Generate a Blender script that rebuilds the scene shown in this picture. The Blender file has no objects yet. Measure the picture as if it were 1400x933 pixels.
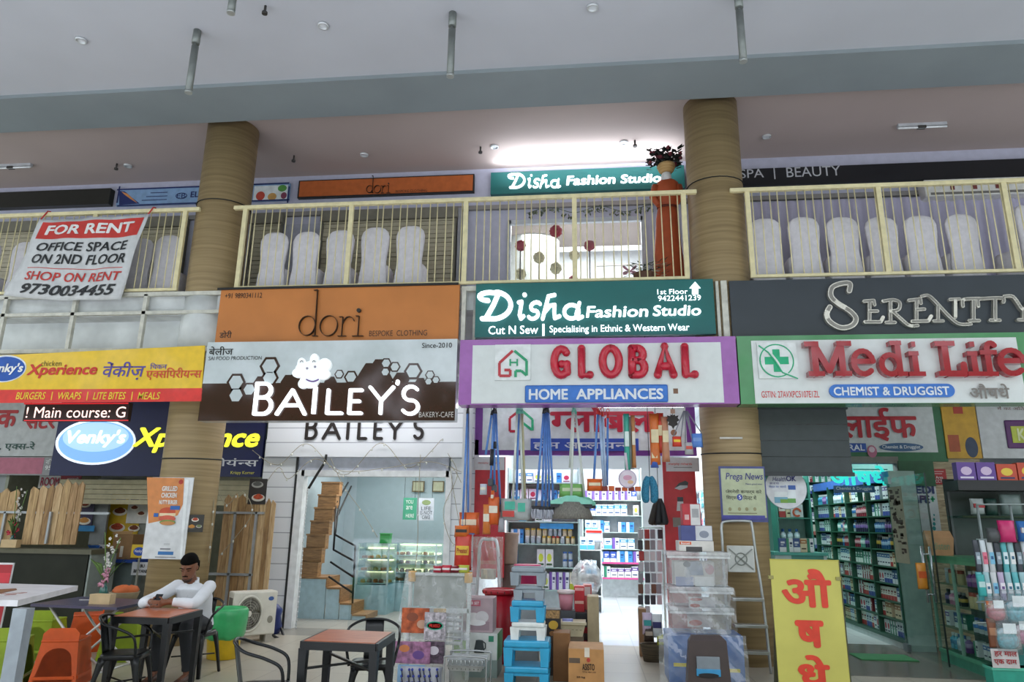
import bpy, bmesh, math, random
from mathutils import Vector, Matrix
random.seed(7)
S = bpy.context.scene
COL = S.collection
# ---------------------------------------------------------------- camera
F = 966.0; CX, CY = 700.0, 466.5
ux = Vector((9090, -124, -966)).normalized()
uz = Vector((52, -3716, 966)).normalized()
ux = (ux - uz * ux.dot(uz)).normalized()
uy = uz.cross(ux)
CAM = Vector((0, -9.6, 1.65))
def ray(px, py):
    v = Vector((px - CX, py - CY, F))
    return Vector((ux.dot(v), uy.dot(v), uz.dot(v)))
def at(px, py, Y=0.0):
    d = ray(px, py); return CAM + d * ((Y - CAM.y) / d.y)
def atz(px, py, z=0.0):
    d = ray(px, py); return CAM + d * ((z - CAM.z) / d.z)
def atx(px, py, X):
    d = ray(px, py); return CAM + d * ((X - CAM.x) / d.x)
cd = bpy.data.cameras.new('camera'); cd.sensor_width = 36; cd.lens = F / 1400 * 36; cd.clip_end = 300
co = bpy.data.objects.new('camera', cd); COL.objects.link(co)
def w_of(v): return Vector((ux.dot(v), uy.dot(v), uz.dot(v)))
r_, u_, b_ = w_of(Vector((1, 0, 0))), w_of(Vector((0, -1, 0))), w_of(Vector((0, 0, -1)))
co.matrix_world = Matrix(((r_.x, u_.x, b_.x, CAM.x), (r_.y, u_.y, b_.y, CAM.y), (r_.z, u_.z, b_.z, CAM.z), (0, 0, 0, 1)))
S.camera = co
S.view_settings.view_transform = 'Standard'; S.view_settings.look = 'None'
S.view_settings.gamma = 1.0; S.view_settings.use_curve_mapping = False
S.view_settings.exposure = 0.0
try:
    S.cycles.use_denoising = True; S.cycles.max_bounces = 6; S.cycles.diffuse_bounces = 3
    S.cycles.glossy_bounces = 3; S.cycles.transmission_bounces = 4; S.cycles.transparent_max_bounces = 14
    S.cycles.caustics_reflective = False; S.cycles.caustics_refractive = False; S.cycles.sample_clamp_indirect = 4
except Exception: pass
# ---------------------------------------------------------------- world: overcast bright sky over a dark line of trees
W = bpy.data.worlds.new('sky'); S.world = W; W.use_nodes = True
nt = W.node_tree; N = nt.nodes; Lk = nt.links
for n in list(N): N.remove(n)
out = N.new('ShaderNodeOutputWorld'); bg = N.new('ShaderNodeBackground')
tc = N.new('ShaderNodeTexCoord'); sp = N.new('ShaderNodeSeparateXYZ'); Lk.new(tc.outputs['Generated'], sp.inputs[0])
nz = N.new('ShaderNodeTexNoise'); nz.inputs['Scale'].default_value = 22; nz.inputs['Detail'].default_value = 6
Lk.new(tc.outputs['Generated'], nz.inputs['Vector'])
ma = N.new('ShaderNodeMath'); ma.operation = 'MULTIPLY_ADD'; ma.inputs[1].default_value = 0.9; ma.inputs[2].default_value = -0.45
Lk.new(nz.outputs['Fac'], ma.inputs[0])
ad = N.new('ShaderNodeMath'); ad.operation = 'ADD'; Lk.new(sp.outputs['Z'], ad.inputs[0]); Lk.new(ma.outputs[0], ad.inputs[1])
rp = N.new('ShaderNodeValToRGB'); Lk.new(ad.outputs[0], rp.inputs[0])
e = rp.color_ramp.elements
e[0].position = 0.20; e[0].color = (0.10, 0.13, 0.07, 1)
e[1].position = 0.26; e[1].color = (0.88, 0.94, 1.0, 1)
Lk.new(rp.outputs[0], bg.inputs[0]); bg.inputs[1].default_value = 2.35
Lk.new(bg.outputs[0], out.inputs[0])
def area(name, loc, sx, sy, power, rot=(0, 0, 0), col=(1, 1, 1)):
    l = bpy.data.lights.new(name, 'AREA'); l.shape = 'RECTANGLE'; l.size = sx; l.size_y = sy; l.energy = power; l.color = col
    o = bpy.data.objects.new(name, l); COL.objects.link(o); o.location = loc; o.rotation_euler = rot; return o
# area lights for the shops' ceiling lamps, plus unseen fills in the corridor
LAMPS = [('shop_lamp_fill', (-3.3, 4.0, 3.0), 3.0, 2.6, 130, (1, .96, .88)),      # bakery
         ('shop_lamp_fill', (.3, 5.2, 3.8), 3.4, 5.0, 330, (.95, 1, 1)),      # home goods shop
         ('shop_lamp_fill', (3.5, 3.6, 3.2), 1.6, 2.6, 90, (.86, 1, 1)),       # pharmacy
         ('shop_lamp_fill', (-.3, 2.5, 3.9), 3.0, .5, 55, (.95, 1, 1)), ('corridor_fill', (-3.8, 1.1, 4.0), 3.0, .3, 40, (1, 1, 1)),  # both added unseen, to brighten the left glass shelves and the bakery cladding
         ('shop_lamp_fill', (7.0, 3.4, 3.1), 1.6, 1.6, 14, (.9, 1, 1)),
         ('shop_lamp_fill', (-7.5, 4.2, 2.9), 3.0, 2.0, 10, (1, .95, .85)),
         ('shop_lamp_fill', (-.2, 4.2, 7.8), 2.4, 2.4, 150, (.95, 1, 1)),       # tailor's shop upstairs
         ('corridor_fill', (1.35, 1.0, 4.05), 3.0, .25, 40, (.95, 1, 1))]
sun = bpy.data.lights.new('sun', 'SUN'); sun.energy = 3.4; sun.angle = .02; sun.color = (1, .96, .9)
so = bpy.data.objects.new('sun', sun); COL.objects.link(so); so.rotation_euler = (math.radians(24), 0, math.radians(12))
for n_, l_, a_, b2, p_, c_ in LAMPS: area(n_, l_, a_, b2, p_, (0, 0, 0), c_)
# ---------------------------------------------------------------- materials
def rgb(h):
    h = h.lstrip('#'); c = [int(h[i:i + 2], 16) / 255 for i in (0, 2, 4)]
    return tuple(x / 12.92 if x <= .04045 else ((x + .055) / 1.055) ** 2.4 for x in c)
MC = {}
def M(hx, rough=.5, metal=0.0, es=0.0, noise=.06, ns=9.0, spec=.5, coat=0.0, stretch=None):
    key = (hx, rough, metal, es, noise, ns, spec, coat, stretch)
    if key in MC: return MC[key]
    m = bpy.data.materials.new('m_' + hx.lstrip('#')); m.use_nodes = True
    t = m.node_tree; p = t.nodes['Principled BSDF']; c = rgb(hx)
    p.inputs['Roughness'].default_value = rough; p.inputs['Metallic'].default_value = metal
    p.inputs['Specular IOR Level'].default_value = spec
    if coat: p.inputs['Coat Weight'].default_value = coat; p.inputs['Coat Roughness'].default_value = .04
    if es:
        p.inputs['Emission Color'].default_value = (*c, 1); p.inputs['Emission Strength'].default_value = es
    if noise and not es:
        g = t.nodes.new('ShaderNodeNewGeometry'); nn = t.nodes.new('ShaderNodeTexNoise')
        nn.inputs['Scale'].default_value = ns; nn.inputs['Detail'].default_value = 3
        if stretch:
            mp = t.nodes.new('ShaderNodeMapping'); mp.inputs['Scale'].default_value = stretch
            t.links.new(g.outputs['Position'], mp.inputs['Vector']); t.links.new(mp.outputs[0], nn.inputs['Vector'])
        else: t.links.new(g.outputs['Position'], nn.inputs['Vector'])
        r = t.nodes.new('ShaderNodeValToRGB'); t.links.new(nn.outputs['Fac'], r.inputs[0])
        k0, k1 = 1 - 2 * noise, 1 + 1.5 * noise
        r.color_ramp.elements[0].position = .3; r.color_ramp.elements[1].position = .7
        r.color_ramp.elements[0].color = (*[min(1, x * k0) for x in c], 1); r.color_ramp.elements[1].color = (*[min(1, x * k1) for x in c], 1)
        t.links.new(r.outputs[0], p.inputs['Base Color'])
    else: p.inputs['Base Color'].default_value = (*c, 1)
    MC[key] = m; return m
def MG(hx='#ffffff', gl=.08, diff=0.0, rough=.03, key2=''):
    """clear sheet: see-through, a little gloss, a little milky haze"""
    key = ('glass', hx, gl, diff, rough)
    if key in MC: return MC[key]
    m = bpy.data.materials.new('m_clear'); m.use_nodes = True; t = m.node_tree
    for n in list(t.nodes): t.nodes.remove(n)
    o = t.nodes.new('ShaderNodeOutputMaterial'); tr = t.nodes.new('ShaderNodeBsdfTransparent'); tr.inputs[0].default_value = (*rgb(hx), 1)
    g = t.nodes.new('ShaderNodeBsdfGlossy'); g.inputs['Roughness'].default_value = rough
    mx = t.nodes.new('ShaderNodeMixShader'); mx.inputs[0].default_value = gl
    t.links.new(tr.outputs[0], mx.inputs[1]); t.links.new(g.outputs[0], mx.inputs[2]); last = mx
    if diff:
        d = t.nodes.new('ShaderNodeBsdfDiffuse'); d.inputs[0].default_value = (.85, .87, .88, 1)
        nn = t.nodes.new('ShaderNodeTexNoise'); nn.inputs['Scale'].default_value = 7; nn.inputs['Detail'].default_value = 4
        ge = t.nodes.new('ShaderNodeNewGeometry'); t.links.new(ge.outputs['Position'], nn.inputs['Vector'])
        mm = t.nodes.new('ShaderNodeMapRange'); mm.inputs[1].default_value = .3; mm.inputs[2].default_value = .7
        mm.inputs[3].default_value = diff * .5; mm.inputs[4].default_value = diff * 1.5
        t.links.new(nn.outputs['Fac'], mm.inputs[0])
        m2 = t.nodes.new('ShaderNodeMixShader'); t.links.new(mm.outputs[0], m2.inputs[0])
        t.links.new(mx.outputs[0], m2.inputs[1]); t.links.new(d.outputs[0], m2.inputs[2]); last = m2
    t.links.new(last.outputs[0], o.inputs[0]); MC[key] = m; return m
def MW(a, b, scale=(1, 1, 12), rough=.6, ns=3.0, dist=1.5, name='m_grain', bump=0):
    """banded or grained surface between two colours"""
    m = bpy.data.materials.new(name); m.use_nodes = True; t = m.node_tree; p = t.nodes['Principled BSDF']
    p.inputs['Roughness'].default_value = rough
    g = t.nodes.new('ShaderNodeNewGeometry'); mp = t.nodes.new('ShaderNodeMapping'); mp.inputs['Scale'].default_value = scale
    nn = t.nodes.new('ShaderNodeTexNoise'); nn.inputs['Scale'].default_value = ns; nn.inputs['Detail'].default_value = 5; nn.inputs['Distortion'].default_value = dist
    r = t.nodes.new('ShaderNodeValToRGB'); r.color_ramp.elements[0].position = .32; r.color_ramp.elements[1].position = .66
    r.color_ramp.elements[0].color = (*rgb(a), 1); r.color_ramp.elements[1].color = (*rgb(b), 1)
    t.links.new(g.outputs['Position'], mp.inputs[0]); t.links.new(mp.outputs[0], nn.inputs['Vector'])
    t.links.new(nn.outputs['Fac'], r.inputs[0]); t.links.new(r.outputs[0], p.inputs['Base Color']); return m
def MT(a, grout, sx, sy, sz=None, rough=.35, off=(0, 0, 0), plane='XY', w=.01, var=.06):
    """tiles, boards or slats: a brick pattern of one colour with joints"""
    m = bpy.data.materials.new('m_tiles'); m.use_nodes = True; t = m.node_tree; p = t.nodes['Principled BSDF']
    p.inputs['Roughness'].default_value = rough
    g = t.nodes.new('ShaderNodeNewGeometry'); s = t.nodes.new('ShaderNodeSeparateXYZ'); c = t.nodes.new('ShaderNodeCombineXYZ')
    t.links.new(g.outputs['Position'], s.inputs[0])
    t.links.new(s.outputs[plane[0]], c.inputs[0]); t.links.new(s.outputs[plane[1]], c.inputs[1])
    b = t.nodes.new('ShaderNodeTexBrick'); b.offset = 0; b.squash = 1
    b.inputs['Scale'].default_value = 1; b.inputs['Brick Width'].default_value = sx; b.inputs['Row Height'].default_value = sy
    b.inputs['Mortar Size'].default_value = w; b.inputs['Mortar Smooth'].default_value = .2
    ca = rgb(a); b.inputs['Color1'].default_value = (*ca, 1); b.inputs['Color2'].default_value = (*[x * (1 - var * 2) for x in ca], 1)
    b.inputs['Mortar'].default_value = (*rgb(grout), 1)
    t.links.new(c.outputs[0], b.inputs['Vector']); t.links.new(b.outputs['Color'], p.inputs['Base Color']); return m
# ---------------------------------------------------------------- mesh building
def catmull(pts, n=6, closed=False):
    P = [Vector(p) for p in pts]; o = []
    L = len(P); rng = range(L) if closed else range(L - 1)
    for i in rng:
        if closed: a, b, c, d = P[i - 1], P[i], P[(i + 1) % L], P[(i + 2) % L]
        else: a, b, c, d = P[max(i - 1, 0)], P[i], P[i + 1], P[min(i + 2, L - 1)]
        for k in range(n):
            t = k / n; o.append(.5 * ((2 * b) + (c - a) * t + (2 * a - 5 * b + 4 * c - d) * t * t + (3 * b - a - 3 * c + d) * t ** 3))
    if not closed: o.append(P[-1])
    return o
class MB:
    def __init__(s): s.bm = bmesh.new(); s.m = []; s.j = 0
    def mi(s, m):
        if m not in s.m: s.m.append(m)
        return s.m.index(m)
    def f(s, vs, k, sm=False):
        try: x = s.bm.faces.new(vs); x.material_index = k; x.smooth = sm
        except ValueError: pass
    def box(s, x0, x1, y0, y1, z0, z1, m, bev=0):
        x0, x1 = sorted((x0, x1)); y0, y1 = sorted((y0, y1)); z0, z1 = sorted((z0, z1)); k = s.mi(m)
        if bev:
            t = bmesh.new(); r = bmesh.ops.create_cube(t, size=1)
            for v in t.verts: v.co = Vector(((x0 + x1) / 2 + v.co.x * (x1 - x0), (y0 + y1) / 2 + v.co.y * (y1 - y0), (z0 + z1) / 2 + v.co.z * (z1 - z0)))
            bmesh.ops.bevel(t, geom=t.edges[:], offset=bev, segments=2, affect='EDGES', profile=.5)
            mp = {}
            for v in t.verts: mp[v] = s.bm.verts.new(v.co)
            for q in t.faces: s.f([mp[v] for v in q.verts], k)
            t.free(); return s
        v = [s.bm.verts.new(c) for c in ((x0, y0, z0), (x1, y0, z0), (x1, y1, z0), (x0, y1, z0), (x0, y0, z1), (x1, y0, z1), (x1, y1, z1), (x0, y1, z1))]
        for q in ((3, 2, 1, 0), (4, 5, 6, 7), (0, 1, 5, 4), (1, 2, 6, 5), (2, 3, 7, 6), (3, 0, 4, 7)): s.f([v[i] for i in q], k)
        return s
    def hexa(s, c8, m):
        k = s.mi(m); v = [s.bm.verts.new(c) for c in c8]
        for q in ((3, 2, 1, 0), (4, 5, 6, 7), (0, 1, 5, 4), (1, 2, 6, 5), (2, 3, 7, 6), (3, 0, 4, 7)): s.f([v[i] for i in q], k)
        return s
    def bar(s, p0, p1, w, d, m, up=(0, 0, 1)):
        """square bar from p0 to p1"""
        p0, p1 = Vector(p0), Vector(p1); t = (p1 - p0).normalized(); u = Vector(up)
        if abs(t.dot(u)) > .95: u = Vector((0, 1, 0))
        a = t.cross(u).normalized() * w / 2; b = a.cross(t).normalized() * d / 2
        return s.hexa([p0 - a - b, p0 + a - b, p0 + a + b, p0 - a + b, p1 - a - b, p1 + a - b, p1 + a + b, p1 - a + b], m)
    def tube(s, pts, r, m, n=8, closed=False, cap=True):
        P = [Vector(p) for p in pts]; L = len(P); k = s.mi(m)
        R = r if isinstance(r, (list, tuple)) else [r] * L
        rings = []; ref = None
        for i in range(L):
            a = P[i - 1] if (i > 0 or closed) else P[i]; b = P[(i + 1) % L] if (i < L - 1 or closed) else P[i]
            t = (b - a)
            t = t.normalized() if t.length > 1e-9 else Vector((0, 0, 1))
            if ref is None:
                ref = Vector((0, 0, 1)) if abs(t.z) < .9 else Vector((1, 0, 0))
            u = ref - t * ref.dot(t)
            if u.length < 1e-6: u = t.orthogonal()
            u.normalize(); w = t.cross(u); ref = u
            rings.append([s.bm.verts.new(P[i] + (u * math.cos(2 * math.pi * j / n) + w * math.sin(2 * math.pi * j / n)) * R[i]) for j in range(n)])
        for i in range(L if closed else L - 1):
            A, B = rings[i], rings[(i + 1) % L]
            for j in range(n): s.f([A[j], A[(j + 1) % n], B[(j + 1) % n], B[j]], k, True)
        if cap and not closed:
            s.f(rings[0][::-1], k); s.f(rings[-1], k)
        return s
    def cyl(s, p0, p1, r0, m, r1=None, n=14): return s.tube([p0, p1], [r0, r0 if r1 is None else r1], m, n)
    def lathe(s, prof, cx, cy, z0, m, n=18, sx=1, sy=1, mats=None):
        k = s.mi(m); rings = []
        for (r, z) in prof:
            rings.append([s.bm.verts.new((cx + sx * r * math.cos(2 * math.pi * j / n), cy + sy * r * math.sin(2 * math.pi * j / n), z0 + z)) for j in range(n)])
        for i in range(len(rings) - 1):
            kk = s.mi(mats[i]) if mats else k
            for j in range(n): s.f([rings[i][j], rings[i][(j + 1) % n], rings[i + 1][(j + 1) % n], rings[i + 1][j]], kk, True)
        s.f(rings[0][::-1], k); s.f(rings[-1], s.mi(mats[-1]) if mats else k); return s
    def loft(s, rings, m, cap=True, smooth=True, closed=True):
        k = s.mi(m); V = [[s.bm.verts.new(p) for p in r] for r in rings]; n = len(V[0])
        for i in range(len(V) - 1):
            for j in range(n if closed else n - 1): s.f([V[i][j], V[i][(j + 1) % n], V[i + 1][(j + 1) % n], V[i + 1][j]], k, smooth)
        if cap and closed: s.f(V[0][::-1], k); s.f(V[-1], k)
        return s
    def ball(s, c, r, m, seg=12, sc=(1, 1, 1)):
        k = s.mi(m); c = Vector(c); h = seg // 2
        pr = [(r * math.sin(math.pi * i / h) + 1e-5, -r * math.cos(math.pi * i / h)) for i in range(h + 1)]
        rings = [[s.bm.verts.new((c.x + sc[0] * a * math.cos(2 * math.pi * j / seg), c.y + sc[1] * a * math.sin(2 * math.pi * j / seg), c.z + sc[2] * z)) for j in range(seg)] for a, z in pr]
        for i in range(h):
            for j in range(seg): s.f([rings[i][j], rings[i][(j + 1) % seg], rings[i + 1][(j + 1) % seg], rings[i + 1][j]], k, True)
        return s
    def prism(s, P, vec, m):
        """flat outline P (3-D points) pushed along vec"""
        k = s.mi(m); vec = Vector(vec); a = [s.bm.verts.new(p) for p in P]; b = [s.bm.verts.new(Vector(p) + vec) for p in P]; n = len(P)
        s.f(a[::-1], k); s.f(b, k)
        for i in range(n): s.f([a[i], a[(i + 1) % n], b[(i + 1) % n], b[i]], k)
        return s
    def sheet(s, grid, m, smooth=True):
        k = s.mi(m); V = [[s.bm.verts.new(p) for p in r] for r in grid]
        for i in range(len(V) - 1):
            for j in range(len(V[0]) - 1): s.f([V[i][j], V[i][j + 1], V[i + 1][j + 1], V[i + 1][j]], k, smooth)
        return s
    # shapes read on an upright plane Y, in photograph pixels
    def prect(s, r, Y, m, d=.01, bev=0):
        a, b, c, e_ = rect(r, Y); return s.box(a, b, Y - d, Y, c, e_, m, bev)
    def ppoly(s, P, Y, m, d=.01):
        return s.prism([at(x, y, Y) for x, y in P][::1], (0, -d, 0), m)
    def pell(s, r, Y, m, d=.01, n=28):
        a, b, c, e_ = rect(r, Y); return s.prism([((a + b) / 2 + (b - a) / 2 * math.cos(2 * math.pi * i / n), Y, (c + e_) / 2 + (e_ - c) / 2 * math.sin(2 * math.pi * i / n)) for i in range(n)], (0, -d, 0), m)
    def stroke(s, pts, Y, w, m, d=.02, rnd=True, n=10):
        """pts world (x,z); a band of width w, thickness d in front of Y"""
        for i in range(len(pts) - 1):
            a, b = Vector((pts[i][0], 0, pts[i][1])), Vector((pts[i + 1][0], 0, pts[i + 1][1])); t = b - a
            if t.length < 1e-6: continue
            s.j += 1; t.normalize(); q = Vector((-t.z, 0, t.x)) * w / 2
            o = Vector((0, Y, 0)); s.prism([a - q + o, b - q + o, b + q + o, a + q + o], (0, -d - .00035 * (s.j % 29), 0), m)
        if rnd:
            for p in (pts if rnd is True else pts[1:-1]):
                s.j += 1
                s.prism([(p[0] + w / 2 * math.cos(2 * math.pi * i / n), Y, p[1] + w / 2 * math.sin(2 * math.pi * i / n)) for i in range(n)], (0, -d - .00035 * (s.j % 29), 0), m)
        return s
    def text(s, st, r, Y, m, d=.006, bold=0, shear=0, world=None):
        V, Fc = tmesh(st, bold, shear); a, b, c, e_ = world or rect(r, Y); k = s.mi(m)
        f_ = [s.bm.verts.new((a + u * (b - a), Y - d - q, c + v * (e_ - c))) for u, v, q in V]
        for q in Fc: s.f([f_[i] for i in q], k)
        return s
    def build(s, name, parent=None, loc=None, local=False, autoloc=True):
        me = bpy.data.meshes.new(name)
        if parent is not None and not local: off = wl(parent)
        elif parent is None and loc is None and autoloc and len(s.bm.verts):
            xs = [v.co for v in s.bm.verts]
            off = Vector(((min(v.x for v in xs) + max(v.x for v in xs)) / 2, (min(v.y for v in xs) + max(v.y for v in xs)) / 2, min(v.z for v in xs)))
        else: off = Vector((0, 0, 0))
        if off.length: bmesh.ops.translate(s.bm, verts=s.bm.verts[:], vec=-off)
        bmesh.ops.recalc_face_normals(s.bm, faces=s.bm.faces[:])
        s.bm.to_mesh(me); s.bm.free()
        for m in s.m: me.materials.append(m)
        o = bpy.data.objects.new(name, me); COL.objects.link(o)
        if parent is not None: o.parent = parent
        else: o.location = loc if loc is not None else off
        return o
def wl(o):
    v = Vector(o.location)
    while o.parent is not None: o = o.parent; v = v + Vector(o.location)
    return v
def rect(r, Y):
    x0, y0, x1, y1 = r; xm, ym = (x0 + x1) / 2, (y0 + y1) / 2
    return at(x0, ym, Y).x, at(x1, ym, Y).x, at(xm, y1, Y).z, at(xm, y0, Y).z
TM = {}
def _tm(st, bold):
    if bold > .014:                            # thicken by laying shifted copies over each other
        V, Fc = _tm(st, 0); k = max(3, int(bold / .012)); R = bold; V2, F2 = [], []
        for i in range(8):
            n0 = len(V2); V2 += [(a + R * math.cos(i * .7854), b + R * math.sin(i * .7854), i + 1) for a, b, c in V]; F2 += [tuple(j + n0 for j in q) for q in Fc]
        n0 = len(V2); return V2 + V, F2 + [tuple(j + n0 for j in q) for q in Fc]
    c = bpy.data.curves.new('t', 'FONT'); c.body = st; c.resolution_u = 3; c.offset = bold
    o = bpy.data.objects.new('t', c); COL.objects.link(o)
    me = bpy.data.meshes.new_from_object(o.evaluated_get(bpy.context.evaluated_depsgraph_get()))
    V = [(v.co.x, v.co.y, 0) for v in me.vertices]; Fc = [tuple(p.vertices) for p in me.polygons]
    bpy.data.objects.remove(o); bpy.data.curves.remove(c); bpy.data.meshes.remove(me); return V, Fc
def tmesh(st, bold, shear):
    """flat lettering in a unit box; a '|' after a Devanagari letter keeps only its half form"""
    key = (st, bold, shear)
    if key in TM: return TM[key]
    V, Fc = [], []
    if '|' in st:
        x = 0; runs = []; cur = ''; i = 0
        while i < len(st):
            if i + 1 < len(st) and st[i + 1] == '|':
                if cur: runs.append((cur, 0))
                cur = ''; runs.append((st[i], 1)); i += 2
            else: cur += st[i]; i += 1
        if cur: runs.append((cur, 0))
        for t, half in runs:
            v, f_ = _tm(t, bold); xm = max(a for a, b, c in v)
            if half:
                cut = xm * .66 if t == 'क' else xm - (.26 if t in 'गन' else .2)
                b_m = bmesh.new(); vv = [b_m.verts.new((a, b, c)) for a, b, c in v]
                for q in f_:
                    try: b_m.faces.new([vv[j] for j in q])
                    except ValueError: pass
                bmesh.ops.bisect_plane(b_m, geom=b_m.verts[:] + b_m.edges[:] + b_m.faces[:], plane_co=(cut, 0, 0), plane_no=(1, 0, 0), clear_outer=True)
                b_m.verts.index_update(); v = [(q.co.x, q.co.y, q.co.z) for q in b_m.verts]; f_ = [tuple(q.index for q in g.verts) for g in b_m.faces]; b_m.free(); xm = cut
            n0 = len(V); V += [(a + x, b, c) for a, b, c in v]; Fc += [tuple(j + n0 for j in q) for q in f_]; x += xm
    else: V, Fc = _tm(st, bold)
    if shear: V = [(a + b * shear, b, c) for a, b, c in V]
    x0, x1 = min(q[0] for q in V), max(q[0] for q in V); y0, y1 = min(q[1] for q in V), max(q[1] for q in V)
    V = [((a - x0) / max(x1 - x0, 1e-6), (b - y0) / max(y1 - y0, 1e-6), c * .0004) for a, b, c in V]
    TM[key] = (V, Fc); return TM[key]
# ---------------------------------------------------------------- things
def tag(o, label, cat, group=None, kind=None):
    o['label'] = label; o['category'] = cat
    if group: o['group'] = group
    if kind: o['kind'] = kind
    return o
def thing(name, label, cat, loc=(0, 0, 0), rz=0, group=None):
    o = bpy.data.objects.new(name, None); COL.objects.link(o); o.empty_display_size = .1
    o.location = loc; o.rotation_euler = (0, 0, rz); return tag(o, label, cat, group)
def nth(n): return '%d%s' % (n, 'th' if n % 100 in (11, 12, 13) else {1: 'st', 2: 'nd', 3: 'rd'}.get(n % 10, 'th'))
def struct(name, mb):
    o = mb.build(name); o['kind'] = 'structure'; return o
def dup(root, loc, rz=None, label=None, group=None):
    r = root.copy(); COL.objects.link(r); r.location = loc
    if rz is not None: r.rotation_euler = (0, 0, rz)
    if label: r['label'] = label
    if group: r['group'] = group
    for ch in root.children:
        c = ch.copy(); COL.objects.link(c); c.parent = r
        for g in ch.children:
            d = g.copy(); COL.objects.link(d); d.parent = c
    return r
def base(r, Y): a, b, c, d = rect(r, Y); return ((a + b) / 2, Y, c)
def sign(name, label, cat, r, Y, m, d=.06, group=None, board='board'):
    """a flat board read on plane Y (front face), with its own thickness behind"""
    t = thing(name, label, cat, base(r, Y), 0, group)
    a, b, c, e_ = rect(r, Y); MB().box(a, b, Y, Y + d, c, e_, m).build(board, t); return t
def part(name, mb, t, label=None):
    o = mb.build(name, t)
    if label: o['label'] = label
    return o
def ptext(t, st, r, Y, m, d=.006, bold=0, shear=0, name='lettering'):
    mb = MB(); mb.text(st, r, Y, m, d, bold, shear); return mb.build(name, t)
def A(cx, cy, rx, ry, a0, a1, n=10):
    return [(cx + rx * math.cos(math.radians(a0 + (a1 - a0) * i / n)), cy + ry * math.sin(math.radians(a0 + (a1 - a0) * i / n))) for i in range(n + 1)]
GL = {
 'A': [[(0, 0), (.5, 1), (1, 0)], [(.2, .36), (.8, .36)]],
 'B': [[(0, 0), (0, 1)], [(0, 1), (.45, 1)] + A(.45, .77, .45, .23, 90, -90) + [(0, .54)], [(.4, .54), (.5, .54)] + A(.5, .27, .5, .27, 90, -90) + [(0, 0)]],
 'D': [[(0, 0), (0, 1)], [(0, 1), (.4, 1)] + A(.4, .5, .6, .5, 90, -90) + [(0, 0)]],
 'E': [[(.9, 1), (0, 1), (0, 0), (.95, 0)], [(0, .52), (.75, .52)]],
 'G': [A(.5, .5, .5, .5, 50, 345, 18) + [(.97, .45), (.55, .45)]],
 'I': [[(.5, 0), (.5, 1)]],
 'L': [[(0, 1), (0, 0), (1, 0)]],
 'N': [[(0, 0), (0, 1), (1, 0), (1, 1)]],
 'O': [A(.5, .5, .5, .5, 90, 450, 24)],
 'R': [[(0, 0), (0, 1)], [(0, 1), (.45, 1)] + A(.45, .75, .42, .25, 90, -90) + [(0, .5)], [(.4, .5), (1, 0)]],
 'S': [A(.5, .745, .47, .255, 35, 255, 10) + A(.5, .25, .5, .25, 75, -150, 10)],
 'T': [[(0, 1), (1, 1)], [(.5, 1), (.5, 0)]],
 'Y': [[(0, 1), (.5, .48), (1, 1)], [(.5, .48), (.5, 0)]],
 "'": [[(.5, 1), (.35, .75)]],
 'M': [[(0, 0), (.06, 1), (.5, .15), (.94, 1), (1, 0)]],
 'd': [A(.45, .31, .45, .31, 0, 360, 20), [(.9, 1), (.9, 0)]],
 'o': [A(.5, .5, .5, .5, 0, 360, 22)],
 'r': [[(.2, 0), (.2, 1)], [(.2, .62)] + A(.75, .6, .5, .4, 160, 50, 6)],
 'i': [[(.5, 0), (.5, .68)]],
 'e': [[(.02, .55), (1, .55)] + A(.5, .5, .5, .5, 8, 315, 16)],
 'f': [[(.35, 0), (.35, .75)] + A(.75, .72, .4, .28, 170, 50, 6)],
 'h': [[(0, 0), (0, 1)], [(0, .42)] + A(.45, .4, .45, .25, 150, 0, 8) + [(.9, 0)]],
 'a': [A(.45, .5, .45, .5, 0, 360, 18), [(.9, 1), (.9, 0)]],
 's': [A(.5, .745, .47, .255, 35, 255, 8) + A(.5, .25, .5, .25, 75, -150, 8)],
}
def letter(t, ch, r, Y, w, m, d=.04, shear=0, name='letter', rnd=True, serif=None, inner=None, strokes=None):
    """one raised letter: its strokes fill the pixel box r on plane Y"""
    a, b, c, e_ = rect(r, Y); mb = MB(); a += w / 2; b -= w / 2; c += w / 2; e_ -= w / 2
    H = e_ - c
    for st in (strokes or GL[ch]):
        P = [(a + u * (b - a) + shear * v * H, c + v * H) for u, v in st]
        mb.stroke(P, Y, w, m, d, rnd)
        if inner: mb.stroke(P, Y - d, w * .6, inner, .004, rnd)
    for (u, v, sw) in (serif or []):
        x, z = a + u * (b - a) + shear * v * H, c + v * H
        mb.j += 1; mb.box(x - sw / 2, x + sw / 2, Y - d - .011 - .0005 * (mb.j % 9), Y, z - w * .42, z + w * .42, m)
    return mb.build(name, t)
# ---------------------------------------------------------------- setting
LX, RX = -14.0, 12.0
IY = 2.1                                   # line of the shop fronts
white = M('#dfe2e6', .6); cream = M('#e9ddb0', .45); lilac = M('#c3c3d6', .5)
CZ = 7.88; CC = 8.0
struct('ground', MB().box(-60, 60, -60, -5, -.25, -.004, M('#c3c7cc', .8, noise=.03, ns=.5)))
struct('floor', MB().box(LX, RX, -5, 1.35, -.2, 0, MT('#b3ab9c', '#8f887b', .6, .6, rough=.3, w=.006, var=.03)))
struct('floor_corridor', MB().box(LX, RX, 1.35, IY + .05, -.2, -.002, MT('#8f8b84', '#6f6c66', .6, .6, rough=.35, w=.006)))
struct('ceiling_canopy', MB().box(LX, RX, -9.0, -1.0, CZ, CZ + .25, M('#c4c6ce', .8, noise=.02, ns=.8)))
struct('ceiling_corridor', MB().box(LX, RX, -.1, 6, CC, CC + .25, M('#b9a9a4', .7, noise=.02, ns=.8)))
struct('beam', MB().box(LX, RX, -1.0, -.1, 7.82, CC + .25, M('#8b9498', .75, noise=.03, ns=1.2)))
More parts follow.
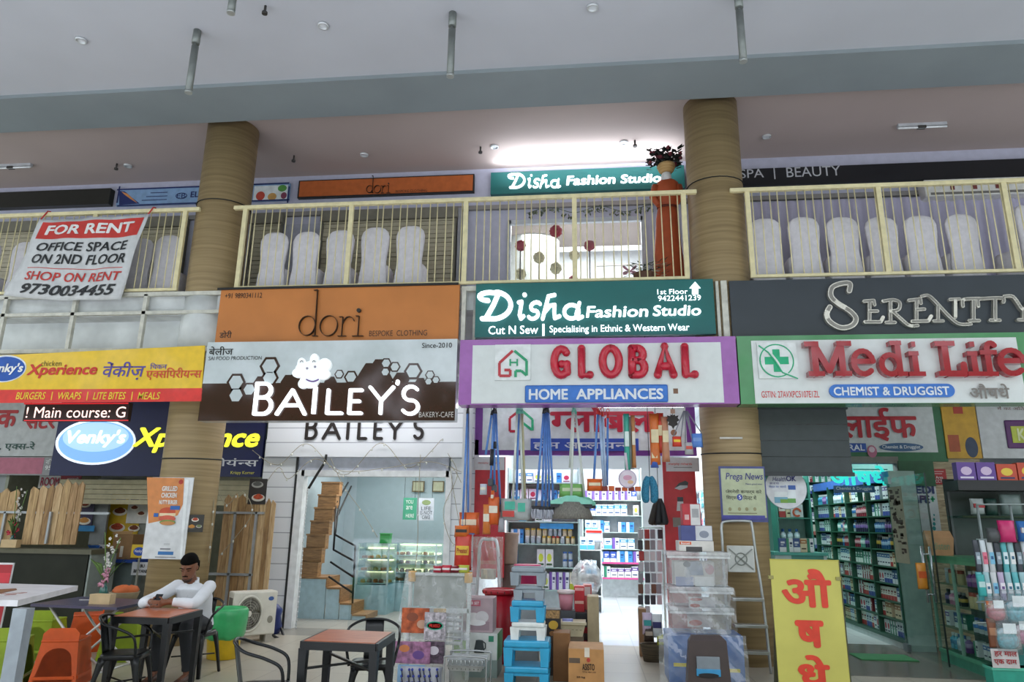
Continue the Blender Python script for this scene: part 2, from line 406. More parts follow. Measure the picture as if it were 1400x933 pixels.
colm = MW('#8d7855', '#a8916a', (.35, .35, 11), .5, 2.0, .5, 'm_column')
for cx in (-5.84, 1.95):
    struct('column', MB().lathe([(.405, 0), (.405, 2), (.405, 5), (.405, CC)], cx, .415, 0, colm, 40))
# first-floor slab with its edge, and the underside over the corridor
wp = M('#d9dcdd', .7, noise=.12, ns=2.5)
struct('slab', MB().box(LX, RX, .1, 6, 4.66, 5.0, wp))
struct('ceiling_arcade', MB().box(LX, RX, .75, IY + .1, 4.05, 4.2, M('#d9dcdf', .7)))
struct('wall_fascia', MB().box(LX, RX, .4, .5, 4.05, 4.7, M('#e4e8ea', .7, noise=.1, ns=2)))
struct('column_collar', MB().lathe([(.412, 4.0), (.412, 4.97)], -5.84, .415, 0, M('#dde0e0', .7, noise=.08, ns=3), 40))
# upper back wall, with the tailor's window left open in it
u0, u1, uz0, uz1 = -1.36, 1.0, 5.35, 6.95
uw = M('#b9b9cc', .6, noise=.03)
mb = MB(); mb.box(LX, u0, IY, IY + .15, 5.0, CC, uw); mb.box(u1, RX, IY, IY + .15, 5.0, CC, uw); mb.box(u0, u1, IY, IY + .15, uz1, CC, uw); mb.box(u0, u1, IY, IY + .15, 5, uz0, uw)
struct('wall_upper', mb)
mb = MB(); rw = M('#e8ecef', .6)
mb.box(u0 - .8, u1 + .8, 6, 6.1, 5, CZ, rw); mb.box(u0 - .9, u0 - .8, IY + .15, 6.1, 5, CZ, rw); mb.box(u1 + .8, u1 + .9, IY + .15, 6.1, 5, CZ, rw)
struct('wall_upper_shop', mb)
mb = MB(); fr = M('#c9ced6', .3, .3)
for a in ((u0 - .03, u0 + .03), (u1 - .03, u1 + .03)): mb.box(*a, IY - .03, IY + .05, uz0, uz1, fr)
mb.box(u0, u1, IY - .03, IY + .05, uz1 - .08, uz1, fr); mb.box(u0, u1, IY - .03, IY + .05, uz0, uz0 + .05, fr)
w = struct('window_1', mb); MB().box(u0, u1, IY, IY + .01, uz0, uz1, MG('#ffffff', .06)).build('pane', w)
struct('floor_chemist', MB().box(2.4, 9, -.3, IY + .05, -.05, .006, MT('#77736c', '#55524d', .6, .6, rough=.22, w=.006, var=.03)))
# ---------------------------------------------------------------- shop rooms on the ground floor
def room(nm, x0, x1, yb, h, wall, floor, ceil, y0=IY):
    mb = MB(); mb.box(x0, x1, yb, yb + .1, 0, h, wall); struct('wall_back_' + nm, mb)
    mb = MB(); mb.box(x0 - .06, x0, y0, yb + .1, 0, 4.1, wall); struct('wall_left_' + nm, mb)
    mb = MB(); mb.box(x1, x1 + .06, y0, yb + .1, 0, 4.1, wall); struct('wall_right_' + nm, mb)
    struct('floor_' + nm, MB().box(x0 - .06, x1 + .06, y0, yb + .1, -.2, 0.0, floor))
    struct('ceiling_' + nm, MB().box(x0, x1, y0 + .1, yb, h, h + .06, ceil))
cw = M('#e6e9ec', .6, noise=.0)
room('bakery', -5.45, -2.30, 6.2, 3.1, M('#aebfc9', .35, noise=.02), MT('#a8a49c', '#8d8a84', .6, .6), cw)
room('home_shop', -1.9, 2.38, 11.0, 4.0, M('#e3e7ea', .5, noise=.0), MT('#e6eaee', '#cfd4da', .6, .6, rough=.15), cw, 1.35)
room('pharmacy', 2.52, 4.86, 8.0, 3.3, M('#7fb0a4', .5, noise=.02), MT('#c9cfcf', '#aab0b0', .6, .6), cw)
room('toy_shop', 5.95, 8.9, 5.4, 3.3, M('#9aa0a4', .5), MT('#a9adad', '#8a8f8f', .6, .6), cw)
room('snack_shop', -10.2, -5.6, 5.6, 3.1, M('#8a8f80', .6), MT('#8f8a80', '#6d6a62', .6, .6), cw)
struct('wall_left_end', MB().box(-14, -10.26, IY, IY + .12, 0, 4.1, M('#8e9396', .7)))
struct('wall_right_end', MB().box(9.0, 12, IY, IY + .12, 0, 4.1, M('#8e9396', .7)))
# ---------------------------------------------------------------- railings on the first floor
def railing(label, x0, x1, posts, tail0, tail1, seed, frac=None):
    rnd = random.Random(seed); t = thing('railing', label, 'railing', ((x0 + x1) / 2, .03, 5.0), 0, 'cream balcony railings')
    part('top_rail', MB().box(x0 - tail0, x1 + tail1, -.01, .06, 6.34, 6.40, cream, .008), t)
    part('bottom_rail', MB().box(x0, x1, 0, .05, 5.03, 5.075, cream, .008), t)
    for p in posts: part('post', MB().box(p - .035, p + .035, 0, .055, 5.06, 6.36, cream, .006), t)
    n = int((x1 - x0) / .118)
    for i in range(1, n):
        x = x0 + (x1 - x0) * i / n + rnd.uniform(-.022, .022)
        if any(abs(x - p) < .05 for p in posts): continue
        part('baluster', MB().cyl((x, .028, 5.06), (x + rnd.uniform(-.01, .01), .028, 6.36), .0085, cream, n=6), t)
railing('cream steel railing section left of the left column, banner tied to it', -9.6, -6.2, (-6.24, -7.75, -9.55), .1, .2, 1)
railing('cream steel railing section in the middle, between the two columns', -5.29, 1.45, (-5.25, -3.55, -1.78, -.16, 1.42), .15, .16, 2)
railing('cream steel railing section right of the right column', 2.28, 7.6, (2.32, 4.12, 5.78, 7.4), .2, .1, 3)
# steel frame carrying the banners under the left railing
t = thing('sign_frame', 'white painted steel tube frame under the left railing, above the yellow banner', 'frame', (-7.2, 0, 4.08))
fm = M('#d5d3c8', .5, noise=.1)
part('crossbar', MB().box(-10, -5.35, .0, .06, 4.95, 5.01, fm), t); part('crossbar', MB().box(-10, -5.35, .0, .06, 4.66, 4.71, fm), t)
part('crossbar', MB().box(-10, -5.35, -.05, .03, 4.06, 4.12, fm), t)
for px in (97, 194, 2): part('upright', MB().box(at(px, 440, 0).x - .03, at(px, 440, 0).x + .03, 0, .06, 4.1, 4.98, fm), t)
t = thing('sign_frame', 'pale steel bracket frame in the gap between the orange and the teal sign', 'frame', (-1.68, 0, 4.1))
part('upright', MB().box(-1.79, -1.73, -.02, .05, 4.12, 4.98, fm), t); part('upright', MB().box(-1.64, -1.60, .1, .15, 4.12, 4.98, fm), t); part('crossbar', MB().box(-1.8, -1.58, -.01, .08, 4.92, 4.99, fm), t)
t = thing('sign_frame', 'pale steel bracket frame in the gap between the teal and the dark sign', 'frame', (1.85, 0, 4.1))
part('upright', MB().box(1.79, 1.83, -.02, .03, 4.12, 4.98, fm), t); part('upright', MB().box(1.86, 1.94, -.04, .0, 4.12, 4.98, fm), t)
# black cables strapped round the columns
for cx, z, lb in ((-5.84, 6.56, 'thin black cable around the left column just above the railing'), (1.95, 6.62, 'thin black cable around the right column just above the railing'),
                  (-5.84, 2.52, 'thin black cable around the left column beside the glowing navy sign'), (1.95, 2.62, 'thin black cable around the right column above the leaflet poster')):
    tag(MB().tube([(cx + .413 * math.cos(a * .2618), .415 + .413 * math.sin(a * .2618), z + .02 * math.sin(a * .2618)) for a in range(24)], .009, M('#16181a', .5), 6, True).build('cable'), lb, 'cable')
# ---------------------------------------------------------------- canopy fittings
gp = M('#8a8f8c', .45, .5)
for (x, y0, y1, xb, lb) in ((322, -30, 15, 318, 'grey hanging pipe cut off by the top of the photo at left'), (270, 42, 124, 262, 'grey hanging pipe fitting above the left column'),
                      (619, 18, 102, 616, 'grey hanging pipe fitting in the middle of the canopy'), (1009, -8, 82, 1014, 'grey hanging pipe fitting above the right column')):
    # hangs from the ceiling where its top is seen
    p = atz(x, y0, CZ); q = None
    t = thing('pipe_light', lb, 'light fitting', (p.x, p.y, CZ), 0, 'hanging pipe fittings')
    zb = at(x, y1, p.y).z
    part('holder', MB().cyl((p.x, p.y, CZ), (p.x, p.y, CZ - .2), .05, gp), t)
    part('rod', MB().cyl((p.x, p.y, CZ - .2), (p.x, p.y, CZ - .24), .012, M('#b9c0c0', .3, .8)), t)
    part('tube', MB().cyl((p.x, p.y, CZ - .24), (p.x, p.y, zb), .045, gp), t)
    part('end_cap', MB().cyl((p.x, p.y, zb), (p.x, p.y, zb - .03), .047, M('#b0b4b2', .4, .5)), t)
def downlight(px, py, lb, z=None, r=.07):
    z = z or (CZ if py < 100 else CC)
    p = atz(px, py, z); t = thing('downlight', lb, 'ceiling light', (p.x, p.y, z), 0, 'ceiling downlights')
    part('ring', MB().lathe([(r * .7, 0), (r * .75, -.03), (r, -.03), (r * 1.05, 0)], p.x, p.y, z, M('#d9dcdf', .35, .4), 18), t)
    part('lens', MB().cyl((p.x, p.y, z), (p.x, p.y, z - .012), r * .68, M('#e8edf2', .2), n=16), t)
for px, py, lb in ((111, 54, 'round downlight in the canopy at the far left'), (442, 34, 'round downlight in the canopy between the two left pipes'), (810, 9, 'round downlight at the top edge of the canopy, right of centre'),
                   (175, 226, 'small downlight in the corridor ceiling left of the left column'), (498, 211, 'small downlight over the upper orange sign'), (676, 200, 'small downlight left of the lit ceiling patch'),
                   (853, 194, 'small downlight above the basket of flowers'), (1048, 186, 'small downlight over the black upper sign')): downlight(px, py, lb)
def sprinkler(px, py, lb):
    z = CZ if py < 100 else CC; p = atz(px, py, z); t = thing('sprinkler', lb, 'sprinkler', (p.x, p.y, z), 0, 'ceiling sprinklers'); k = M('#4c4a48', .4, .6)
    part('pipe', MB().cyl((p.x, p.y, z), (p.x, p.y, z - .09), .016, k, n=8), t); part('head', MB().cyl((p.x, p.y, z - .09), (p.x, p.y, z - .12), .035, k, n=10), t)
for px, py, lb in ((363, 8, 'small sprinkler head in the canopy near its top edge'), (160, 224, 'sprinkler head in the corridor ceiling at far left'), (402, 213, 'sprinkler head above the gap right of the left column'),
                   (657, 201, 'sprinkler head left of the lit ceiling patch'), (868, 192, 'sprinkler head beside the right column')): sprinkler(px, py, lb)
for (xa, xb, y, lb) in ((1228, 1294, 174, 'white tube light on the corridor ceiling over the black sign'), (-10, 42, 229, 'white tube light on the corridor ceiling at the left edge')):
    a, b = atz(xa, y + 2, CC - .08), atz(xb, y, CC - .08); t = thing('tube_light', lb, 'light', ((a.x + b.x) / 2, a.y, CC - .1))
    part('batten', MB().box(a.x, b.x, a.y - .02, a.y + .05, CC - .05, CC, M('#b8babe', .4)), t); part('tube', MB().cyl((a.x, a.y, CC - .075), (b.x, a.y, CC - .075), .016, M('#f2f5f8', .3)), t)
    part('choke', MB().box(a.x + .3, a.x + .42, a.y - .03, a.y + .04, CC - .09, CC - .05, M('#3a3836', .5)), t)
# ---------------------------------------------------------------- signs along the front
LY, UY = -.30, -.06
LED = M('#f4fbff', .4, es=1.5)
t = thing('shop_banner', 'yellow and red banner hanging at the far left under the white frame', 'banner', base((-60, 480, 278, 552), LY))
f4 = [(-70, 490), (281, 473), (275.5, 549), (-70, 552)]
part('fabric', MB().ppoly(f4, LY + .02, M('#f0c62c', .35, noise=.04, coat=.3), .02), t)
part('stripe', MB().ppoly([(-70, 534), (276.8, 531), (275.5, 549), (-70, 552)], LY, M('#e2332f', .35, coat=.3), .004), t)
part('oval', MB().pell((-24, 486, 36, 523), LY, M('#e8eef8', .3), .004).pell((-22, 488, 34, 521.5), LY - .004, M('#1c56b4', .3), .004), t)
W1 = M('#ffffff', .4); RD = M('#d5342a', .4); PU = M('#5a4a9c', .4); BK = M('#1c1b1c', .5)
ptext(t, "Venky's", (-19, 497, 32, 513), LY - .008, W1, bold=.03, shear=.15)
ptext(t, 'chicken', (56.5, 493.5, 84.5, 501), LY, M('#5d4a1c', .5))
ptext(t, 'Xperience', (37.6, 498, 133, 517.5), LY, RD, bold=.03, shear=.15)
ptext(t, 'वेंकीज़', (141, 495, 199, 520), LY, PU, bold=.012, shear=.12)
ptext(t, 'चकिन'.replace('चकिन', 'चिकन').replace('कि', 'िक') if False else 'िचकन', (205.5, 496.5, 228.6, 505), LY, PU, bold=.012)
ptext(t, 'एक|सिपरीयन|स', (200, 503, 276, 520), LY, M('#d9502e', .4), bold=.015)
YL = M('#f3d53a', .4)
for st, a, b in (('BURGERS', 22.5, 62.5), ('WRAPS', 79.5, 111.5), ('LITE BITES', 128, 172), ('MEALS', 189, 219)): ptext(t, st, (a, 536.5, b, 546.5), LY - .003, YL, shear=.12, bold=.008)
for x in (71, 119.5, 180.5): part('divider', MB().prect((x - .6, 536, x + .6, 547.5), LY - .003, YL, .003), t)
# orange tailor's sign
OR = M('#cc7f40', .5, noise=.04, ns=2)
t = sign('shop_sign', 'orange sign with black thin lettering below the middle railing', 'sign', (298.5, 393, 627, 466), UY, OR, .06)
part('edge_trim', MB().prect((298.5, 390.5, 627, 393.5), UY, BK, .02), t)
ptext(t, '+91 9890341112', (308, 401, 358.5, 408), UY, BK); ptext(t, 'BESPOKE  CLOTHING', (505, 452, 584, 459.6), UY, M('#3b2a20', .5)); ptext(t, 'डोरी', (300.5, 452.5, 317, 462.5), UY, BK, bold=.01)
def dori(t, X, Yp, sc, m, Y, d):
    """four thin serif letters; X left px, Yp baseline px, sc px per unit"""
    q = lambda a, b, c, e_: (X + a * sc, Yp - e_ * sc, X + c * sc, Yp - b * sc)
    mm = .0106 * sc * .1
    mm *= 1.35
    letter(t, 'd', q(0, 0, 26.5, 63), Y, mm * 3, m, d, strokes=[A(.42, .22, .42, .21, 0, 360, 20), [(.86, 0), (.8, 1)], [(.62, .99), (.82, 1)], [(.72, .0), (1, 0)]], rnd=True)
    letter(t, 'o', q(27, 0, 51, 28), Y, mm * 2.8, m, d)
    letter(t, 'r', q(51, 0, 72, 28), Y, mm * 2.6, m, d, strokes=[[(.3, 0), (.3, .95), (.05, .95)], [(.05, 0), (.6, 0)], [(.3, .6)] + A(.72, .62, .36, .33, 150, 20, 6)])
    letter(t, 'i', q(72, 0, 87, 30), Y, mm * 2.8, m, d, strokes=[[(.5, 0), (.5, .92), (.2, .92)], [(0, 0), (1, 0)]])
    o = MB(); p = at(X + 80 * sc, Yp - 35 * sc, Y); o.cyl((p.x, Y, p.z), (p.x, Y - d, p.z), .03 * sc, m, n=12); o.build('letter', t)
dori(t, 411.5, 460.5, 1.0, M('#221d1a', .35), UY, .05)
# bakery sign: pale top, brown honeycomb lower half
BR = M('#3a1a18', .08, noise=.03, coat=.5); PG = M('#cdd6da', .08, noise=.02, coat=.5)
t = sign('shop_sign', 'glossy white and brown bakery sign with honeycomb pattern and lit white letters', 'sign', (277.5, 466, 623.5, 575.5), LY, PG, .2)
rx0, rx1, rz0, rz1 = rect((277.5, 466, 623.5, 575.5), LY)
mb = MB(); mb.box(rx0, rx1, LY - .004, LY, rz0, at(450, 523.5, LY).z, BR); part('brown_panel', mb, t)
def hexp(cx, cy, r, m, d, mb):
    p = at(cx, cy, LY); R = r * .0101
    mb.prism([(p.x + R * math.cos(math.pi / 3 * i), LY, p.z + R * math.sin(math.pi / 3 * i)) for i in range(6)], (0, -d - .0002 * (cx % 13), 0), m)
mb = MB(); HX = [(323, 523, 14, 1), (323, 541, 13, 1), (341, 533, 11, 1), (369, 501, 15, 1), (369, 517, 13, 1), (357, 525, 12, 0), (395, 523, 12, 0), (407, 520, 14, 0), (464, 512, 7, 1), (480, 516, 10, 1), (452, 523, 9, 0), (508, 512, 18, 0), (520, 505, 16, 0), (522, 520, 16, 0), (500, 522, 16, 0),
      (528, 497, 8, 1), (527, 509, 7, 1), (540, 502, 8, 1), (565, 508, 13, 1), (548, 520, 12, 0), (588, 513, 7, 1), (586, 522, 6, 1), (596, 520, 6, 1), (575, 524, 8, 0)]
for cx, cy, r, k in HX: hexp(cx, cy, r, BR, .005, mb)
for cx, cy, r, k in HX:
    if k: hexp(cx, cy, r * .74, PG, .007, mb)
part('honeycomb_pattern', mb, t)
ptext(t, 'बेलीज', (286, 474, 319, 486), LY, BK, bold=.012); ptext(t, 'SAI FOOD PRODUCTION', (285.5, 487.5, 358, 492.5), LY, BK); ptext(t, 'Since-2010', (577, 469, 618, 476), LY, M('#3a3a3c', .5), bold=.01)
ptext(t, 'BAKERY-CAFE', (573, 563.5, 620, 571), LY - .006, M('#c9c5c2', .4))
for ch, a, y0, b, y1 in (('B', 349, 523, 375, 569), ('A', 379, 532, 421, 569), ('I', 426, 527, 436, 569), ('L', 447, 532, 471, 568), ('E', 477, 532, 498.5, 568), ('Y', 504, 528, 540, 568), ("'", 540, 520, 549, 537), ('S', 549, 527, 575, 569)):
    if ch == 'I': letter(t, ch, (a, y0, b, y1), LY, .05, LED, .05, strokes=[[(.5, 0), (.5, 1)]], rnd=False)
    else: letter(t, ch, (a, y0, b, y1), LY, .046, LED, .05)
    nm = MB()
mb = MB(); BW = M('#f6fafc', .4, es=.35, noise=0)
for cx, cy, rx, ry in ((577, 0, 0, 0),): pass
def zb(a, b): return 270 + a / 3.684, 440 + b / 3.684
for a, b, rx, ry in ((577, 250, 48, 50), (530, 212, 20, 26), (594, 192, 21, 27), (515, 262, 32, 24), (645, 222, 34, 34), (640, 270, 34, 26), (538, 316, 25, 25), (570, 300, 48, 38), (545, 240, 45, 35)):
    x, y = zb(a, b); mb.pell((x - rx / 3.684, y - ry / 3.684, x + rx / 3.684, y + ry / 3.684), LY, BW, .05 + random.random() * .004, 22)
part('bee_emblem', mb, t)
mb = MB(); x, y = zb(588, 285); k = M('#6d4a96', .5)
mb.stroke([(at(x - 8 + i, y + 4 - .06 * (i - 8) ** 2 * 1.0, LY).x, at(x - 8 + i, y + 2 + 3.6 * math.cos((i - 8) / 8 * 1.3), LY).z) for i in range(17)], LY - .055, .018, k, .004)
for a in (532, 594):
    x, y = zb(a, 212); mb.stroke([(p[0], p[1]) for p in [(at(x, y, LY).x + .04 * u, at(x, y, LY).z + .05 * v) for u, v in A(0, 0, .5, .6, 20, 160, 8)]], LY - .055, .008, M('#57565e', .5), .003)
for a, b in ((560, 240), (600, 232)):
    x, y = zb(a, b); p = at(x, y, LY); mb.cyl((p.x, LY - .055, p.z), (p.x, LY - .059, p.z), .018, M('#a8a3b6', .5), n=10)
part('bee_face', mb, t)
# teal tailor's sign, lit letters
TE = M('#1d6a68', .4, noise=.04, ns=2)
t = sign('shop_sign', 'teal sign with big glowing white script letters, just below the railing', 'sign', (650, 385, 977, 459), UY, TE, .08)
def disha(t, q, w, Y, d):
    S1 = lambda a, y0, b, y1: (q[0] + a * q[2], q[1] + y0 * q[3], q[0] + b * q[2], q[1] + y1 * q[3])
    dm = [A(.3, .83, .3, .15, 265, 60, 8) + A(.42, .5, .56, .5, 75, -82, 12) + [(.1, .02)], [(.58, .9), (.44, .5), (.22, .04)]]
    letter(t, 'D', S1(0, 0, 50, 43), Y, w, LED, d, strokes=dm)
    letter(t, 'i', S1(52, 14, 66, 42), Y, w * .8, LED, d, strokes=[[(.25, .95), (.7, 1), (.4, .2), (.6, 0), (1, .15)]])
    letter(t, 's', S1(66, 15, 87, 42), Y, w * .75, LED, d, shear=.2, strokes=[A(.5, .745, .4, .255, 35, 255, 8) + A(.45, .25, .4, .25, 75, -150, 8)])
    letter(t, 'h', S1(84, 5, 115, 42), Y, w * .8, LED, d, strokes=[[(.12, 0), (.42, .95), (.75, 1)], [(.2, .25), (.5, .55), (.75, .58), (.72, .3), (.75, .02), (1, .1)]])
    letter(t, 'a', S1(116, 16, 146, 42), Y, w * .8, LED, d, strokes=[A(.42, .45, .4, .44, 60, 400, 14), [(.85, 1), (.68, .3), (.78, 0), (1, .12)]])
    p = at(q[0] + 65 * q[2], q[1] + 7 * q[3], Y); o = MB(); o.cyl((p.x, Y, p.z), (p.x, Y - d, p.z), w * .5, LED, n=12); o.build('letter', t)
disha(t, (652.5, 397, 1, 1), .062, UY, .04)
ptext(t, 'Fashion', (801, 419, 886, 435), UY, LED, .03, bold=.022, shear=.1); ptext(t, 'Studio', (892, 418, 958, 433), UY, LED, .03, bold=.022, shear=.1)
ptext(t, 'Cut N Sew', (668, 446, 736, 457.5), UY, LED, .02, bold=.01); ptext(t, 'Specialising in Ethnic & Western Wear', (751.5, 444.5, 942.5, 457), UY, LED, .02, bold=.008)
part('divider', MB().prect((741.5, 443.5, 744.5, 459.5), UY, LED, .02), t)
ptext(t, '1st Floor', (898.5, 396, 940, 403), UY, LED, .02, bold=.006); ptext(t, '9422441239', (899.5, 404.5, 958, 412), UY, LED, .02, bold=.006)
part('arrow', MB().ppoly([(946, 403), (954.5, 403), (954.5, 394.5), (957.5, 394.5), (950, 386), (942.5, 394.5), (946, 394.5)], UY, LED, .02), t)
# home appliances sign
PP = M('#a565b4', .25, noise=.04, coat=.2); BD = M('#dfe4e4', .3, noise=.02)
t = sign('shop_sign', 'white sign with purple frame and fat red letters over the home goods shop', 'sign', (628, 462.5, 1008.5, 553), LY, PP, .28, board='frame')
part('face_panel', MB().prect((645.5, 470.5, 987.5, 551.5), LY, BD, .012), t)
FY = LY - .012
part('logo_plate', MB().prect((677, 472, 725.5, 520.5), FY, M('#e9edee', .3), .03), t)
def zz(a, b): return 620 + a / 3.5, 440 + b / 3.5
GR = M('#2ba374', .4); R2 = M('#c8203a', .25, coat=.4)
def pl(P, Y, w, m, d, mb):
    pts = [at(*zz(*p), Y) for p in P]; return mb.stroke([(p.x, p.z) for p in pts], Y, w, m, d, False)
mb = MB(); pl([(284, 140), (220, 198), (220, 260), (272, 260), (272, 232), (244, 232)], FY - .03, .035, M('#c03a44', .4), .01, mb); part('house_emblem', mb, t)
mb = MB(); pl([(292, 140), (350, 188), (350, 258), (325, 236), (297, 236), (297, 266)], FY - .03, .035, GR, .01, mb); pl([(272, 180), (272, 212)], FY - .03, .02, GR, .012, mb); pl([(272, 196), (305, 196)], FY - .03, .02, GR, .012, mb); pl([(305, 180), (305, 212)], FY - .03, .02, GR, .012, mb); part('house_emblem', mb, t)
def fat(t, ch, r, w):
    a, b, c, e_ = rect(r, FY); a += w; b -= w; c += w; e_ -= w; mb = MB()
    G2 = dict(GL); G2['A'] = [[(0, 0), (.5, 1), (1, 0)], [(.2, .3), (.8, .3)]]
    G2['G'] = [A(.5, .5, .55, .5, 45, 300, 16) + [(.95, .1), (.95, .42), (.55, .42)]]
    for st in G2[ch]:
        mb.tube([(a + u * (b - a), FY - .03, c + v * (e_ - c)) for u, v in catmull([(u, v, 0) for u, v in st], 3) for u, v in [(u, v)]] if False else [(a + u * (b - a), FY - .03, c + v * (e_ - c)) for u, v in st], w, R2, 10)
        for u, v in (st[0], st[-1]): mb.ball((a + u * (b - a), FY - .03, c + v * (e_ - c)), w, R2, 10)
        for u, v in st: mb.ball((a + u * (b - a), FY - .03, c + v * (e_ - c)), w, R2, 8)
    mb.build('letter', t)
for ch, a, y0, b, y1 in (('G', 753, 472.5, 782, 519.5), ('L', 789.5, 472, 812, 519), ('O', 818, 471.5, 852, 519), ('B', 858, 471.5, 886.5, 519), ('A', 892.5, 469, 925.5, 519), ('L', 930.5, 469.5, 954.5, 518.5)): fat(t, ch, (a, y0, b, y1), 0.056)
BL = M('#3a78d0', .35)
part('blue_plate', MB().prect((718, 527, 913, 550.8), FY, BL, .03, .02), t)
ptext(t, 'HOME', (723, 532, 776.5, 547), FY - .03, M('#e6ecf4', .4), .004, bold=.03); ptext(t, 'APPLIANCES', (787.5, 531.5, 907, 546.5), FY - .03, M('#e6ecf4', .4), .004, bold=.03)
part('sticker', MB().prect((920.5, 531.5, 927, 538.5), FY, M('#7c5a44', .5), .003), t)
# serenity sign
t = sign('shop_sign', 'dark slate sign with silver ornate serif letters at the right', 'sign', (999, 379, 1475, 458), UY, M('#363d45', .35, noise=.05, ns=1.5), .06)
SI = M('#8d8a85', .3, .5); SE = M('#d6d2c8', .25, .6)
def zs(a, b): return 980 + a / 3.333, 200 + b / 3.333
def sl(ch, P, w, sf=()):
    mb = MB()
    for st in P:
        pts = [at(*zs(*p), UY) for p in st]; pts = catmull([(p.x, p.z, 0) for p in pts], 5) if len(st) > 3 else [Vector((p.x, p.z, 0)) for p in pts]
        mb.stroke([(p.x, p.y) for p in pts], UY, w, SE, .05); mb.stroke([(p.x, p.y) for p in pts], UY - .05, w * .6, SI, .004)
    for (a, b, l) in sf:
        p = at(*zs(a, b), UY); mb.box(p.x - l / 666, p.x + l / 666, UY - .052, UY, p.z - .016, p.z + .016, SE)
    mb.build('letter', t)
sl('S', [[(598, 665), (600, 632), (560, 632), (520, 650), (515, 690), (550, 725), (600, 755), (628, 790), (610, 822), (560, 832), (510, 805), (495, 770), (510, 738)]], .07)
sl('E', [[(690, 712), (690, 806)], [(665, 712), (708, 708), (712, 728)], [(690, 757), (725, 757)], [(668, 806), (740, 806), (750, 785)]], .045)
sl('R', [[(785, 708), (785, 808)], [(750, 712), (800, 706), (826, 720), (820, 750), (785, 758)], [(795, 758), (830, 790), (870, 822), (908, 822)], [(765, 808), (805, 808)]], .045)
sl('E', [[(903, 706), (903, 802)], [(868, 708), (920, 702), (922, 722)], [(903, 750), (938, 748)], [(882, 804), (955, 802), (968, 780)]], .045)
sl('N', [[(925, 690), (955, 685), (985, 710), (1050, 780), (1095, 815), (1148, 816)], [(1000, 735), (1000, 800)], [(980, 802), (1022, 802)], [(1078, 705), (1078, 785)], [(1055, 704), (1098, 702)]], .042)
sl('I', [[(1162, 702), (1162, 798)], [(1112, 735), (1112, 708), (1135, 702), (1190, 700)], [(1142, 800), (1186, 800)]], .045)
sl('T', [[(1182, 735), (1182, 705), (1210, 700), (1290, 698), (1296, 716)], [(1258, 702), (1258, 796)], [(1238, 798), (1280, 798)]], .045)
sl('Y', [[(1300, 690), (1340, 692), (1375, 740), (1390, 755)], [(1390, 755), (1390, 796)], [(1365, 796), (1412, 796)], [(1390, 755), (1420, 700), (1450, 690)]], .045)
# chemist sign
t = sign('shop_sign', 'white chemist sign with green border and raised dark red serif letters', 'sign', (1010, 457, 1425, 552), LY, M('#4f9360', .25, noise=.06, ns=3, coat=.3), .28, board='frame')
part('face_panel', MB().prect((1029.5, 464, 1396, 551.5), LY, BD, .012), t)
part('logo_plate', MB().prect((1035.5, 468.5, 1089.5, 518), FY, M('#e6eaea', .3), .03), t)
mb = MB(); p = at(1061, 494, FY); Y3 = FY - .03; G3 = M('#1fae7c', .4)
mb.stroke([(p.x + .21 * u, p.z + .215 * v) for u, v in A(0, 0, 1, 1, 0, 360, 36)], Y3, .014, G3, .003); part('ring_emblem', mb, t)
mb = MB(); mb.box(p.x - .045, p.x + .045, Y3 - .003, Y3, p.z - .15, p.z + .15, G3); mb.box(p.x - .15, p.x + .15, Y3 - .0035, Y3, p.z - .05, p.z + .05, G3); part('cross_emblem', mb, t)
mb = MB(); mb.stroke([(p.x + u, p.z + v) for u, v in ((-.2, .2), (-.08, .12), (0, 0), (.08, -.15), (.24, -.23))], Y3 - .003, .024, M('#dfe9e6', .4), .002); mb.stroke([(p.x + u, p.z + v) for u, v in ((-.21, .2), (-.1, .11), (-.02, -.02), (.06, -.16), (.24, -.24))], Y3 - .003, .014, G3, .004); part('swoosh_emblem', mb, t)
ptext(t, 'GSTIN: 27AVXPC5107E1ZL', (1041, 535, 1120, 544), FY, M('#d93a3c', .4), bold=.004)
mb = MB(); a, b, c, e_ = rect((1133, 526, 1304, 544), FY); h = (e_ - c) / 2; mb.prism([(a + h + h * u, FY, c + h + h * v) for u, v in A(0, 0, 1, 1, 90, 270, 10)] + [(b - h + h * u, FY, c + h + h * v) for u, v in A(0, 0, 1, 1, -90, 90, 10)], (0, -.03, 0), BL); part('blue_plate', mb, t)
ptext(t, 'CHEMIST & DRUGGIST', (1139.5, 529, 1298, 541), FY - .03, M('#e6ecf4', .4), .004, bold=.025)
ptext(t, 'औषधे', (1323.5, 525.5, 1378.5, 546), FY, M('#807a76', .4), .03, bold=.02)
R3 = M('#a5182c', .12, noise=.03, coat=.6)
def slab(ch, r, w=.075, sf=()):
    st = {'M': [[(.14, 0), (.14, 1)], [(.14, 1), (.5, .1), (.86, 1)], [(.86, 1), (.86, 0)]], 'L': [[(.25, 1), (.25, 0)], [(.25, 0), (.95, 0), (.95, .3)]],
          'i': [[(.5, 0), (.5, .68)], [(.3, .98), (.7, .98)]], 'f': [[(.4, 0), (.4, .8)] + A(.72, .78, .34, .2, 170, 40, 6)]}.get(ch)
    letter(t, ch, r, FY, w * .92, R3, .1, strokes=st, rnd=(ch not in 'i'), serif=sf)
slab('M', (1100, 469, 1159, 517.5), .085, ((.14, 0, .2), (.86, 0, .2), (.06, 1, .18), (.94, 1, .18)))
slab('e', (1159.5, 479, 1193.5, 517.5)); slab('d', (1196.5, 468.5, 1231, 517.5), .075, ((.8, 1, .14), (1, 0, .12)))
slab('i', (1236, 469, 1257, 517.5), .075, ((.5, 0, .2), (.36, .67, .12)))
slab('L', (1276, 468.5, 1317, 517.5), .085, ((.25, 1, .24), (.2, 0, .2)))
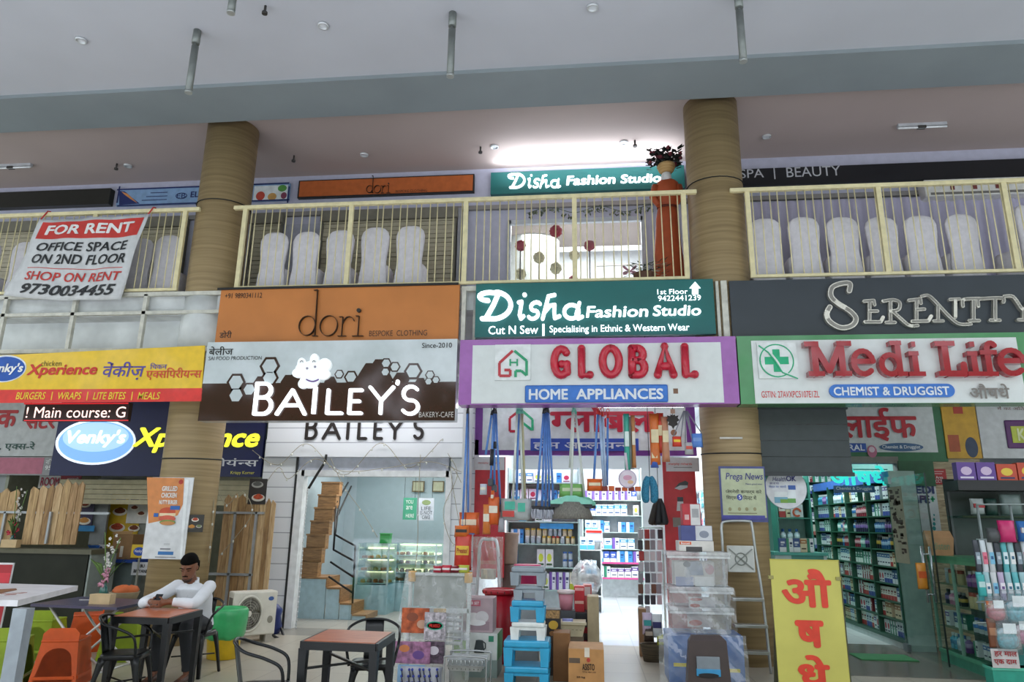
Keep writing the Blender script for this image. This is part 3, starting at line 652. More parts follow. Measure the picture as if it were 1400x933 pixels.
slab('i', (1314.5, 469, 1338, 517.5), .075, ((.5, 0, .2), (.36, .67, .12))); slab('f', (1334, 467.5, 1360, 517.5), .075, ((.35, 0, .2), (.45, .68, .2))); slab('e', (1357.5, 478, 1397, 517))
# ---------------------------------------------------------------- red LED ticker
t = sign('led_sign', 'narrow red scrolling LED sign hanging under the yellow banner', 'sign', (33, 551, 175.5, 576), .0, M('#2e0c10', .5), .08)
ptext(t, '! Main course: G', (36.5, 556.5, 172, 571.5), .0, M('#ffd9d2', .4, es=1.2), .006, bold=.0)
part('border', MB().prect((33, 551, 175.5, 553), 0, M('#c02028', .4, es=.7), .004).prect((33, 574.5, 175.5, 576), 0, M('#c02028', .4, es=.7), .004), t)
for x in (40, 168): part('hanger', MB().cyl((at(x, 551, 0).x, .04, at(x, 551, 0).z), (at(x, 551, 0).x, .04, 4.06), .01, M('#333333'), n=6), t)
# ---------------------------------------------------------------- signs upstairs
VY = 2.06
t = sign('shop_sign', 'blank black sign on the upper wall at the far left', 'sign', (-90, 262, 149, 283), VY - .1, M('#22221f', .4), .13)
t = sign('shop_sign', 'blue banner with wave pattern on the upper wall behind the left column', 'sign', (161, 255, 395, 277.5), VY - .02, M('#86a6cc', .5), .05)
nb = M('#1e2c66', .5); y_ = VY - .02
part('border', MB().prect((161, 254.2, 395, 256), y_, nb, .006).prect((161, 276.5, 395, 278.2), y_, nb, .006).prect((161, 255, 163, 277.5), y_, nb, .006).prect((393.5, 255, 395.3, 277.5), y_, nb, .006), t)
part('wave_pattern', MB().ppoly([(163, 261), (171, 262), (180, 270), (191, 278.5), (163, 280.5)], y_, nb, .003).ppoly([(166, 262), (174, 265), (182, 272), (188, 278), (178, 272), (170, 266)], y_ - .003, M('#d08a50', .5), .002), t)
part('text_line', MB().prect((206, 263, 229, 264), y_, nb, .002).prect((200, 268, 229, 269), y_, nb, .002).prect((194, 273, 228, 274), y_, nb, .002), t)
ptext(t, 'EB', (242, 265, 254, 271), y_, nb); part('oval', MB().stroke([(at(248, 268, y_).x + .11 * u, at(248, 268, y_).z + .06 * v) for u, v in A(0, 0, 1, 1, 0, 360, 20)], y_, .01, nb, .003), t)
ptext(t, 'ELI', (261, 262, 274, 270), y_, nb, bold=.02)
part('food_picture', MB().prect((347, 254, 393, 274), y_, M('#dfe6e8', .5), .003).pell((350, 262, 362, 274), y_ - .003, M('#c04838', .6), .002).pell((366, 264, 378, 274), y_ - .003, M('#c99a58', .6), .002).pell((380, 253, 392, 262), y_ - .003, M('#5a9a48', .6), .002).pell((384, 263, 392, 272), y_ - .003, M('#86405a', .6), .002), t)
t = sign('shop_sign', 'narrow orange sign with black border on the upper wall', 'sign', (408, 242.5, 648, 266.5), VY - .04, BK, .08)
part('face_panel', MB().prect((410, 244, 646.3, 265), VY - .04, M('#b8602e', .5), .006), t); y_ = VY - .046
ptext(t, 'BESPOKE CLOTHING', (541, 259.5, 584, 263), y_, M('#4a2a1a', .5)); dori(t, 502, 264.5, .37, BK, y_, .03)
t = sign('shop_sign', 'narrow teal sign with glowing script letters on the upper wall', 'sign', (671, 231, 936, 261), VY - .06, TE, .1)
disha(t, (694, 237, .5, .5), .038, VY - .06, .03)
ptext(t, 'Fashion', (774, 240, 841.5, 253.5), VY - .06, LED, .02, bold=.035, shear=.1); ptext(t, 'Studio', (848, 238.5, 904, 251), VY - .06, LED, .02, bold=.035, shear=.1)
a, b, c, e_ = rect((671, 231, 936, 261), VY - .06)
part('light_strip', MB().box(a + .05, b - .05, VY + .01, VY + .035, e_ - .08, e_ - .03, M('#eef6ff', .4, es=3)), t)
area('sign_glow_fill', ((a + b) / 2, VY - .22, e_ + .02), b - a - .2, .1, 14, (math.pi * 1.03, 0, 0), (.85, .92, 1))
area('sign_glow_fill', ((a + b) / 2, VY - .5, (c + e_) / 2 - .05), b - a - .3, .3, 26, (math.pi * .96, 0, 0), (.86, .92, 1))  # unseen pair put in for the ceiling glow; this one hangs in mid-air
t = sign('shop_sign', 'black sign with thin white capitals on the upper wall at right', 'sign', (940, 224, 1480, 248), VY - .1, M('#15161c', .4), .12); y_ = VY - .1
sw = M('#c3c4ca', .5)
ptext(t, 'SPA', (1011.5, 231.5, 1044, 243.5), y_, sw); ptext(t, 'BEAUTY', (1075, 228, 1149, 241.5), y_, sw); part('divider', MB().prect((1058, 229, 1059.6, 245), y_, sw, .004), t)
# ---------------------------------------------------------------- upstairs: shutters, chairs, banner, statue
FZ = 5.0
shm = MT('#97907c', '#5c574a', 30, .085, rough=.5, plane='XZ', w=.012, var=.02)
def shutter(n, pa, pb, ztop=7.0):
    xa, xb = at(pa, 340, IY).x, at(pb, 340, IY).x; mb = MB(); z = FZ + .02
    while z < ztop: mb.box(xa, xb, IY - .06 - .012 * (int(z * 100) % 2), IY - .02, z, z + .075, M('#b5ac96', .5, noise=.03)); z += .085
    mb.box(xa - .05, xa, IY - .08, IY - .01, FZ, ztop, M('#6a665c', .5)); mb.box(xb, xb + .05, IY - .08, IY - .01, FZ, ztop, M('#6a665c', .5)); mb.box(xa - .05, xb + .05, IY - .14, IY - .01, ztop, ztop + .2, M('#7a766a', .5))
    o = struct('door_%d' % n, mb)
shutter(1, -60, 252); shutter(2, 345, 383); shutter(3, 442, 622)
mb = MB(); gm = M('#9c9ca2', .4)
for px in (628, 637): x = at(px, 340, IY).x; mb.box(x - .05, x + .03, IY - .08, IY - .005, FZ, 7.2, gm)
struct('trim_1', mb)
struct('trim_2', MB().box(at(384, 340, IY).x, at(440, 340, IY).x, IY - .04, IY - .005, FZ, 7.0, M('#a9aabb', .5)))
struct('trim_3', MB().box(LX, RX, IY - .07, IY - .005, 7.16, 7.24, M('#8a8684', .6)))
# pleated curtain wall at right
k = MB(); x = 2.5; cm = M('#b9b4cc', .6, noise=.02); pts = []
while x < 9: pts.append((x, IY - .1 + .03 * math.sin(x * 30))); x += .03
k.sheet([[(a, b, z) for a, b in pts] for z in (FZ + .02, 7.1)], cm); tag(k.build('curtain'), 'lilac pleated curtain behind the chairs on the right balcony', 'curtain')
# covered chairs
cvm = M('#e3dfe6', .75, noise=.04, ns=14)
def cover_chair(label, px, py, Y, rz, first=[None]):
    if first[0] is None:
        t = thing('covered_chair', label, 'chair', (0, 0, FZ), 0, 'white covered chairs along the balcony')
        prof = [(0, .235, .05), (.12, .23, .05), (.3, .215, .05), (.42, .2, .046), (.5, .195, .044), (.6, .205, .045), (.75, .222, .046), (.86, .225, .045), (.93, .2, .042), (.975, .15, .036), (.998, .08, .025), (1.003, .03, .01)]
        rings = []
        for z, w, d in prof:
            n = 28; ring = []
            for j in range(n):
                a = 2 * math.pi * j / n; c, s = math.cos(a), math.sin(a)
                fx = math.copysign(abs(c) ** .6, c) * w; fy = math.copysign(abs(s) ** .6, s) * d
                fold = .008 * math.sin(j * 3.1 + z * 40) if .28 < z < .62 else .003 * math.sin(j * 2 + z * 9)
                ring.append((fx, -.2 + fy + fold + .02 * z, z))
            rings.append(ring)
        mb = MB(); mb.loft(rings, cvm); mb.build('back_cover', t, local=True)
        rings = []
        for z, w, d in ((0, .25, .25), (.2, .235, .235), (.42, .225, .22), (.46, .21, .205), (.47, .1, .1)):
            rings.append([(math.copysign(abs(math.cos(a)) ** .5, math.cos(a)) * w, .03 + math.copysign(abs(math.sin(a)) ** .5, math.sin(a)) * d + .006 * math.sin(j * 2.2), z) for j, a in enumerate([2 * math.pi * q / 28 for q in range(28)])])
        mb = MB(); mb.loft(rings, cvm); mb.build('seat_cover', t, local=True); first[0] = t
    else: t = dup(first[0], (0, 0, FZ), rz, label)
    p = at(px, py, Y); t.location = (p.x, Y + .2, FZ); t.rotation_euler = (0, 0, rz); t.scale = (1, 1, (p.z - FZ) / 1.0)
    return t
L_ = 'white fabric covered chair behind the '
for px, py, Y, rz, lb in ((376, 318, .36, .05, L_ + 'middle railing, next to the left column'), (421, 317, .4, -.04, L_ + 'middle railing, second from the left column'), (466, 315, .44, .03, L_ + 'middle railing, third from the left column'),
                          (514, 311, .38, 0, L_ + 'middle railing, fourth from the left column'), (562, 309, .36, 0, L_ + 'middle railing, nearest the tailor\'s window'),
                          (232, 322, .4, 0, L_ + 'left railing, nearest the left column'), (192, 326, .5, .1, L_ + 'rent banner\'s right edge'), (36, 331, .5, 0, L_ + 'rent banner\'s left edge, half hidden'), (-14, 331, .4, 0, L_ + 'left railing, leftmost in view'),
                          (1045, 299, .36, 0, L_ + 'right railing, nearest the right column'), (1097, 297, .38, 0, L_ + 'right railing, second from the right column'), (1150, 297, .38, 0, L_ + 'right railing, third from the right column'),
                          (1203, 297, .4, 0, L_ + 'right railing, fourth from the right column'), (1256, 295, .38, 0, L_ + 'right railing, fifth from the right column'), (1311, 293, .4, .05, L_ + 'right railing, sixth from the right column'),
                          (1392, 281, .55, .5, L_ + 'right railing, turned, at the right edge of the photo')): cover_chair(lb, px, py, Y, rz)
# rent banner: cloth tied to the rail
def cl(u, v, d=0):
    tl, tr, br, bl = (54, 300), (203, 292), (165, 410), (6, 405)
    x = (tl[0] * (1 - u) + tr[0] * u) * (1 - v) + (bl[0] * (1 - u) + br[0] * u) * v; y = (tl[1] * (1 - u) + tr[1] * u) * (1 - v) + (bl[1] * (1 - u) + br[1] * u) * v
    y += 2.2 * math.sin(u * 3.1416) * (1 - v) + 3 * math.sin(u * 3.14) * v
    p = at(x, y, -.09); p.y += .022 * math.sin(u * 9 + v * 4) + .012 * math.sin(u * 21 - v * 9) - d; return p
t = thing('rent_banner', 'white cloth banner with red heading tied to the left railing', 'banner', tuple(at(110, 405, -.09)))
g = lambda u0, u1, v0, v1, d, nu=30, nv=16: [[cl(u0 + (u1 - u0) * i / nu, v0 + (v1 - v0) * j / nv, d) for i in range(nu + 1)] for j in range(nv + 1)]
def ctext(st, u0, u1, v0, v1, m, bold=.02, shear=0, nm='lettering'):
    V, Fc = tmesh(st, bold, shear); mb = MB(); k = mb.mi(m); vs = [mb.bm.verts.new(cl(u0 + (u1 - u0) * a, v1 - (v1 - v0) * b, .013 + c)) for a, b, c in V]
    for q in Fc: mb.f([vs[i] for i in q], k)
    part(nm, mb, t)
mb = MB(); mb.sheet(g(0, 1, 0, 1, 0), M('#d5d6d8', .6, noise=.05)); c = mb.build('cloth', t); sd = c.modifiers.new('thickness', 'SOLIDIFY'); sd.thickness = .003
mb = MB(); mb.sheet(g(.04, .965, .035, .25, .008), M('#cc3a34', .5)); part('heading_panel', mb, t)
ctext('FOR RENT', .1, .9, .075, .2, M('#f0eeee', .5), .03); K2 = M('#26282c', .5); R4 = M('#cc3a34', .5)
ctext('OFFICE SPACE', .09, .9, .3, .41, K2, .02); ctext('ON 2ND FLOOR', .1, .93, .45, .57, K2, .02); ctext('SHOP ON RENT', .11, .94, .67, .78, R4, .015); ctext('9730034455', .12, .93, .82, .95, K2, .03, .15)
mb = MB(); mb.sheet(g(.09, .93, .62, .628, .01, 30, 1), R4); part('line', mb, t)
for u in (0.01, .99): p = cl(u, 0); mb = MB(); mb.tube([p, (p.x + .02, .0, 6.42), (p.x + .05, .03, 6.42)], .012, R4, 6); part('tie', mb, t)
# tall orange statue with a basket of flowers on its head
OD = M('#b2502a', .6, noise=.05); t = thing('statue', 'tall statue in an orange dress behind the middle railing, carrying a basket', 'statue', (1.06, .95, FZ))
SYY = .95
def ring(py, xa, xb, dd=.6, n=20, wob=0):
    a, b = at(xa, py, SYY), at(xb, py, SYY); cx, r = (a.x + b.x) / 2, (b.x - a.x) / 2
    return [(cx + r * (1 + wob * math.sin(j * 3)) * math.cos(2 * math.pi * j / n), SYY + r * dd * math.sin(2 * math.pi * j / n), a.z) for j in range(n)]
mb = MB(); mb.loft([ring(398, 891, 940, .6, 20, .05), ring(376, 893, 938, .6, 20, .04), ring(340, 895, 932, .6, 20, .03), ring(300, 897, 928), ring(287, 899, 926), ring(284, 900, 925)], OD); part('skirt', mb, t)
mb = MB(); mb.loft([ring(287, 899.5, 925.5), ring(275, 897, 928), ring(260, 896, 928), ring(251, 898, 927), ring(247, 903, 922), ring(246, 908, 916)], OD); part('bodice', mb, t)
mb = MB(); skn = M('#8a5636', .6); mb.loft([ring(249, 907, 916, .9), ring(246, 906.5, 916.5, .95), ring(243, 905, 917, 1), ring(239, 905, 916.5, 1), ring(236, 908, 914, 1)], skn); part('head', mb, t)
mb = MB(); mb.loft([ring(252, 902, 919, .7), ring(247, 903.5, 918, 1), ring(242, 903.5, 918, 1.05), ring(238, 905, 917, 1.1), ring(235.5, 909, 913, 1)], M('#e2e2e2', .7)); part('scarf', mb, t)
mb = MB(); a, b = at(897, 255, SYY), at(896, 287, SYY); mb.tube([a, ((a.x + b.x) / 2 - .05, SYY - .02, (a.z + b.z) / 2), (b.x + .04, SYY - .15, b.z)], [.07, .055, .04], OD, 8); part('arm', mb, t)
mb = MB(); a = at(927, 255, SYY); mb.tube([a, (a.x + .03, SYY - .04, a.z - .2), (a.x - .05, SYY - .16, a.z - .36)], [.07, .055, .04], OD, 8); part('arm', mb, t)
mb = MB(); mb.loft([ring(286, 898, 927, .65), ring(283.5, 898, 927, .65)], M('#6a2a1c', .6)); part('belt', mb, t)
t = thing('flower_basket', 'woven basket of dark red flowers on the statue\'s head', 'basket', tuple(at(910, 236, SYY)))
mb = MB(); bk = MW('#a8814a', '#d3b07a', (1, 1, 30), .7, 4, .3, 'm_wicker'); mb.loft([ring(238, 905, 917, 1), ring(235, 901, 921, 1), ring(229, 898, 923.5, 1), ring(226, 899, 923, 1)], bk); part('bowl', mb, t)
rnd = random.Random(3); mb = MB(); lm = M('#161d18', .7); fm2 = M('#5a1824', .6)
for i in range(150):
    p = at(rnd.uniform(887, 930), rnd.uniform(207, 230), SYY); p.y += rnd.uniform(-.15, .15)
    q = p + Vector((rnd.uniform(-.1, .1), rnd.uniform(-.05, .05), rnd.uniform(.0, .1))); w_ = Vector((.04, rnd.uniform(-.02, .02), .01))
    mb.loft([[p, p + w_ * .2, p], [(p + q) / 2 - w_, (p + q) / 2 + w_, (p + q) / 2 + Vector((0, .012, 0))], [q, q + w_ * .1, q]], lm, cap=False)
part('leaves', mb, t)
for i in range(22):
    p = at(rnd.uniform(886, 930), rnd.uniform(206, 228), SYY); p.y += rnd.uniform(-.14, .12); mb = MB(); mb.ball(p, .035, fm2, 8, (1, 1, .8)); mb.ball(p + Vector((0, -.012, .012)), .026, M('#742030', .6), 6); part('flower', mb, t)
# pompom sticks standing inside the tailor's window
rm, ym = M('#a02838', .8, noise=.15, ns=60), M('#c9c19a', .8, noise=.15, ns=60)
pom = [(711.5, 336, 8.3, rm, 'red pompom on a stick at the left of the tailor\'s window'), (760, 316.5, 9.4, rm, 'tallest red pompom on a stick in the tailor\'s window'), (806, 336, 8.2, rm, 'red pompom on a stick right of the railing post in the tailor\'s window'),
       (737, 352.5, 9, ym, 'cream pompom on a stick between the left and the tallest red one'), (785, 349, 8, ym, 'cream pompom on a stick right of the tallest red one'), (760, 367, 9, ym, 'cream pompom directly below the tallest red one'),
       (712, 375, 8.6, ym, 'cream pompom below the left red one'), (784, 383, 7.5, rm, 'low red pompom peeping over the slab edge below the others')]
for i, (px, py, r, m, lb) in enumerate(pom):
    Y = (2.4, 2.4, 2.4, 2.7, 2.68, 2.72, 2.72, 2.98)[i]; p = at(px, py, Y); r = r * .0127; t = thing('pompom_stick', lb, 'ornament', (p.x, Y, FZ), 0, 'pompoms in the tailor\'s window')
    mb = MB(); rnd2 = random.Random(i)
    mb.ball(p, r * .93, m, 16)
    for q in range(60):
        d = Vector((rnd2.gauss(0, 1), rnd2.gauss(0, 1), rnd2.gauss(0, 1))).normalized(); mb.ball(p + d * r * .9, r * .16, m, 4)
    part('pompom', mb, t); part('stick', MB().cyl((p.x, Y, FZ), (p.x, Y, p.z - r * .8), .012, M('#3a3128', .7), n=7), t)
# leafy garland on the window head, a pot of leaves and a bow
mb = MB(); rnd = random.Random(5); gl1, gl2 = M('#4d5a48', .7), M('#77806a', .7)
for i in range(90):
    px = rnd.uniform(722, 892); p = at(px, 288 + 4 * math.sin(px * .09) + rnd.uniform(-2, 7) - (px - 722) * .02, 1.98); w_ = Vector((rnd.uniform(.012, .03), rnd.uniform(-.01, .01), rnd.uniform(-.01, .01))); q = p + Vector((rnd.uniform(-.03, .03), -.02, -rnd.uniform(.04, .1)))
    mb.loft([[p, p, p + Vector((0, .002, 0))], [(p + q) / 2 - w_, (p + q) / 2 + w_, (p + q) / 2 + Vector((0, .006, 0))], [q, q, q + Vector((0, .002, 0))]], rnd.choice((gl1, gl2)), cap=False)
pts = [at(720 + 4 * i, 288 + 4 * math.sin((720 + 4 * i) * .09) - i * .08, 1.99) for i in range(44)]; mb.tube(pts, .006, gl1, 5)
tag(mb.build('garland'), 'leafy garland strung over the tailor\'s window', 'garland')
t = thing('potted_plant', 'bushy variegated plant in a pot in front of the statue\'s skirt, behind the railing', 'plant', (.72, .6, FZ))
p = at(882, 392, .6); part('pot', MB().lathe([(.1, 0), (.14, .02), (.17, .3), (.175, .33)], p.x, .6, FZ, M('#6a4a3a', .6)), t)
mb = MB(); rnd = random.Random(9)
for i in range(80):
    a = rnd.uniform(0, 6.28); r = rnd.uniform(.02, .3); h = rnd.uniform(.3, .52); c = Vector((p.x + .02 + r * math.cos(a), .6 + .4 * r * math.sin(a), FZ + h)); d = Vector((math.cos(a) * .05, math.sin(a) * .03, rnd.uniform(-.02, .04))); w_ = Vector((-d.y, d.x, .0)).normalized() * .02
    mb.loft([[c, c, c + Vector((0, 0, .002))], [c + d - w_, c + d + w_, c + d + Vector((0, 0, .006))], [c + d * 2, c + d * 2, c + d * 2 + Vector((0, 0, .002))]], rnd.choice((M('#3f5242', .6), M('#3f5242', .6), M('#b9c4b4', .6))), cap=False)
part('leaves', mb, t)
mb = MB(); p = at(861, 371, 2.06); pk = M('#dba0b4', .6)
for s_ in (-1, 1):
    for dz in (.05, -.03): mb.loft([[(p.x, p.y, p.z), (p.x, p.y, p.z + .004), (p.x, p.y + .01, p.z)], [(p.x + s_ * .06, p.y, p.z + dz - .03), (p.x + s_ * .07, p.y - .03, p.z + dz + .03), (p.x + s_ * .07, p.y + .03, p.z + dz + .02)], [(p.x + s_ * .11, p.y, p.z + dz * 1.6 - .02), (p.x + s_ * .12, p.y, p.z + dz * 1.6 + .03), (p.x + s_ * .12, p.y + .02, p.z + dz * 1.6)]], pk)
mb.ball(p, .02, pk, 8); tag(mb.build('bow'), 'pink ribbon bow hanging low in the tailor\'s window', 'bow')
t = thing('clothes_rail', 'thin pale clothes rail inside the tailor\'s shop', 'rail', (.6, 4.2, FZ)); k = M('#b9b5ae', .4, .4)
a, b = at(815, 364, 4.2), at(900, 361, 4.2); part('bar', MB().cyl(a, b, .015, k, n=8), t); part('upright', MB().cyl((a.x, 4.2, FZ), a, .015, k, n=8), t); part('upright', MB().cyl((b.x, 4.2, FZ), b, .015, k, n=8), t)
a, b = at(705, 333, 5.9), at(900, 326, 5.9); t = thing('tube_light', 'glowing strip of tube lights on the back wall of the tailor\'s shop', 'light', (a.x, 5.9, a.z)); part('tube', MB().cyl(a, b, .03, M('#ffffff', es=6), n=8), t); part('batten', MB().box(a.x, b.x, 5.93, 5.99, a.z - .03, a.z + .06, M('#d8dade')), t)
mb = MB(); a = at(728, 342, 5.2); mb.sheet([[(a.x + .6 * math.cos(q * .2), 5.2 - .5 * math.sin(q * .2), z) for q in range(16)] for z in (FZ + .02, a.z + .2)], M('#cdcfc9', .6)); tag(mb.build('screen'), 'curved pale fitting screen inside the tailor\'s shop', 'screen')
# air conditioner upstairs at right
t = thing('air_conditioner', 'long white wall unit on the upper wall behind the right railing', 'air conditioner', tuple(base((1264, 243, 1420, 266), 1.8)))
a, b, c, e_ = rect((1264, 243, 1420, 266), 1.8); part('body', MB().box(a, b, 1.8, 2.05, c, e_, M('#dcdad6', .4), .02), t); part('outlet', MB().box(a + .08, b - .08, 1.79, 1.81, c + .02, c + .06, M('#77736e', .5)), t)
for i in range(3): part('clip', MB().box(a + .4 + i * .35, a + .46 + i * .35, 1.785, 1.81, c + .1, e_ - .04, M('#7a3c38', .5)), t)
# ---------------------------------------------------------------- left end of the arcade: neighbour's sign, snack shop
SY = 2.0
t = sign('shop_sign', 'grey white clinic sign with red lettering at the left edge, behind the LED ticker', 'sign', (-60, 545, 79, 624), SY + .02, M('#b9bcbe', .5), .05)
ptext(t, 'क', (-4, 561, 24, 585), SY + .02, M('#b03238', .5), bold=.03); ptext(t, 'सेंटर', (36, 560, 78, 587), SY + .02, M('#b03238', .5), bold=.03); ptext(t, 'ती, एक|स-रे', (-14, 604, 48, 617), SY + .02, M('#2a5048', .5), bold=.015)
t = sign('panel', 'faded pink panel under the clinic sign at the left edge', 'panel', (-60, 625, 76, 650), SY + .02, M('#8d8d90', .5), .05); part('pink_area', MB().prect((-60, 626, 59, 648), SY + .02, M('#b0667c', .5), .004), t); ptext(t, '95', (62, 637, 70, 643), SY + .02, M('#e0e0e0', .5)); ptext(t, 'नि', (63, 628, 71, 635), SY + .02, M('#e0e0e0', .5))
NV = M('#1b2152', .4, noise=.04)
t = sign('shop_sign', 'navy sign with a glowing white oval, half hidden by the left column', 'sign', (76, 545, 361, 651.5), SY, NV, .07)
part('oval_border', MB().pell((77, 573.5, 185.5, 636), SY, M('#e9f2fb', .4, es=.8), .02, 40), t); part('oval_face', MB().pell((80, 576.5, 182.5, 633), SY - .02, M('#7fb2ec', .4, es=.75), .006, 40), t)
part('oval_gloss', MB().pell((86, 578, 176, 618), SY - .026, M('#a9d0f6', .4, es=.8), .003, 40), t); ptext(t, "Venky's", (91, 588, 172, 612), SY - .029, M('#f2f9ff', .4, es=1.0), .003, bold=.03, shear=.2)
YE = M('#f1ee3c', .4, es=.9)
ptext(t, 'Xperience', (183, 585, 356, 620), SY, YE, .03, bold=.035, shear=.25); ptext(t, 'एक|सिपरीयंन|स', (222, 626, 353, 640), SY, M('#d9dbe4', .5), bold=.01); ptext(t, 'Krispy Korner', (315.5, 644.5, 348, 650), SY, M('#dcd65a', .4))
# half-open shutter box and the shop's fittings
mb = MB(); z0 = at(170, 690, 2.3).z
for i in range(5): mb.box(-9.3, -5.4, 2.2 - .01 * (i % 2), 2.24, z0 + i * .085, z0 + i * .085 + .078, M('#b3aa8c', .5))
struct('door_4', mb)
def poster(name, lb, cat, r, Y, m, d=.012, group=None): return sign(name, lb, cat, r, Y, m, d, group, 'sheet')
def dish(t, px, py, r, Y, m, plate='#e9e2d4'):
    mb = MB(); mb.pell((px - r, py - r * .55, px + r, py + r * .55), Y, M(plate, .5), .003, 18); mb.pell((px - r * .75, py - r * .5, px + r * .75, py + r * .25), Y - .003, m, .003, 14); mb.pell((px - r * .4, py - r * .6, px + r * .5, py), Y - .006, m, .003, 10); return part('food_picture', mb, t)
FB, FR, FG = M('#7a3a1c', .6, noise=.2, ns=40), M('#b5482a', .6, noise=.2, ns=40), M('#c98a3a', .6)
t = poster('menu_board', 'yellow menu board with three dishes behind the left column', 'menu', (145, 676, 190, 752), 2.62, M('#c9a41e', .5)); y_ = 2.62
part('oval', MB().pell((159, 679, 172, 688), y_, M('#2a4aa0', .4), .004), t); dish(t, 164, 700, 10, y_, FB); dish(t, 160, 722, 11, y_, FR); dish(t, 183, 723, 8, y_, FB); dish(t, 180, 740, 9, y_, FG)
t = poster('menu_board', 'white menu sheet with fried chicken pictures beside the yellow board', 'menu', (174.5, 677, 203, 716), 2.6, M('#d6d3cd', .5)); y_ = 2.6
part('oval', MB().pell((179, 679, 190, 687), y_, M('#2a4aa0', .4), .004), t)
for a, b in ((184, 695), (196, 688), (193, 703)): dish(t, a, b, 6, y_, FB)
t = poster('menu_board', 'pale menu sheet right of the fried chicken sheet, against the column', 'menu', (204, 677, 220, 740), 2.62, M('#b7b9bd', .5)); dish(t, 208, 690, 5, 2.62, FR); dish(t, 208, 720, 5, 2.62, FG)
t = poster('menu_board', 'dark purple burger menu strip beside the wooden planks', 'menu', (104, 657, 129, 727), 2.4, M('#33284a', .5))
dish(t, 119, 668, 8, 2.4, FG); dish(t, 116, 690, 8, 2.4, FR); dish(t, 115, 713, 9, 2.4, FG); part('stripe', MB().prect((104, 727 - 8, 129, 727), 2.4, M('#2a86c0', .5), .003), t)
t = poster('notice', 'white notice reading ROOM in red behind the plank fence', 'notice', (53, 650, 82, 668), 2.45, M('#c9c9c6', .5)); ptext(t, 'ROOM', (56, 653, 81, 665), 2.45, M('#b03050', .5), bold=.02)
t = poster('notice', 'dark red notice with white script behind the plank fence', 'notice', (82, 650, 110, 671), 2.44, M('#8a1f30', .5)); ptext(t, 'सरकारी', (92, 653, 108, 657), 2.44, M('#d9c8c8', .5)); ptext(t, 'माई साईन', (88, 661, 108, 666), 2.44, M('#d9c8c8', .5))
struct('wall_snack_partition', MB().box(at(131, 700, 2.64).x, at(225, 700, 2.64).x, 2.64, 2.7, 0, 2.6, M('#8a8c84', .6)))
for xx in (191, 192):
    q = at(xx, 765, 1.63)
struct('trim_4', MB().prect((130, 655, 150, 745), 2.5, M('#8f9496', .5), .05))
# plank fences
def planks(lb, pxs, ptop, pbot, Y, rails, ups, seed, zb=None):
    rnd = random.Random(seed); t = thing('plank_fence', lb, 'fence', (at((pxs[0] + pxs[-1]) / 2, pbot, Y).x, Y, zb if zb is not None else at(pxs[0], pbot, Y).z), 0)
    for i in range(len(pxs) - 1):
        a, b = at(pxs[i] + .4, pbot, Y).x, at(pxs[i + 1] - .4, pbot, Y).x; zt = at(pxs[i], ptop + rnd.uniform(-5, 6), Y).z; z0 = zb if zb is not None else at(pxs[i], pbot, Y).z
        wm = wood[rnd.randrange(4)]; k = rnd.uniform(.2, .8)
        mb = MB(); mb.prism([(a, Y, z0), (b, Y, z0), (b, Y, zt - .03 * rnd.random()), (a + (b - a) * k, Y, zt + .05), (a, Y, zt - .04 * rnd.random())], (0, .02, 0), wm); part('plank', mb, t)
    st = M('#a9adb2', .4, .5)
    for (xa, xb, y) in rails: p, q = at(xa, y, Y - .03), at(xb, y, Y - .03); part('rail', MB().bar((p.x, Y - .03, p.z), (q.x, Y - .03, p.z), .035, .035, st), t)
    for (x, ya, yb) in ups: p = at(x, ya, Y - .03); z0 = zb if zb is not None else at(x, yb, Y - .03).z; part('upright', MB().bar((p.x, Y - .03, z0), (p.x, Y - .03, p.z), .035, .035, st), t)
    return t
wood = [MW('#9a7a52', '#c9a878', (9, 9, 1.2), .6, 2.5, 1, 'm_wood') , MW('#8a6a44', '#b8946a', (9, 9, 1.2), .6, 2.5, 1, 'm_wood'), MW('#a8845a', '#d2b48a', (9, 9, 1.2), .6, 2.5, 1, 'm_wood'), MW('#7d5c3a', '#a88558', (9, 9, 1.2), .6, 2.5, 1, 'm_wood')]
planks('raw wooden plank screen on the dark counter at the left edge', [-40, -26, -13, 0, 14], 672, 746, 1.2, [(-40, 150, 700)], [(8, 700, 746)], 1)
planks('raw wooden plank screen standing on the dark counter left of the menu strip', [28, 41, 52, 62, 73, 84, 94, 103], 664, 745, 1.15, [], [(70, 700, 744)], 2)
planks('tall wooden plank screen with steel tube frame behind the outdoor cooling unit', [287, 298, 306, 318, 327, 338, 347, 354, 361], 683, 860, 1.3, [(290, 361, 701), (285, 345, 785)], [(322, 701, 860), (351, 700, 800)], 3, .0)
t = thing('counter', 'dark glass fronted counter under the plank screens at the left edge', 'counter', (-6.8, 1.3, 0)); dk = M('#272a22', .3, noise=.1, ns=3, spec=.2)
a, b, c, e_ = rect((-60, 752, 118, 830), 1.0); part('front_glass', MB().box(a, b, 1.0, 1.04, .05, e_ - .05, dk), t); part('worktop', MB().box(a, b + .05, .95, 1.6, e_ - .05, e_ + .02, M('#5c5a48', .4)), t); part('side_panel', MB().box(b - .02, b + .03, 1.0, 1.6, 0, e_ - .05, M('#8a9490', .3)), t); part('plinth', MB().box(a, b, 1.02, 1.5, 0, .05, dk), t)
t = thing('shelf_stand', 'grey stand with a blue shelf edge behind the flower vase', 'stand', (-6.3, 2.1, 0)); a, b, c, e_ = rect((120, 765, 184, 840), 1.9)
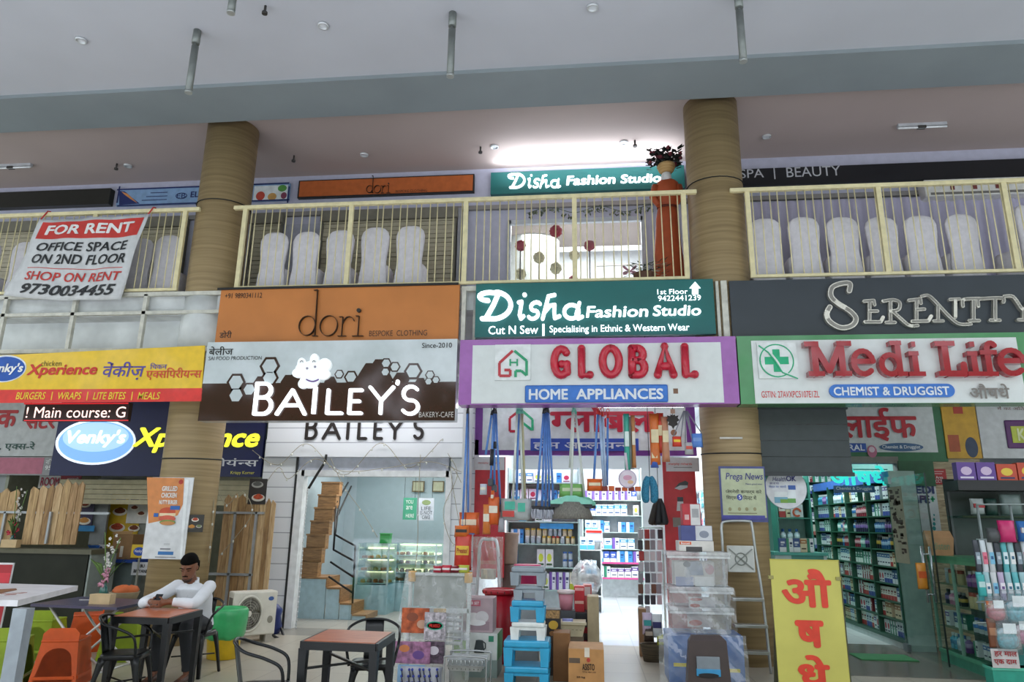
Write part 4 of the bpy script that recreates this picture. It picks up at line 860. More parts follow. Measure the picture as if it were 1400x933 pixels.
part('shelf', MB().box(a, b, 1.85, 2.3, e_ - .05, e_, M('#2a4a9a', .4)), t); part('panel', MB().hexa([(a + .05, 1.95, 0), (b - .2, 1.95, 0), (b - .2, 2.2, 0), (a + .05, 2.2, 0), (a + .05, 1.95, e_ - .05), (b - .05, 1.95, e_ - .05), (b - .05, 2.2, e_ - .05), (a + .05, 2.2, e_ - .05)], M('#6c7a7a', .4)), t)
zs_ = e_
def carton(lb, r, Y, d, m, cat='box', group=None, zb=None, prints=(), texts=(), name='carton', rz=0):
    a, b, c, e_ = rect(r, Y)
    if zb is not None: c = zb
    t = thing(name, lb, cat, ((a + b) / 2, Y + d / 2, c), 0, group)
    part('box_body', MB().box(a, b, Y, Y + d, c, e_, m, .006), t)
    for (pr, pm) in prints: part('printed_panel', MB().prect(pr, Y, pm, .003), t)
    for (st, tr, tm, *k) in texts: part('lettering', MB().text(st, tr, Y - .003, tm, .003, k[0] if k else .01), t)
    return t
CB = M('#a98458', .7, noise=.05)
t = carton('open brown carton on the blue shelf', (153, 731, 180, 766), 1.92, .3, M('#8d6b47', .7), zb=zs_); part('flap', MB().ppoly([(153, 731), (180, 731), (183, 726), (157, 727)], 1.92, CB, .004), t)
part('bottle_shape', MB().prect((164, 747, 168, 762), 1.92, M('#c9c4b8', .5), .004), t)
t = thing('bin_box', 'small blue plastic tub on the blue shelf', 'tub', tuple(base((121, 746, 133, 766), 1.92))); a, b, c, e_ = rect((121, 746, 133, 766), 1.92); part('body', MB().loft([[(a + .01, 1.92, zs_), (b - .01, 1.92, zs_), (b - .01, 2.08, zs_), (a + .01, 2.08, zs_)], [(a, 1.9, e_), (b, 1.9, e_), (b, 2.1, e_), (a, 2.1, e_)]], M('#2a62b4', .4), smooth=False), t); part('rim', MB().box(a - .01, b + .01, 1.89, 2.11, e_ - .015, e_, M('#2f6cc4', .4)), t)
t = poster('tag_card', 'small white upright card with an emblem on the blue shelf', 'card', (133.5, 745, 142, 766), 1.95, M('#d5d4d8', .5)); part('emblem', MB().pell((135.5, 747.5, 140, 753), 1.95, M('#3a3f6a', .5), .003), t); part('text_line', MB().prect((135, 757, 141, 758.2), 1.95, M('#55586a', .5), .002).prect((135, 760, 141, 761), 1.95, M('#55586a', .5), .002), t)
t = poster('shop_card', 'small yellow sign with a blue oval beside the left column', 'sign', (179.5, 745, 203, 763), 1.6, M('#d9b82c', .5), .02); q = at(191, 762, 1.62); part('post', MB().box(q.x - .015, q.x + .015, 1.61, 1.62, 0, q.z, M('#8a8a80', .5)), t); part('oval', MB().pell((182.5, 748.5, 198, 760.5), 1.6, M('#1f4aa8', .4), .004), t); ptext(t, "Venky's", (184, 751.5, 196.5, 757), 1.596, W1); ptext(t, 'X', (198.5, 751, 203, 759), 1.6, RD, bold=.03)
t = poster('shop_card', 'grey white sign for burgers and biryani beside the left column', 'sign', (180, 769, 204, 787), 1.62, M('#b3b4b8', .5), .02); q = at(189, 786, 1.64); part('post', MB().box(q.x - .015, q.x + .015, 1.63, 1.64, 0, q.z, M('#8a8a80', .5)), t); ptext(t, 'BU', (192, 772, 198, 776.5), 1.62, BK, bold=.02); ptext(t, 'BIRYANI', (183, 779, 201, 783.5), 1.62, BK, bold=.02)
# burger poster standing against the left column
PY = -.03
t = poster('poster', 'burger poster, orange above and white below, fixed to the left column', 'poster', (201, 653, 258, 765), PY, M('#dfe0e3', .4), .015)
t.rotation_euler = (0, 0, 0)
part('orange_area', MB().ppoly([(201, 653), (252, 654), (250, 690), (243, 705), (222, 712), (203, 716)], PY, M('#d98a4e', .5), .003), t)
y_ = PY - .003; wt = M('#f3ece6', .5)
for st, r in (('GRILLED', (222, 665, 243, 672)), ('CHICKEN', (221, 674, 242, 681)), ('NUTTY BURGER', (218, 684, 243, 690))): ptext(t, st, r, y_, wt, bold=.04)
mb = MB(); mb.pell((218, 694, 240, 706), y_, M('#c9502e', .5), .003); mb.prect((218, 702, 240, 706), y_ - .003, M('#f0d8b0', .5), .002); mb.pell((217, 705, 240, 714), y_ - .003, M('#d8604a', .5), .003); mb.pell((218, 711, 240, 718), y_ - .006, M('#7a9a4a', .5), .002); mb.pell((219, 713, 239, 718.5), y_ - .008, M('#c98a50', .5), .002); part('burger_picture', mb, t)
for r in ((233, 692, 246, 697.5), (210.5, 702, 216.5, 707)): part('price_tag', MB().prect(r, y_, M('#2a62b0', .5), .005), t)
part('badge', MB().pell((244.5, 656, 250.5, 662.5), y_, M('#b8382c', .5), .003), t); part('blue_button', MB().prect((216, 754.5, 237, 759), PY, M('#3a78b8', .5), .004), t); part('text_line', MB().prect((219, 750, 233, 752), PY, M('#8a8a90', .5), .003).prect((212, 761.5, 240, 763), PY, M('#9a9aa0', .5), .003).prect((224, 743, 232, 746), PY, M('#c9c9cc', .5), .003), t)
part('edge_strip', MB().ppoly([(253.5, 655), (259, 657), (249, 764), (246, 765)], PY, M('#eef0f2', .4), .006), t)
t = poster('photo_card', 'small dark food photo stuck on the left column right of the burger poster', 'picture', (253, 704, 278, 728), -.012, M('#34302c', .5), .008); dish(t, 267, 711, 5, -.012, FR); dish(t, 262, 721, 6, -.012, FG, '#4a4844'); dish(t, 272, 720, 4, -.012, M('#6a7a4a', .5), '#b9b4ac')
t = poster('photo_card', 'food photo strip on the white cladding left of the bakery', 'picture', (340, 655, 364, 690), 1.28, M('#2e2a2a', .5), .01); dish(t, 352, 663, 8, 1.28, M('#5a5a58', .5), '#a8a8a4'); dish(t, 353, 681, 9, 1.28, FR, '#d9d4ca')
t = poster('photo_card', 'blue and white strip with pictures behind the plank screen', 'picture', (343, 752, 353, 815), 1.36, M('#c9ced2', .5), .01); part('blue_area', MB().prect((344, 756, 352, 773), 1.36, M('#2a78c0', .5), .003), t); part('dark_area', MB().prect((344, 790, 352, 812), 1.36, M('#2c3440', .5), .003), t)
t = thing('wall_socket', 'small dark wooden box on the white cladding left of the bakery', 'box', tuple(base((365, 693, 371.5, 700), 1.98))); part('box_body', MB().prect((365, 693, 371.5, 700), 1.98, M('#4a3428', .6), .06), t); part('switch', MB().prect((367, 695, 369.5, 698), 1.92, M('#241a14', .6), .01), t)
# ---------------------------------------------------------------- bakery
wc = MT('#e6e9ef', '#a0a4ae', 40, .245, rough=.4, plane='XZ', w=.008, var=.02)
struct('wall_bakery_left', MB().box(at(350, 740, 2.0).x, at(398, 740, 2.0).x, 2.0, IY + .02, 0, 3.0, wc))
struct('wall_bakery_right', MB().box(at(613, 740, 2.0).x, at(651, 740, 2.0).x, 2.0, IY + .02, 0, 3.0, wc))
struct('wall_bakery_top', MB().box(at(365, 600, 1.9).x, at(648, 600, 1.9).x, 1.9, IY, at(500, 625, 1.9).z, 4.05, wc))
struct('wall_bakery_lintel', MB().box(at(398, 640, 2.0).x, at(613, 640, 2.0).x, 2.02, IY + .03, at(500, 650, 2.0).z, 3.0, M('#c6cad8', .4)))
dj = M('#e3e6ea', .35); ax, bx = at(405, 740, 2).x, at(611, 740, 2).x; zt = at(500, 652, 2).z
mb = MB(); mb.box(ax - .07, ax + .05, 1.97, IY + .05, 0, zt + .1, dj); mb.box(bx - .05, bx + .05, 1.97, IY + .05, 0, zt + .1, dj); mb.box(ax, bx, 1.97, IY + .05, zt, zt + .1, dj); struct('door_5', mb)
struct('trim_5', MB().box(ax - .11, ax - .075, 1.975, 2.0, 0, 3.0, M('#2b2c30', .4)))
xm = at(483, 740, 2.04).x
MB().box(xm, bx - .05, 2.04, 2.05, 0.02, zt, MG('#f6fafc', .06)).build('window_2')['kind'] = 'structure'
t = thing('shop_letters', 'black raised capitals on the white cladding over the bakery door', 'sign', tuple(base((418, 572, 580, 603), 1.9)))
kb = M('#241c1a', .4)
for ch, a, y0, b in (('B', 418, 571, 435), ('A', 441, 576, 467), ('I', 473, 576, 479), ('L', 489, 576, 503), ('E', 511, 574, 525), ('Y', 529, 574, 552), ("'", 555, 569, 563), ('S', 565, 571, 580)):
    letter(t, ch, (a, y0, b, 602 if ch != "'" else 582), 1.9, .05, kb, .02)
# stairs in the bakery
ST = M('#a9c3cc', .4); WD = MW('#7d5c3c', '#a67d52', (3, 3, 20), .5, 2, .6, 'm_stairwood')
t = thing('staircase', 'wooden staircase with pale blue side inside the bakery door', 'stairs', (-4.5, 3.2, 0)); Yf = 3.2
stp = [(400, 460, 840), (348, 400, 825), (290, 348, 803.5), (236, 290, 789.5)]
lx = [at(350 + a / 2.98, 800, Yf).x for a in (170, 238, 290, 348, 400, 460)]; H = .17
hts = [at(480, 840, Yf).z, at(478, 825, Yf).z, at(455, 803.5, Yf).z, at(437, 789.5, Yf).z]
xs = [lx[5], lx[4], lx[3], lx[2], lx[1]]
for i in range(4):
    part('step', MB().box(xs[i + 1], xs[i], Yf - .02, Yf + .65, max(hts[i] - .03, 0.01), hts[i], WD).box(xs[i] - .02, xs[i], Yf - .02, Yf + .65, (hts[i - 1] if i else 0.0), hts[i] - .03, WD), t)
    part('side_panel', MB().box(xs[i + 1], xs[i] - .02, Yf, Yf + .03, 0, hts[i] - .03, ST), t)
x0 = lx[0] - .1; zl = hts[3]; x1_ = xs[4]
part('side_panel', MB().box(x0, x1_, Yf, Yf + .03, 0, zl - .03, ST), t); part('landing', MB().box(x0, x1_ + .02, Yf - .02, Yf + .7, zl - .03, zl, WD), t)
for i in range(7): part('step', MB().box(x0 + .08, x1_ + .03, Yf + .02 + .135 * i, Yf + .2 + .135 * i, zl + .245 * i - .02, zl + .245 * (i + 1) + .0, WD).box(x0 + .07, x1_ + .04, Yf + .0 + .135 * i, Yf + .2 + .135 * i, zl + .245 * (i + 1) - .03, zl + .245 * (i + 1), WD), t)
t = thing('stair_railing', 'black steel railing beside the bakery stairs', 'railing', (-4.3, 3.15, .6)); rk = M('#1d1e20', .4, .4); zb_ = lambda a, b: (350 + a / 2.98, 620 + b / 2.98)
def rl(P, nm='rail', Y=3.15):
    part(nm, MB().tube([at(*zb_(a, b), Y + dy) for a, b, dy in P], .018, rk, 8), t)
rl([(322, 332, 0), (405, 378, 0)]); rl([(315, 393, 0), (402, 441, 0)]); rl([(303, 443, 0), (397, 505, 0)]); rl([(296, 503, 0), (392, 568, 0)]); rl([(405, 375, 0), (393, 612, 0)], 'post'); rl([(328, 160, 1.2), (320, 335, 0), (316, 395, 0)], 'post')
rl([(350, 120, 1.8), (322, 332, 0)]); rl([(388, 135, 1.8), (330, 260, .6)]); rl([(375, 120, 2.0), (328, 200, .8)])
# display cases
cg = M('#b9cfd2', .3, .2); CGl = MG('#eaf6f6', .09)
def case(lb, x0, x1, y0, y1, h, sid, seed):
    t = thing('display_case', lb, 'display case', ((x0 + x1) / 2, (y0 + y1) / 2, 0))
    part('base_panel', MB().box(x0, x1, y0, y1, 0, .52, M('#9cc0c8', .35)), t)
    for nm, bx in (('glass_front', (x0, x1, y0, y0 + .008, .52, h)), ('glass_side', (x1 - .008, x1, y0, y1, .52, h)), ('glass_side', (x0, x0 + .008, y0, y1, .52, h)), ('glass_top', (x0, x1, y0, y1, h, h + .01))): part(nm, MB().box(*bx, CGl), t)
    for x in (x0, x1 - .03): part('corner_post', MB().box(x, x + .03, y0 - .01, y0 + .02, .52, h, cg), t)
    part('back_panel', MB().box(x0, x1, y1 - .02, y1, .52, h, M('#c9d4d2', .4)), t)
    rnd = random.Random(seed)
    for k in range(3 + sid):
        z = .55 + (h - .6) * k / (3 + sid)
        part('shelf', MB().box(x0 + .03, x1 - .03, y0 + .04, y1 - .03, z - .012, z, M('#cfe0e0', .2)), t)
        part('light_strip', MB().box(x0 + .05, x1 - .05, y1 - .05, y1 - .03, z + .17, z + .19, M('#ffe9b0', es=4)), t)
        n = int((x1 - x0) / .12)
        for i in range(n):
            x = x0 + .08 + i * .12; yy = y0 + .2 + rnd.uniform(-.04, .1)
            mb = MB(); c = rnd.choice(('#d9a13c', '#c9702c', '#e3d3a0', '#8a4a26', '#d9c070'))
            if rnd.random() < .5: mb.lathe([(.045, 0), (.05, .02), (.045, .05), (.02, .065)], x, yy, z, M(c, .6), 10)
            else: mb.box(x - .045, x + .045, yy - .06, yy + .06, z, z + .05, M(c, .6), .012)
            tag(mb.build('pastry'), 'small %s pastry, %s from left, %s lit shelf up in the %s case' % ({'#d9a13c': 'golden', '#c9702c': 'orange brown', '#e3d3a0': 'cream', '#8a4a26': 'dark brown', '#d9c070': 'yellow'}[c], nth(i + 1), nth(k + 1), 'front' if sid == 0 else 'rear'), 'pastry', 'pastries in the %s display case' % ('front' if sid == 0 else 'rear'))
case('front glass pastry case with warm lights, beside the bakery stairs', at(486, 800, 4).x, at(530, 800, 4).x, 4.0, 4.55, at(500, 744, 4).z, 0, 1)
case('rear glass pastry case behind the front one', at(531, 780, 4.6).x, at(562, 780, 4.6).x + .5, 4.6, 5.3, at(545, 744, 4.6).z, 1, 2)
t = poster('poster', 'green handwritten style poster hanging inside the bakery', 'poster', (551, 681, 569.5, 711), 5.2, M('#3f9a7c', .5)); ptext(t, 'YOU', (555, 684, 565, 689), 5.2, W1); ptext(t, 'are', (555.5, 692, 564, 697), 5.2, W1); ptext(t, 'HERE', (555, 703, 566, 708), 5.2, W1)
for x in (553, 567.5): p = at(x, 681, 5.21); part('string', MB().cyl(p, (p.x, p.y, 3.08), .004, BK, n=5), t)
t = poster('poster', 'white handwritten style poster hanging inside the bakery, right of the green one', 'poster', (572, 681.5, 593, 712), 5.2, M('#c9cbd8', .5)); part('cupcake_picture', MB().pell((577, 684, 589, 691), 5.2, M('#8a9a6a', .5), .003), t)
for st, r in (('LIFE', (576, 693, 589, 698)), ('IS NOT', (574.5, 699, 591, 704)), ('CAKE', (577, 705, 588, 710))): ptext(t, st, r, 5.2, M('#4a4858', .5))
for x in (574, 591): p = at(x, 681, 5.21); part('string', MB().cyl(p, (p.x, p.y, 3.08), .004, BK, n=5), t)
for r, lb in (((563.5, 658, 580, 673), 'small framed certificate high on the bakery\'s back wall'), ((591, 658, 607, 673), 'second framed certificate high on the bakery\'s back wall, at right')):
    t = sign('picture_frame', lb, 'picture', r, 6.12, M('#6a5434', .4), .03, None, 'frame'); part('sheet', MB().prect((r[0] + 1.5, r[1] + 1.5, r[2] - 1.5, r[3] - 1.5), 6.12, M('#b9b79a', .5), .004), t)
t = thing('box', 'small green box on top of the pastry case', 'box', tuple(base((519, 731, 533, 743.5), 4.15))); a, b, c, e_ = rect((519, 731, 533, 743.5), 4.15); c = at(500, 744, 4).z + .01; part('box_body', MB().box(a, b, 4.15, 4.3, c, e_, M('#2a9a4a', .4), .01), t); part('lid', MB().box(a - .005, b + .005, 4.14, 4.31, e_, e_ + .02, M('#35ab55', .4)), t)
t = thing('ceiling_light', 'row of small bright lamps on the bakery ceiling', 'light', (-3.2, 4.2, 3.08))
for px in (531, 548, 567): p = atz(px, 674, 3.09); part('lamp', MB().box(p.x - .08, p.x + .08, p.y - .03, p.y + .03, 3.05, 3.09, M('#ffffff', es=6)), t)
# outdoor cooling unit
ACX, ACY = at(341, 870, .75).x, .75
t = thing('cooling_unit', 'white outdoor cooling unit standing on the floor beside the bakery', 'air conditioner', (ACX + .05, ACY - .1, 0), .72); t.scale = (.76, .9, 1)
aw = M('#d4d0c4', .45, noise=.04)
MB().box(-.4, .4, -.15, .17, .1, .68, aw, .02).build('body', t, local=True)
mb = MB(); mb.lathe([(.25, 0), (.245, .015), (.22, .02), (.215, .0)], 0, 0, 0, aw, 30); bm_ = mb.bm; bmesh.ops.rotate(bm_, verts=bm_.verts[:], cent=(0, 0, 0), matrix=Matrix.Rotation(math.pi / 2, 3, 'X')); bmesh.ops.translate(bm_, verts=bm_.verts[:], vec=(-.1, -.15, .39)); mb.build('fan_ring', t, local=True)
mb = MB(); dkm = M('#77736a', .5)
mb.cyl((-.1, -.152, .39), (-.1, -.154, .39), .215, M('#6a665e', .6), n=30)
for i in range(1, 7): mb.tube([(-.1 + .034 * i * math.cos(a * .2618), -.165, .39 + .034 * i * math.sin(a * .2618)) for a in range(24)], .004, M('#a9a598', .4, .5), 5, True)
for i in range(8): mb.cyl((-.1, -.166, .39), (-.1 + .21 * math.cos(i * .785), -.166, .39 + .21 * math.sin(i * .785)), .004, M('#a9a598', .4, .5), n=5)
mb.build('fan_grille', t, local=True)
for i in range(5):
    mb = MB(); a = i * 1.2566; mb.loft([[(-.1 + .04 * math.cos(a), -.156, .39 + .04 * math.sin(a)), (-.1 + .04 * math.cos(a + .5), -.16, .39 + .04 * math.sin(a + .5)), (-.1 + .04 * math.cos(a + .5), -.158, .39 + .04 * math.sin(a + .5))], [(-.1 + .2 * math.cos(a), -.156, .39 + .2 * math.sin(a)), (-.1 + .2 * math.cos(a + .7), -.162, .39 + .2 * math.sin(a + .7)), (-.1 + .2 * math.cos(a + .7), -.158, .39 + .2 * math.sin(a + .7))]], dkm); mb.build('fan_blade', t, local=True)
mb = MB(); mb.cyl((-.1, -.155, .39), (-.1, -.17, .39), .04, aw, n=14); mb.build('hub', t, local=True)
mb = MB(); mb.prism([(.28 + .05 * math.cos(i * .314), -.15, .58 + .028 * math.sin(i * .314)) for i in range(20)], (0, -.006, 0), M('#3f5f9a', .4)); mb.build('badge', t, local=True)
mb = MB(); mb.cyl((.29, -.15, .3), (.29, -.156, .3), .05, M('#8a867a', .5), n=16); mb.build('service_cover', t, local=True)
for x in (-.3, .3): MB().box(x - .06, x + .06, -.14, .16, 0, .1, M('#aaa498', .7)).build('foot', t, local=True)
MB().box(-.401, -.38, -.1, .12, .2, .6, M('#6f6b62', .6)).build('side_grille', t, local=True)
tag(MB().tube(catmull([at(352, 800, 1.6), at(362, 850, .95), at(372, 868, 1.0), at(388, 872, 1.3), at(372, 830, 1.9)], 6), .02, M('#1b1b1d', .5), 8).build('hose'), 'thick black pipe bundle on the floor right of the cooling unit', 'hose')
t = tag(MB().loft([[(at(370, 860, 1.4).x + r * math.cos(a * .52) * (1 + .2 * math.sin(a * 2.3)), 1.45 + r * math.sin(a * .52), z) for a in range(12)] for r, z in ((.1, 0), (.13, .1), (.1, .25), (.12, .34), (.05, .42))], M('#20306e', .5)).build('sack'), 'crumpled dark blue bag behind the cooling unit', 'bag')
# bin with a green liner
B0 = atz(291, 905, 0); bx_, by_ = B0.x, B0.y + .22
t = thing('waste_bin', 'yellow waste bin with a green plastic liner beside the cooling unit', 'bin', (bx_, by_, 0))
part('bucket', MB().lathe([(.17, 0), (.18, .01), (.225, .5), (.23, .52), (.22, .52), (.17, .03)], bx_, by_, 0, M('#d9b41e', .4), 28), t)
rings = []; rnd = random.Random(4); off = [rnd.uniform(-.012, .012) for _ in range(32)]
for r, z, k in ((.225, .24, 2), (.242, .28, 1.3), (.255, .4, 1), (.262, .5, .7), (.258, .57, .5), (.24, .59, .3), (.22, .57, .3), (.17, .4, .5), (.12, .2, .3)):
    rings.append([(bx_ + (r + off[j] * k) * math.cos(2 * math.pi * j / 32), by_ + (r + off[(j * 3) % 32] * k) * math.sin(2 * math.pi * j / 32), z + .012 * math.sin(j * 1.3) * (k > .9)) for j in range(32)])
part('liner', MB().loft(rings, M('#3fae6a', .3, noise=.1, ns=6)), t)
# cables and fairy lights in front of the bakery
tag(MB().tube(catmull([at(446, 622, 1.88), at(444, 632, 1.86), at(434, 648, 1.85), at(422, 668, 1.86)], 6), .022, BK, 8).build('cable'), 'short thick black cable at the top left of the bakery door', 'cable')
mb = MB(); P = catmull([at(421, 668, 1.87), at(416, 720, 1.9), at(411, 790, 1.93), at(404, 862, 1.95)], 12)
mb.tube(P, .008, M('#c9ccd0', .4), 5)
for q in P: mb.ball(q, .016, M('#d9dce0', .4), 6)
tag(mb.build('chain'), 'pale beaded chain hanging down the left jamb of the bakery door', 'chain')
def fairy(lb, P, Y, n):
    t = thing('string_lights', lb, 'string lights', tuple(at(*P[0], Y or .1)), 0, 'strings of small unlit lights'); pts = catmull([at(x, y, Y if Y is not None else .415 - max(0, .43 ** 2 - (at(x, y, .1).x + 5.84) ** 2) ** .5) for x, y in P], 8); part('wire', MB().tube(pts, .005, M('#a39a84', .5), 5), t)
    for i in range(3, len(pts), max(2, len(pts) // n)): part('bulb', MB().ball(pts[i] - Vector((0, 0, .02)), .016, M('#d9dad4', .3), 6, (1, 1, 1.5)), t)
fairy('string of small unlit lights looped along the cladding below the bakery letters', [(345, 616), (380, 636), (420, 607), (470, 650), (520, 606), (560, 640), (605, 600)], 1.84, 14)
fairy('string of small unlit lights drooping over the bakery lintel', [(352, 680), (380, 640), (395, 655), (430, 628), (470, 645), (530, 640), (590, 632), (640, 650)], 1.82, 14)
fairy('long light string slanting across the bakery door glass', [(452, 627), (470, 665), (495, 700), (516, 735)], 1.8, 4)
fairy('light string hanging straight down in front of the bakery glass', [(575, 622), (572, 680), (571, 740), (568, 776)], 1.87, 3)
fairy('tangle of light wires on the cladding right of the bakery door', [(612, 620), (625, 650), (606, 700), (622, 745), (640, 690), (616, 640), (636, 760)], 1.86, 9)
fairy('light string hanging on the left column beside the burger poster', [(294, 590), (292, 640), (292, 690), (290, 720), (285, 770)], None, 6)
fairy('light wire looped in front of the plank screen', [(292, 660), (310, 690), (330, 672), (345, 700), (322, 735), (300, 760)], 1.2, 7)
# ---------------------------------------------------------------- cafe tables, chairs and stools in front
BKM = M('#1b1c1e', .3, .3, noise=.03); TOPW = MW('#b0583a', '#cd7a52', (3, 30, 3), .28, 2, .4, 'm_tabletop')
def cafe_table(lb, pts, z=.75):
    P = [Vector((p.x, p.y, 0)) for p in pts]; c = sum(P, Vector()) / 4; t = thing('cafe_table', lb, 'table', c, 0, 'orange topped cafe tables')
    part('tabletop', MB().prism([p * .96 + c * .04 + Vector((0, 0, z - .008)) for p in P], (0, 0, .012), TOPW), t)
    mb = MB()
    for i in range(4):
        a, b = P[i], P[(i + 1) % 4]; mb.bar((a.x, a.y, z - .03), (b.x, b.y, z - .03), .03, .06, BKM)
    mb.prism([p * .97 + c * .03 + Vector((0, 0, z - .03)) for p in P], (0, 0, .015), BKM); part('apron', mb, t)
    for p in P:
        q = p * .95 + c * .05; part('leg', MB().hexa([q + Vector((-.02, -.02, 0)), q + Vector((.02, -.02, 0)), q + Vector((.02, .02, 0)), q + Vector((-.02, .02, 0)), q + Vector((-.032, -.032, z - .05)), q + Vector((.032, -.032, z - .05)), q + Vector((.032, .032, z - .05)), q + Vector((-.032, .032, z - .05))], BKM), t)
    for i in (0, 1): a, b = P[i] * .9 + c * .1, P[i + 2] * .9 + c * .1; part('brace', MB().bar((a.x, a.y, .55 + .0 * i), (b.x, b.y, .55 + .02 * i), .018, .018, BKM), t)
    return t
T1 = [atz(x, y, .75) for x, y in ((153.5, 843), (231, 845.6), (275.6, 834), (202, 831))]
T2 = [atz(x, y, .75) for x, y in ((413, 877), (514.4, 881), (538, 865), (448.4, 861))]
cafe_table('small square table with orange wood top in front of the seated man', T1)
cafe_table('small square table with orange wood top near the bakery, nobody at it', T2)
def metal_chair(label, loc, rz, first=[None]):
    if first[0] is not None: return dup(first[0], loc, rz, label)
    t = thing('metal_chair', label, 'chair', loc, rz, 'black metal chairs at the cafe tables'); first[0] = t
    n = 24; sq = lambda r, z, e=.45: [(math.copysign(abs(math.cos(2 * math.pi * j / n)) ** e, math.cos(2 * math.pi * j / n)) * r, math.copysign(abs(math.sin(2 * math.pi * j / n)) ** e, math.sin(2 * math.pi * j / n)) * r, z) for j in range(n)]
    MB().loft([sq(.182, .405), sq(.185, .44), sq(.178, .452), sq(.15, .449), sq(.05, .444)], BKM).build('seat', t, local=True)
    for sx in (-1, 1):
        for sy in (-1, 1):
            mb = MB(); A_ = Vector((sx * .165, sy * .165, .43)); B_ = Vector((sx * .215, sy * .225, 0)); rings = []
            for f, w in ((0, .075), (.15, .055), (.4, .038), (1, .026)):
                p = A_.lerp(B_, f); rings.append([p + Vector((sx * 0.006, sy * .006, 0)), p + Vector((-sx * w, sy * .004, 0)), p + Vector((-sx * w * .9, -sy * .008, 0)), p + Vector((-sx * .012, -sy * .012, 0)), p + Vector((-sx * .008, -sy * w * .9, 0)), p + Vector((sx * .004, -sy * w, 0))])
            mb.loft(rings, BKM); mb.build('leg', t, local=True)
    loop = catmull([(-.19, .15, .44), (-.225, .13, .6), (-.235, .02, .67), (-.22, -.14, .72), (-.12, -.225, .765), (0, -.245, .775), (.12, -.225, .765), (.22, -.14, .72), (.235, .02, .67), (.225, .13, .6), (.19, .15, .44)], 6)
    MB().tube(loop, .0125, M('#202224', .18, .5)).build('back_rail', t, local=True)
    mb = MB(); g_ = []
    for f in [i / 6 for i in range(7)]: g_.append([(-.085 + .17 * j / 6, -.17 - .07 * f - .012 * math.cos((j - 3) * .5), .43 + .335 * f) for j in range(7)])
    mb.sheet(g_, BKM); o = mb.build('splat', t, local=True); m_ = o.modifiers.new('s', 'SOLIDIFY'); m_.thickness = .003
    MB().tube([(-.17, -.15, .2), (.17, .15, .2)], .008, BKM, 6).build('brace', t, local=True); MB().tube([(.17, -.15, .2), (-.17, .15, .2)], .008, BKM, 6).build('brace', t, local=True)
    return t
c1 = (T1[0] + T1[1] + T1[2] + T1[3]) / 4; c2 = (T2[0] + T2[1] + T2[2] + T2[3]) / 4
metal_chair('black metal chair the man in the white shirt sits on', (c1.x - .1, c1.y + .95, 0), math.pi)
metal_chair('black metal chair left of the man\'s table, its back to the photo\'s left', (atz(172, 892, .45).x, atz(172, 892, .45).y, 0), -math.pi / 2 + .25)
metal_chair('black metal chair at the left of the empty table, its curved rail nearest the camera', (c2.x - .5, c2.y - .42, 0), -math.pi / 2 + .3)
metal_chair('black metal chair behind the empty table, facing the camera', (c2.x - .0, c2.y + .66, 0), math.pi + .25)
# plastic stool chairs
def plastic_chair(label, loc, rz, m, first={}):
    if m in first: return dup(first[m], loc, rz, label)
    t = thing('plastic_chair', label, 'chair', loc, rz, 'moulded plastic chairs at the left'); first[m] = t
    def panel(nm, ang, top, hole):
        P = []; W0, W1_ = .225, .17
        outer = [(-W0, 0), (-W1_, .43)] + ([(-W1_ + .0, top - .05), (-W1_ + .05, top), (W1_ - .05, top), (W1_, top - .05)] if top > .45 else [(-W1_, .44), (W1_, .44)]) + [(W1_, .43), (W0, 0), (W0 - .04, 0)]
        arch = [(.14 * math.cos(a), .25 + .125 * math.sin(a)) for a in [math.pi * i / 10 for i in range(11)]]
        outer += [(.178, .08)] + arch + [(-.178, .08), (-W0 + .04, 0)]
        mb = MB(); R = Matrix.Rotation(ang, 3, 'Z')
        f3 = lambda s, z: R @ Vector((s, -(.225 - .055 * z / .44), z))
        v = R @ Vector((0, .014, 0)); k = mb.mi(m)
        # front and back outlines joined quad by quad keep the arch open
        nrm = [f3(s, z) for s, z in outer]; mb.prism(nrm, v, m)
        mb.bar(f3(-.19, .1), f3(.19, .1), .014, .03, m)
        bmesh.ops.triangulate(mb.bm, faces=[f for f in mb.bm.faces if len(f.verts) > 4])
        mb.build(nm, t, local=True)
    panel('back_panel', 0, .56, 1); panel('side_panel', math.pi / 2, .44, 1); panel('side_panel', -math.pi / 2, .44, 1); panel('front_panel', math.pi, .44, 1)
    MB().box(-.178, .178, -.178, .178, .425, .452, m, .012).build('seat', t, local=True)
    return t
ORG, GRN = M('#dd5a1e', .35), M('#9cb52c', .35)
def fl(px, py, z): p = atz(px, py, z); return (p.x, p.y, 0)
plastic_chair('orange plastic chair with arched openings at the lower left', fl(92, 872, .45), .3, ORG)
plastic_chair('lime green plastic chair at the lower left edge, behind the table leg', fl(14, 876, .42), .45, GRN)
plastic_chair('lime green plastic chair under the folding table, behind the orange chair', fl(62, 846, .45), .2, GRN)
plastic_chair('lime green plastic chair between the folding table and the man\'s table', fl(172, 848, .45), .35, GRN)
plastic_chair('orange plastic chair far behind the folding table, mostly hidden', fl(122, 842, .42), 2.2, ORG)
